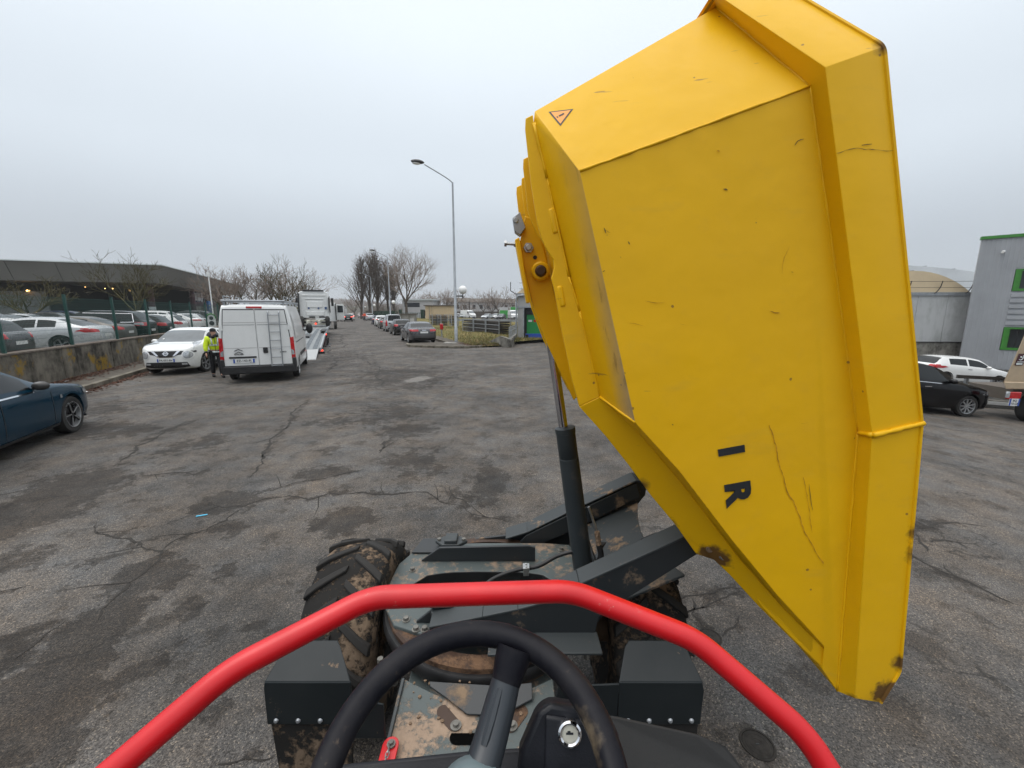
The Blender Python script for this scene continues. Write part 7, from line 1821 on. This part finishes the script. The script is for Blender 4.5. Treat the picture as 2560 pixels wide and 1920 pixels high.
# ---------------------------------------------------------------- bare winter trees
def grow_tree(seed, H, spread, trunk_h, trunk_r, style, levels=4, kids=(5, 4, 4, 4), rmin=.012, moss=False):
    rs = random.Random(seed); tr, cr = MB(), MB()
    def limb(p, d, L, r, lev):
        n = 4 if lev < 2 else 3; pts = [p]; dd = d.copy(); q = p.copy()
        for i in range(n):
            wob = .16 if lev else .06
            dd = (dd + Vector((rs.uniform(-wob, wob), rs.uniform(-wob, wob), rs.uniform(-wob * .5, wob * .5) + (.10 if style == 'vase' and lev > 0 else .06 if lev > 0 else 0)))).normalized()
            q = q + dd * (L / n); pts.append(q.copy())
        r1 = max(r * .55, rmin * .7); rr = [r + (r1 - r) * i / n for i in range(n + 1)]
        (tr if lev <= 1 else cr).tube(pts, rr, 7 if lev == 0 else 5 if lev == 1 else 3, caps=False)
        if lev >= levels: return
        k = kids[min(lev, len(kids) - 1)]; k = max(2, int(round(k * rs.uniform(.8, 1.2)))); ph = rs.uniform(0, 6.28)
        for j in range(k):
            if style == 'poplar' and lev == 0: t = .12 + .88 * (j + rs.random() * .6) / k
            elif lev == 0: t = rs.uniform(.80, 1.0)
            else: t = .25 + .75 * (j + rs.random()) / k
            t = min(t, 1.0); f = t * n; i = min(int(f), n - 1); b = pts[i].lerp(pts[i + 1], f - i); ax = (pts[i + 1] - pts[i]).normalized()
            ph += 2.4 + rs.uniform(-.5, .5); s = ax.orthogonal().normalized(); s = Matrix.Rotation(ph, 3, ax) @ s
            ang = {'vase': (.72, .62, .55, .6), 'poplar': (.30, .38, .45, .55), 'round': (.85, .65, .6, .6)}[style][min(lev, 3)] * rs.uniform(.75, 1.25)
            nd = (ax * cos(ang) + s * sin(ang)).normalized()
            if style == 'poplar' and lev == 0: nl = H * .32 * (1.15 - .75 * t) * rs.uniform(.8, 1.15)
            elif lev == 0: nl = (H - trunk_h) * .50 * rs.uniform(.85, 1.15) * (1 + .25 * spread)
            else: nl = L * rs.uniform(.48, .72)
            limb(b, nd, nl, max(r * (.62 if lev == 0 and style != 'poplar' else .42 if lev == 0 else .58) * (1.1 - .4 * t), rmin * .7), lev + 1)
    limb(Vector((0, 0, -.1)), Vector((rs.uniform(-.04, .04), rs.uniform(-.04, .04), 1)).normalized(), trunk_h if style != 'poplar' else H * .86, trunk_r, 0)
    bm_ = M['barkmoss'] if moss else M['bark']
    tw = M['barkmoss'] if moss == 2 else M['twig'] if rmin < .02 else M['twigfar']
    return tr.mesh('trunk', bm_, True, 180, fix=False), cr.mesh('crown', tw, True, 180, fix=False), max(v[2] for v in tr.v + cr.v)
TT = {}
def tree(kind, label, loc, height, rot, group=None, sx=1.0, name='bare_tree'):
    a, b, h = TT[kind]; s = height / h
    t = thing(name, label, 'tree', loc, rot, group); t.scale = (s * sx, s * sx, s)
    for nm, me in (('trunk', a), ('crown', b)):
        o = bpy.data.objects.new(nm, me); col.objects.link(o); o.parent = t
    return t
def trees():
    TT['vase1'] = grow_tree(3, 8, 1.2, 2.0, .26, 'vase', 5, (5, 4, 3, 3, 3), .021, 2)
    TT['vase2'] = grow_tree(8, 8, 1.0, 1.6, .26, 'vase', 5, (6, 5, 4, 3, 3), .022, True)
    TT['moss'] = grow_tree(5, 5, 1.3, 1.8, .20, 'round', 5, (5, 4, 4, 3, 2), .018, 2)
    TT['pop1'] = grow_tree(11, 20, .5, 3, .40, 'poplar', 4, (20, 5, 4, 3), .019)
    TT['pop2'] = grow_tree(12, 20, .5, 3, .42, 'poplar', 4, (18, 5, 4, 3), .019)
    TT['big'] = grow_tree(15, 20, .9, 5.5, .55, 'vase', 5, (6, 5, 5, 4, 4), .022)
    TT['far1'] = grow_tree(17, 9, .8, 2.0, .22, 'vase', 4, (6, 4, 4, 3), .034)
    TT['far2'] = grow_tree(19, 9, .7, 2.4, .20, 'vase', 4, (5, 4, 4, 3), .034)
    tree('moss', 'low bare tree with yellowish mossy branches before the pale clad wall', (-39.5, 34.0, LOT), 4.7, .4, sx=1.15)
    tree('vase1', 'big spreading bare tree in front of the hall canopy', (-35.8, 40.0, LOT), 7.2, 1.1, sx=1.05)
    tree('vase2', 'bare tree beside the far end of the canopy, left of the white mast', (-40.6, 60.0, LOT), 9.3, 2.0)
    g = 'bushy bare trees behind the van'
    tree('vase2', 'bushy bare tree leftmost of the clump above the white van', (-38.5, 62, LOT), 9.2, .3, g, 1.2)
    tree('vase1', 'bushy bare tree in the middle of the clump above the white van', (-36.9, 66, LOT), 10.2, 2.6, g, 1.05)
    tree('vase2', 'bushy bare tree in the clump just left of the white lorry cab', (-34.2, 64, LOT), 9.6, 4.1, g, 1.2)
    tree('vase1', 'bare tree leaning out over the white lorry cab', (-31.6, 62, LOT), 8.2, 5.2, g, .9)
    g = 'tall bare poplars beyond the parked cars'
    for i, (x, y, h, k, rot, lb) in enumerate(((-42.2, 117, 18.0, 'pop1', .2, 'first tall bare poplar on the left of the roadside group'), (-40.2, 118, 19.6, 'pop2', 1.3, 'second tall bare poplar from the left of the roadside group'), (-38.4, 120, 19.9, 'pop1', 2.4, 'slender bare poplar in the middle of the roadside group'),
                                           (-36.4, 123, 18.6, 'pop2', 3.3, 'bare poplar fourth from the left in the roadside group'), (-34.2, 122, 15.6, 'pop1', 4.6, 'shorter bare poplar touching the big spreading roadside tree'))):
        tree(k, lb, (x, y, 0), h, rot, g, 1.05, 'poplar_tree')
    tree('big', 'big open-crowned bare tree right of the poplars beside the road', (-26.6, 105, 0), 19.4, .9, sx=.92)
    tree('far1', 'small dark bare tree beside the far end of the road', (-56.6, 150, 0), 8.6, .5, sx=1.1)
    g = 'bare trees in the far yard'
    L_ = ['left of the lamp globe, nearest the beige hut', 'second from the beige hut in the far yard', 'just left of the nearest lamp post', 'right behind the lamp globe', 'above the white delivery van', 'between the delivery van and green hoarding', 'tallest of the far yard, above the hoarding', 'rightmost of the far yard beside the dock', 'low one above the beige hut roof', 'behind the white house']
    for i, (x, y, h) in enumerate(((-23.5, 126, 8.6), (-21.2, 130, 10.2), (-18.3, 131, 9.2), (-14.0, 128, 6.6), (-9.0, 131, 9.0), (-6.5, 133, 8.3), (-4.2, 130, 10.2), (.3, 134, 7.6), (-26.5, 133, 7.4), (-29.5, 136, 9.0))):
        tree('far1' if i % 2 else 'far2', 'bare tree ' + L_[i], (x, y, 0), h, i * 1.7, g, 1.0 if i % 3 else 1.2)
    # brushwood masses that read as one tone
    rs = random.Random(77); mb = MB()
    def brush(x, y, w, h, cnt):
        for i in range(cnt):
            a = rs.gauss(0, .35); p = Vector((x + rs.gauss(0, w * .4), y + rs.uniform(-2, 2), 0)); L = h * rs.uniform(.35, 1.0); q = p + Vector((a * L * .5, rs.uniform(-.2, .2), L)); r = .03
            mb.add([p - Vector((r, 0, 0)), p + Vector((r, 0, 0)), q], [(0, 1, 2)])
            for k in range(4):
                t = rs.uniform(.3, .95); b = p.lerp(q, t); e_ = b + Vector((rs.uniform(-.5, .5), 0, rs.uniform(.2, .6))) * L * .35; mb.add([b - Vector((.02, 0, 0)), b + Vector((.02, 0, 0)), e_], [(0, 1, 2)])
    brush(-22, 140, 12, 5.0, 160); brush(-4, 141, 16, 4.0, 130); brush(-38, 126, 9, 6, 500); brush(-46, 67, 9, 4.0, 260); brush(-58, 165, 14, 6, 350)
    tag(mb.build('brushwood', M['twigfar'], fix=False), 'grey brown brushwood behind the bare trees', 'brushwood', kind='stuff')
trees()
# ---------------------------------------------------------------- distant wooded ridge
def hills():
    mb = MB(); rs = random.Random(5); na, nr = 150, 9; vs_ = []
    for j in range(nr):
        r = 620 + j * 70
        for i in range(na):
            az = R(-75 + 150 * i / (na - 1)); x, y = sin(az) * r, cos(az) * r
            hgt = 16 + 9 * sin(az * 5 + 1.2) + 6 * sin(az * 13 + .6) + 10 * math.exp(-((math.degrees(az) + 25) / 6) ** 2) - 14 * math.exp(-((math.degrees(az) - 15) / 25) ** 2)
            z = max(.0, hgt) * sin(min(1, j / (nr - 2)) * pi / 2) + rs.uniform(-1, 1) * (1.6 if j else 0)
            vs_.append((x, y, z - (6 if j == 0 else 0)))
    mb.add(vs_, [(j * na + i, j * na + i + 1, (j + 1) * na + i + 1, (j + 1) * na + i) for j in range(nr - 1) for i in range(na - 1)])
    o = mb.build('hills', M['hill'], smooth=True, angle=180); o['kind'] = 'structure'
    mb = MB()
    for i in range(5200):                                  # ragged treetops along the ridge
        az = R(rs.uniform(-62, 8)); r = rs.uniform(800, 1120); x, y = sin(az) * r, cos(az) * r; k = int((math.degrees(az) + 75) / 150 * (na - 1)); j = min(nr - 1, int((r - 620) / 70)); z = vs_[j * na + k][2]
        h = rs.uniform(4, 9); w = rs.uniform(1.5, 3.5); mb.add([(x - w, y, z - 2), (x + w, y, z - 2), (x + w * .6, y, z + h * .6), (x + rs.uniform(-1, 1), y, z + h), (x - w * .7, y, z + h * .55)], [(0, 1, 2, 3, 4)])
    tag(mb.build('ridge_wood', M['twigfar'], fix=False), 'grey wood along the distant ridge', 'wood', kind='stuff')
hills()
# ---------------------------------------------------------------- car transporter with the lorry tractor on its deck
def transporter():
    t = thing('car_transporter_trailer', 'low galvanised vehicle transporter trailer with lowered rear ramp', 'trailer', rp(21, -2.4), AWAY)
    def kid(mb, nm, m, p=t, **k):
        o = mb.build(nm, m, None, **k); o.parent = p; o.matrix_parent_inverse = Matrix.Identity(4); return o
    # local x: along the road from u = 21, local y: to the left of the road
    prof = [(-.4, .02), (2.6, .25), (9.6, .58), (14.0, .74), (26.0, .86)]
    def zt(x):
        for (a, za), (b, zb) in zip(prof, prof[1:]):
            if x <= b: return za + (zb - za) * (x - a) / (b - a)
        return prof[-1][1]
    def panel(x0, x1, y0, y1, th, nm, mat, ribs=True):
        mb = MB(); mb.add([(x0, y0, zt(x0)), (x1, y0, zt(x1)), (x1, y1, zt(x1)), (x0, y1, zt(x0)), (x0, y0, zt(x0) - th), (x1, y0, zt(x1) - th), (x1, y1, zt(x1) - th), (x0, y1, zt(x0) - th)],
                          [(0, 1, 2, 3), (7, 6, 5, 4), (0, 4, 5, 1), (1, 5, 6, 2), (2, 6, 7, 3), (3, 7, 4, 0)])
        p = kid(mb, nm, mat)
        if ribs:
            mb = MB(); k = max(int((x1 - x0) / .22), 1)
            for i in range(k):
                x = x0 + (i + .5) * (x1 - x0) / k
                for j in range(6):
                    y = y0 + (j + .5) * (y1 - y0) / 6; mb.box((x, y, zt(x) + .012), (.07, (y1 - y0) / 6 * .55, .028))
            o = kid(mb, 'tread_bosses', M['galv'], p); o['kind'] = 'stuff'
        return p
    for i in range(3): panel(2.62 + i * 2.33, 2.62 + i * 2.33 + 2.30, -1.22, 1.22, .10, 'deck_panel', M['deck'])
    for i in range(8): panel(9.64 + i * 2.05, 9.64 + i * 2.05 + 2.02, -1.25, 1.25, .12, 'deck_panel', M['deck'], i < 3)
    for y0, y1 in ((-1.20, -.25), (.25, 1.20)): panel(-.35, 2.55, y0, y1, .05, 'ramp_flap', M['rampwhite'], False)
    for s in (-1, 1):
        mb = MB()
        for (a, za), (b, zb) in zip(prof[1:], prof[2:]): mb.bar((a, s * 1.29, za - .02), (b, s * 1.29, zb - .02), .08, .18)
        kid(mb, 'side_rail', M['galv'])
        for i in range(9):
            x = 6.5 + i * .8; mb = MB(); mb.bar((x, s * 1.29, zt(x) - .10), (x, s * 1.29, zt(x) - .10 - .3), .10, .10); kid(mb, 'rail_strut', M['maroon'])
        for x in (11.2, 12.6, 14.0):
            mb = MB(); mb.lathe([(0, -.12), (.34, -.12), (.38, -.08), (.38, .08), (.34, .12), (0, .12)], (x, s * 1.12, .38), 'Y', 20); kid(mb, 'wheel', M['tyre'], smooth=True)
        mb = MB(); mb.box((12.6, s * 1.14, .84 - .02), (3.9, .34, .04)); kid(mb, 'wheel_guard', M['black'])
        for x in (7.2, 9.0): mb = MB(); mb.lathe([(0, 0), (.20, 0), (.17, .05), (.05, .10), (.05, .45)], (x, s * 1.5, 0), 'Z', 12); kid(mb, 'support_foot', M['alloydark'], smooth=True)
        mb = MB(); mb.box((2.9, s * 1.33, .10), (.12, .14, .16)); kid(mb, 'tail_light', M['lamp_lit'])
        mb = MB(); mb.box((10.4, s * 1.36, .60), (.10, .06, .10)); kid(mb, 'side_marker', M['lamp_lit'])
        mb = MB(); mb.box((2.75, s * 1.33, .06), (.30, .30, .10)); kid(mb, 'tail_beam', M['alloydark'])
    mb = MB(); mb.box((17, 0, .45), (18, .9, .35)); kid(mb, 'chassis', M['alloydark'])
    # lorry tractor standing on the deck, its white back towards us
    c = thing('lorry_tractor', 'white lorry tractor carried on the transporter deck, seen from its back', 'lorry', rp(41.8, -2.20, .82), AWAY)
    mb = MB(); mb.prism([(.0, -1.20, .75), (.0, 1.20, .75), (.0, 1.22, 2.95), (.0, .95, 3.12), (.0, -.95, 3.12), (.0, -1.22, 2.95)], (2.1, 0, 0)); b = kid(mb, 'cab', M['white'], c, bevel=.05, seg=3)
    for z, w, h in ((2.75, 1.9, .10), (2.45, 1.5, .10), (1.95, 1.3, .55), (1.15, 1.5, .40)): mb = MB(); mb.box((-.03, -.05, z), (.06, w, h)); kid(mb, 'back_pressing', M['white'], b, bevel=.03, seg=3)
    for y in (.45, -.35): mb = MB(); mb.box((-.05, y, 1.62), (.04, .14, .14)); kid(mb, 'blue_sticker', M['bluesign'], b)
    mb = MB(); mb.box((-.05, -.95, 1.62), (.04, .18, .2)); kid(mb, 'blue_sticker', M['bluesign'], b)
    mb = MB(); mb.prism([(-.35, 1.22, .6), (-.35, 1.10, 2.9), (.9, 1.25, 3.0), (.9, 1.28, .6)], (0, .10, 0)); kid(mb, 'side_deflector', M['black'], c)
    mb = MB(); mb.prism([(-.30, -1.24, 1.3), (-.30, -1.20, 2.5), (.5, -1.28, 2.7), (.5, -1.28, 1.2)], (0, -.05, 0)); kid(mb, 'side_deflector', M['black'], c)
    mb = MB(); mb.box((.7, 0, 3.18), (1.6, 1.7, .12)); kid(mb, 'roof_hatch', M['alloydark'], c, bevel=.03)
    for y in (.62, -.18): mb = MB(); mb.box((-.10, y - .4, .82), (.14, .48, .14)); kid(mb, 'cab_damper', M['black'], c)
    mb = MB(); mb.box((-.12, .15, .52), (.30, 2.1, .12)); kid(mb, 'cross_member', M['cream'], c); mb = MB(); mb.box((-.30, 0, .20), (.6, 2.3, .14)); kid(mb, 'rear_member', M['cream'], c)
    for y in (.42, -.42): mb = MB(); mb.box((-1.6, y, .45), (4.2, .12, .25)); kid(mb, 'chassis_beam', M['cream'], c)
    for y in (1.0, -1.0): mb = MB(); mb.box((-.7, y, .62), (1.2, .5, .06)); kid(mb, 'mudguard', M['black'], c)
    for y in (1.02, -1.02):
        for x in (-.9, 1.6): mb = MB(); mb.lathe([(0, -.15), (.40, -.15), (.46, -.1), (.46, .1), (.40, .15), (0, .15)], (x, y, .46), 'Y', 20); kid(mb, 'wheel', M['tyre'], c, smooth=True)
    mb = MB(); mb.sphere((-.62, -.05, .25), .08, 10); kid(mb, 'red_lamp', M['lamp_lit'], c, smooth=True)
    for y in (1.5, -1.5): mb = MB(); mb.box((1.9, y, 2.2), (.12, .22, .75)); kid(mb, 'wing_mirror', M['black'], c, bevel=.04)
    # towing lorry further up with its door open
    d = thing('towing_lorry', 'white lorry cab ahead of the transporter with its driver door swung open', 'lorry', rp(57.0, -1.75), AWAY)
    mb = MB(); mb.prism([(0, -1.2, .9), (0, 1.2, .9), (0, 1.2, 3.2), (0, -1.2, 3.2)], (2.1, 0, 0)); b = kid(mb, 'cab', M['white'], d, bevel=.06, seg=3)
    mb = MB(); mb.prism([(-.6, -1.16, 1.0), (-.6, -1.12, 2.7), (-.3, -1.20, 3.1), (.3, -1.24, 3.1), (.3, -1.24, 1.0)], (0, .06, 0)); kid(mb, 'side_deflector', M['black'], d)
    mb = MB(); mb.prism([(.9, -1.21, 1.95), (1.75, -1.21, 1.95), (1.6, -1.21, 2.75), (.9, -1.21, 2.75)], (0, -.02, 0)); kid(mb, 'side_window', M['darkwin'], b)
    mb = MB(); mb.prism([(1.85, -1.22, 1.05), (1.65, -2.15, 1.05), (1.60, -2.15, 2.0), (1.62, -2.12, 3.0), (1.85, -1.22, 3.05)], (.07, .0, 0)); dr = kid(mb, 'door', M['white'], d, bevel=.02)
    mb = MB(); mb.prism([(1.82, -1.36, 2.0), (1.62, -2.03, 2.0), (1.62, -2.02, 2.85), (1.82, -1.36, 2.9)], (-.03, 0, 0)); kid(mb, 'door_window', M['darkwin'], dr)
    mb = MB(); mb.box((-.6, 0, .75), (5.0, 1.0, .35)); kid(mb, 'chassis', M['black'], d); mb = MB(); mb.box((.9, -1.0, .95), (1.4, .4, .5)); kid(mb, 'step_box', M['maroon'], d)
    for y in (1.02, -1.02):
        for x in (-2.0, 1.2): mb = MB(); mb.lathe([(0, -.15), (.42, -.15), (.48, -.1), (.48, .1), (.42, .15), (0, .15)], (x, y, .48), 'Y', 20); kid(mb, 'wheel', M['tyre'], d, smooth=True)
transporter()
# ---------------------------------------------------------------- people
def skinned(name, J, E, mat, sub=1, root=None):
    me = bpy.data.meshes.new(name); ks = list(J); ix = {k: i for i, k in enumerate(ks)}
    me.from_pydata([J[k][0] for k in ks], [(ix[a], ix[b]) for a, b in E], [])
    o = bpy.data.objects.new(name, me); col.objects.link(o)
    o.modifiers.new('skin', 'SKIN'); sv = me.skin_vertices
    if not sv:
        bm = bmesh.new(); bm.from_mesh(me); bm.verts.layers.skin.verify(); bm.to_mesh(me); bm.free(); sv = me.skin_vertices
    for k in ks:
        r = J[k][1]; sv[0].data[ix[k]].radius = (r, r) if not isinstance(r, tuple) else r
    sv[0].data[ix[root or ks[0]]].use_root = True
    if sub: s = o.modifiers.new('sub', 'SUBSURF'); s.levels = sub; s.render_levels = sub
    m2 = bpy.data.meshes.new_from_object(o.evaluated_get(bpy.context.evaluated_depsgraph_get()))
    bpy.data.objects.remove(o); m2.materials.clear(); m2.materials.append(mat); m2.polygons.foreach_set('use_smooth', [True] * len(m2.polygons)); m2.update(); return m2
def person(label, loc, rotz, H=1.75, jacket='yellowvest', trousers='darkcloth', hat=True, stripes=True, stride=.22, arm=(.10, -.05), group=None, hood=True):
    t = thing('person', label, 'person', loc, rotz, group); k = H / 1.75
    V = lambda x, y, z: Vector((x * k, y * k, z * k))
    st = stride
    # facing local +x, y to the person's left
    J = {'pelvis': (V(0, 0, .95), (.135 * k, .105 * k)), 'waist': (V(0, 0, 1.10), (.125 * k, .095 * k)), 'chest': (V(.01, 0, 1.30), (.175 * k, .12 * k)), 'neckb': (V(.01, 0, 1.47), .065 * k), 'neck': (V(.02, 0, 1.53), .055 * k), 'head': (V(.03, 0, 1.63), (.078 * k, .09 * k)), 'crown': (V(.02, 0, 1.70), (.07 * k, .082 * k))}
    E = [('pelvis', 'waist'), ('waist', 'chest'), ('chest', 'neckb'), ('neckb', 'neck'), ('neck', 'head'), ('head', 'crown')]
    for s, nm in ((1, 'l'), (-1, 'r')):
        f = st * s
        J['sh' + nm] = (V(0, s * .185, 1.42), .062 * k); J['el' + nm] = (V(-.03 + arm[0] * -s * .6, s * .27, 1.16), .045 * k); J['wr' + nm] = (V(.06 + arm[0] * -s, s * .29, .92), .032 * k)
        w = J['wr' + nm][0]; J['pa' + nm] = (w + V(.02, 0, -.07), (.036 * k, .02 * k))
        E += [('chest', 'sh' + nm), ('sh' + nm, 'el' + nm), ('el' + nm, 'wr' + nm), ('wr' + nm, 'pa' + nm)]
        for q, (dx, ln) in enumerate(((.03, .065), (.012, .075), (-.008, .07), (-.027, .055))):
            p = J['pa' + nm][0]; J['f%s%d' % (nm, q)] = (p + V(dx, 0, -.035), .0095 * k); J['g%s%d' % (nm, q)] = (p + V(dx + .004, -s * .012, -.035 - ln), .008 * k)
            E += [('pa' + nm, 'f%s%d' % (nm, q)), ('f%s%d' % (nm, q), 'g%s%d' % (nm, q))]
        J['th' + nm] = (w + V(.055, -s * .012, -.055), .010 * k); J['ti' + nm] = (w + V(.068, -s * .018, -.10), .008 * k); E += [('wr' + nm, 'th' + nm), ('th' + nm, 'ti' + nm)]
        J['hp' + nm] = (V(0, s * .10, .90), .095 * k); J['kn' + nm] = (V(f * .55 + .03, s * .105, .50), .062 * k); J['an' + nm] = (V(f - (.05 if f < 0 else 0), s * .11, .09), .042 * k); J['to' + nm] = (V(f + .16, s * .125, .035), (.045 * k, .03 * k)); J['he' + nm] = (V(f - .05, s * .11, .04), .04 * k)
        E += [('pelvis', 'hp' + nm), ('hp' + nm, 'kn' + nm), ('kn' + nm, 'an' + nm), ('an' + nm, 'to' + nm), ('an' + nm, 'he' + nm)]
    def kid(nm, me):
        o = bpy.data.objects.new(nm, me); col.objects.link(o); o.parent = t; return o
    kid('figure', skinned('figure', J, E, M['skin'], 1, 'pelvis'))
    def sub(names, grow, extra=()):
        JJ = {n_: (J[n_][0], tuple(x + grow * k for x in J[n_][1]) if isinstance(J[n_][1], tuple) else J[n_][1] + grow * k) for n_ in names}
        return JJ, [e_ for e_ in E if e_[0] in names and e_[1] in names]
    JJ, EE = sub(['chest', 'waist', 'pelvis', 'neckb', 'shl', 'ell', 'shr', 'elr'], .045)
    for nm in 'lr':
        JJ['cf' + nm] = (J['el' + nm][0].lerp(J['wr' + nm][0], .86), .060 * k); EE.append(('el' + nm, 'cf' + nm))
    kid('jacket', skinned('jacket', JJ, EE, M[jacket], 1, 'chest'))
    JJ, EE = sub(['pelvis', 'hpl', 'knl', 'hpr', 'knr'], .028)
    for nm in 'lr': JJ['cu' + nm] = (J['an' + nm][0] + V(0, 0, -.01), .070 * k); EE.append(('kn' + nm, 'cu' + nm))
    kid('trousers', skinned('trousers', JJ, EE, M[trousers], 1, 'pelvis'))
    for nm in 'lr':
        mb = MB(); a, b = J['he' + nm][0], J['to' + nm][0]; mb.tube([a + V(-.03, 0, .02), a + V(.04, 0, .03), a.lerp(b, .6) + V(0, 0, .015), b, b + V(.05, 0, -.002)], [.03 * k, .055 * k, .052 * k, .048 * k, .025 * k], 10); kid('boot', mb.mesh('boot', M['darkcloth'], True, 180))
    if hat:
        mb = MB(); mb.lathe([(.094 * k, -.02 * k), (.099 * k, .01 * k), (.095 * k, .05 * k), (.070 * k, .085 * k), (.03 * k, .10 * k), (0, .103 * k)], tuple(V(.018, 0, 1.69)), 'Z', 16); kid('woolly_hat', mb.mesh('woolly_hat', M['darkcloth'], True, 180))
    else:
        mb = MB(); mb.sphere(tuple(V(.005, 0, 1.69)), .098 * k, 12, (1, .92, .9)); kid('hair', mb.mesh('hair', M['darkcloth'], True, 180))
    hc = V(.03, 0, 1.63)
    mb = MB(); mb.sphere(hc + V(.092, 0, -.01), .017 * k, 8, (1.1, .8, 1.2)); kid('nose', mb.mesh('nose', M['skin'], True, 180))
    for s in (1, -1):
        mb = MB(); mb.sphere(hc + V(.078, s * .032, .018), .011 * k, 8, (.6, 1.2, .7)); kid('eye', mb.mesh('eye', M['ink'], True, 180))
        mb = MB(); mb.sphere(hc + V(-.005, s * .084, -.005), .022 * k, 8, (.8, .4, 1.3)); kid('ear', mb.mesh('ear', M['skin'], True, 180))
    mb = MB(); mb.sphere(hc + V(.078, 0, -.052), .018 * k, 8, (.5, 1.3, .3)); kid('mouth', mb.mesh('mouth', M['truckbeige'], True, 180))
    if hood:
        mb = MB(); mb.tube([V(.03 + .115 * cos(a), .125 * sin(a), 1.50 + .03 * sin(a * 3)) for a in [i * pi / 9 for i in range(18)]], .05 * k, 8, closed=True); kid('fur_collar', mb.mesh('fur_collar', M['darkcloth'], True, 180))
        mb = MB(); mb.sphere(V(-.08, 0, 1.50), .12 * k, 10, (.7, 1.2, .8)); kid('hood', mb.mesh('hood', M['darkcloth'], True, 180))
    if stripes:
        sv = M['canopyedge']
        for z, rx, ry in ((1.185, .152, .185), (.935, .165, .20)):
            mb = MB(); mb.lathe([(1, -.028 * k), (1.0, .028 * k)], (0, 0, 0), 'Z', 24)
            mb.v = [(x * rx * k * 1.06, y * ry * k * 1.06, zz + z * k) for x, y, zz in mb.v]; kid('reflective_band', mb.mesh('reflective_band', sv, True, 180))
        for s in (1, -1):
            mb = MB(); mb.tube([V(.148, s * .085, 1.20), V(.168, s * .09, 1.32), V(.130, s * .10, 1.44), V(.04, s * .11, 1.49), V(-.06, s * .105, 1.465), V(-.14, s * .09, 1.32), V(-.14, s * .085, 1.20)], .024 * k, 6); kid('reflective_strap', mb.mesh('reflective_strap', sv, True, 180))
            a, b = J['sh' + ('l' if s > 0 else 'r')][0], J['el' + ('l' if s > 0 else 'r')][0]; q = b.lerp(a, .12); mb = MB(); mb.tube([q, q.lerp(a, .18)], .078 * k, 12, caps=False); kid('reflective_band', mb.mesh('reflective_band', sv, True, 180))
        mb = MB(); mb.tube([V(.170, 0, .95), V(.172, 0, 1.15), V(.186, 0, 1.30), V(.13, 0, 1.46)], .008 * k, 5); kid('zip', mb.mesh('zip', M['ink'], True, 180))
        for nm in 'lr': a = J['wr' + nm][0]; mb = MB(); mb.tube([a.lerp(J['el' + nm][0], .16), a.lerp(J['el' + nm][0], -.06)], .043 * k, 10); kid('cuff', mb.mesh('cuff', M['darkcloth'], True, 180))
    return t
def people():
    p = rp(16.5, -3.98); d = Vector((0, 0, 0)) - p
    person('person in a yellow hi-vis jacket and black woolly hat walking beside the white van', (p.x, p.y, 0), atan2(d.y, d.x) + R(6), 1.60, stride=.20, arm=(.10, 0))
    g = 'people standing by the towing lorry'
    for u, n, lb, jk, hat, rot in ((93.0, -1.30, 'person in an orange hi-vis jacket, left of the pair by the braking car', 'orangevest', False, 1.2), (93.4, -.62, 'person in an orange hi-vis jacket, right of the pair by the braking car', 'orangevest', False, 2.4), (94.6, -.02, 'person in dark clothes next to the orange jackets by the braking car', 'navycloth', False, 4.0)):
        q = rp(u, n); person(lb, (q.x, q.y, 0), AWAY + rot, 1.85, jacket=jk, hat=hat, stripes=False, stride=.06, arm=(.02, 0), group=g, hood=False)
    q = rp(97.5, 4.75); person('person in an orange vest beside the pale silver off-roader at the right kerb', (q.x, q.y, 0), AWAY + pi, 1.85, jacket='orangevest', hat=False, stripes=False, stride=.08, arm=(.02, 0), hood=False)
people()
# ---------------------------------------------------------------- damp winter air
def haze():
    mb = MB(); x0, x1, y0, y1, z0, z1 = -1250, 1250, -120, 1350, -3.5, 46
    mb.box(((x0 + x1) / 2, (y0 + y1) / 2, (z0 + z1) / 2), (x1 - x0, y1 - y0, z1 - z0))
    m = bpy.data.materials.new('damp_air'); m.use_nodes = True; n, l = m.node_tree.nodes, m.node_tree.links; n.clear()
    o = n.new('ShaderNodeOutputMaterial'); v = n.new('ShaderNodeVolumePrincipled')
    v.inputs['Color'].default_value = (.93, .95, .98, 1); v.inputs['Density'].default_value = .00045; v.inputs['Anisotropy'].default_value = .3
    l.new(v.outputs[0], o.inputs['Volume'])
    ob = mb.build('haze', m); ob['kind'] = 'stuff'; ob['label'] = 'thin grey winter haze over the whole yard'
haze()
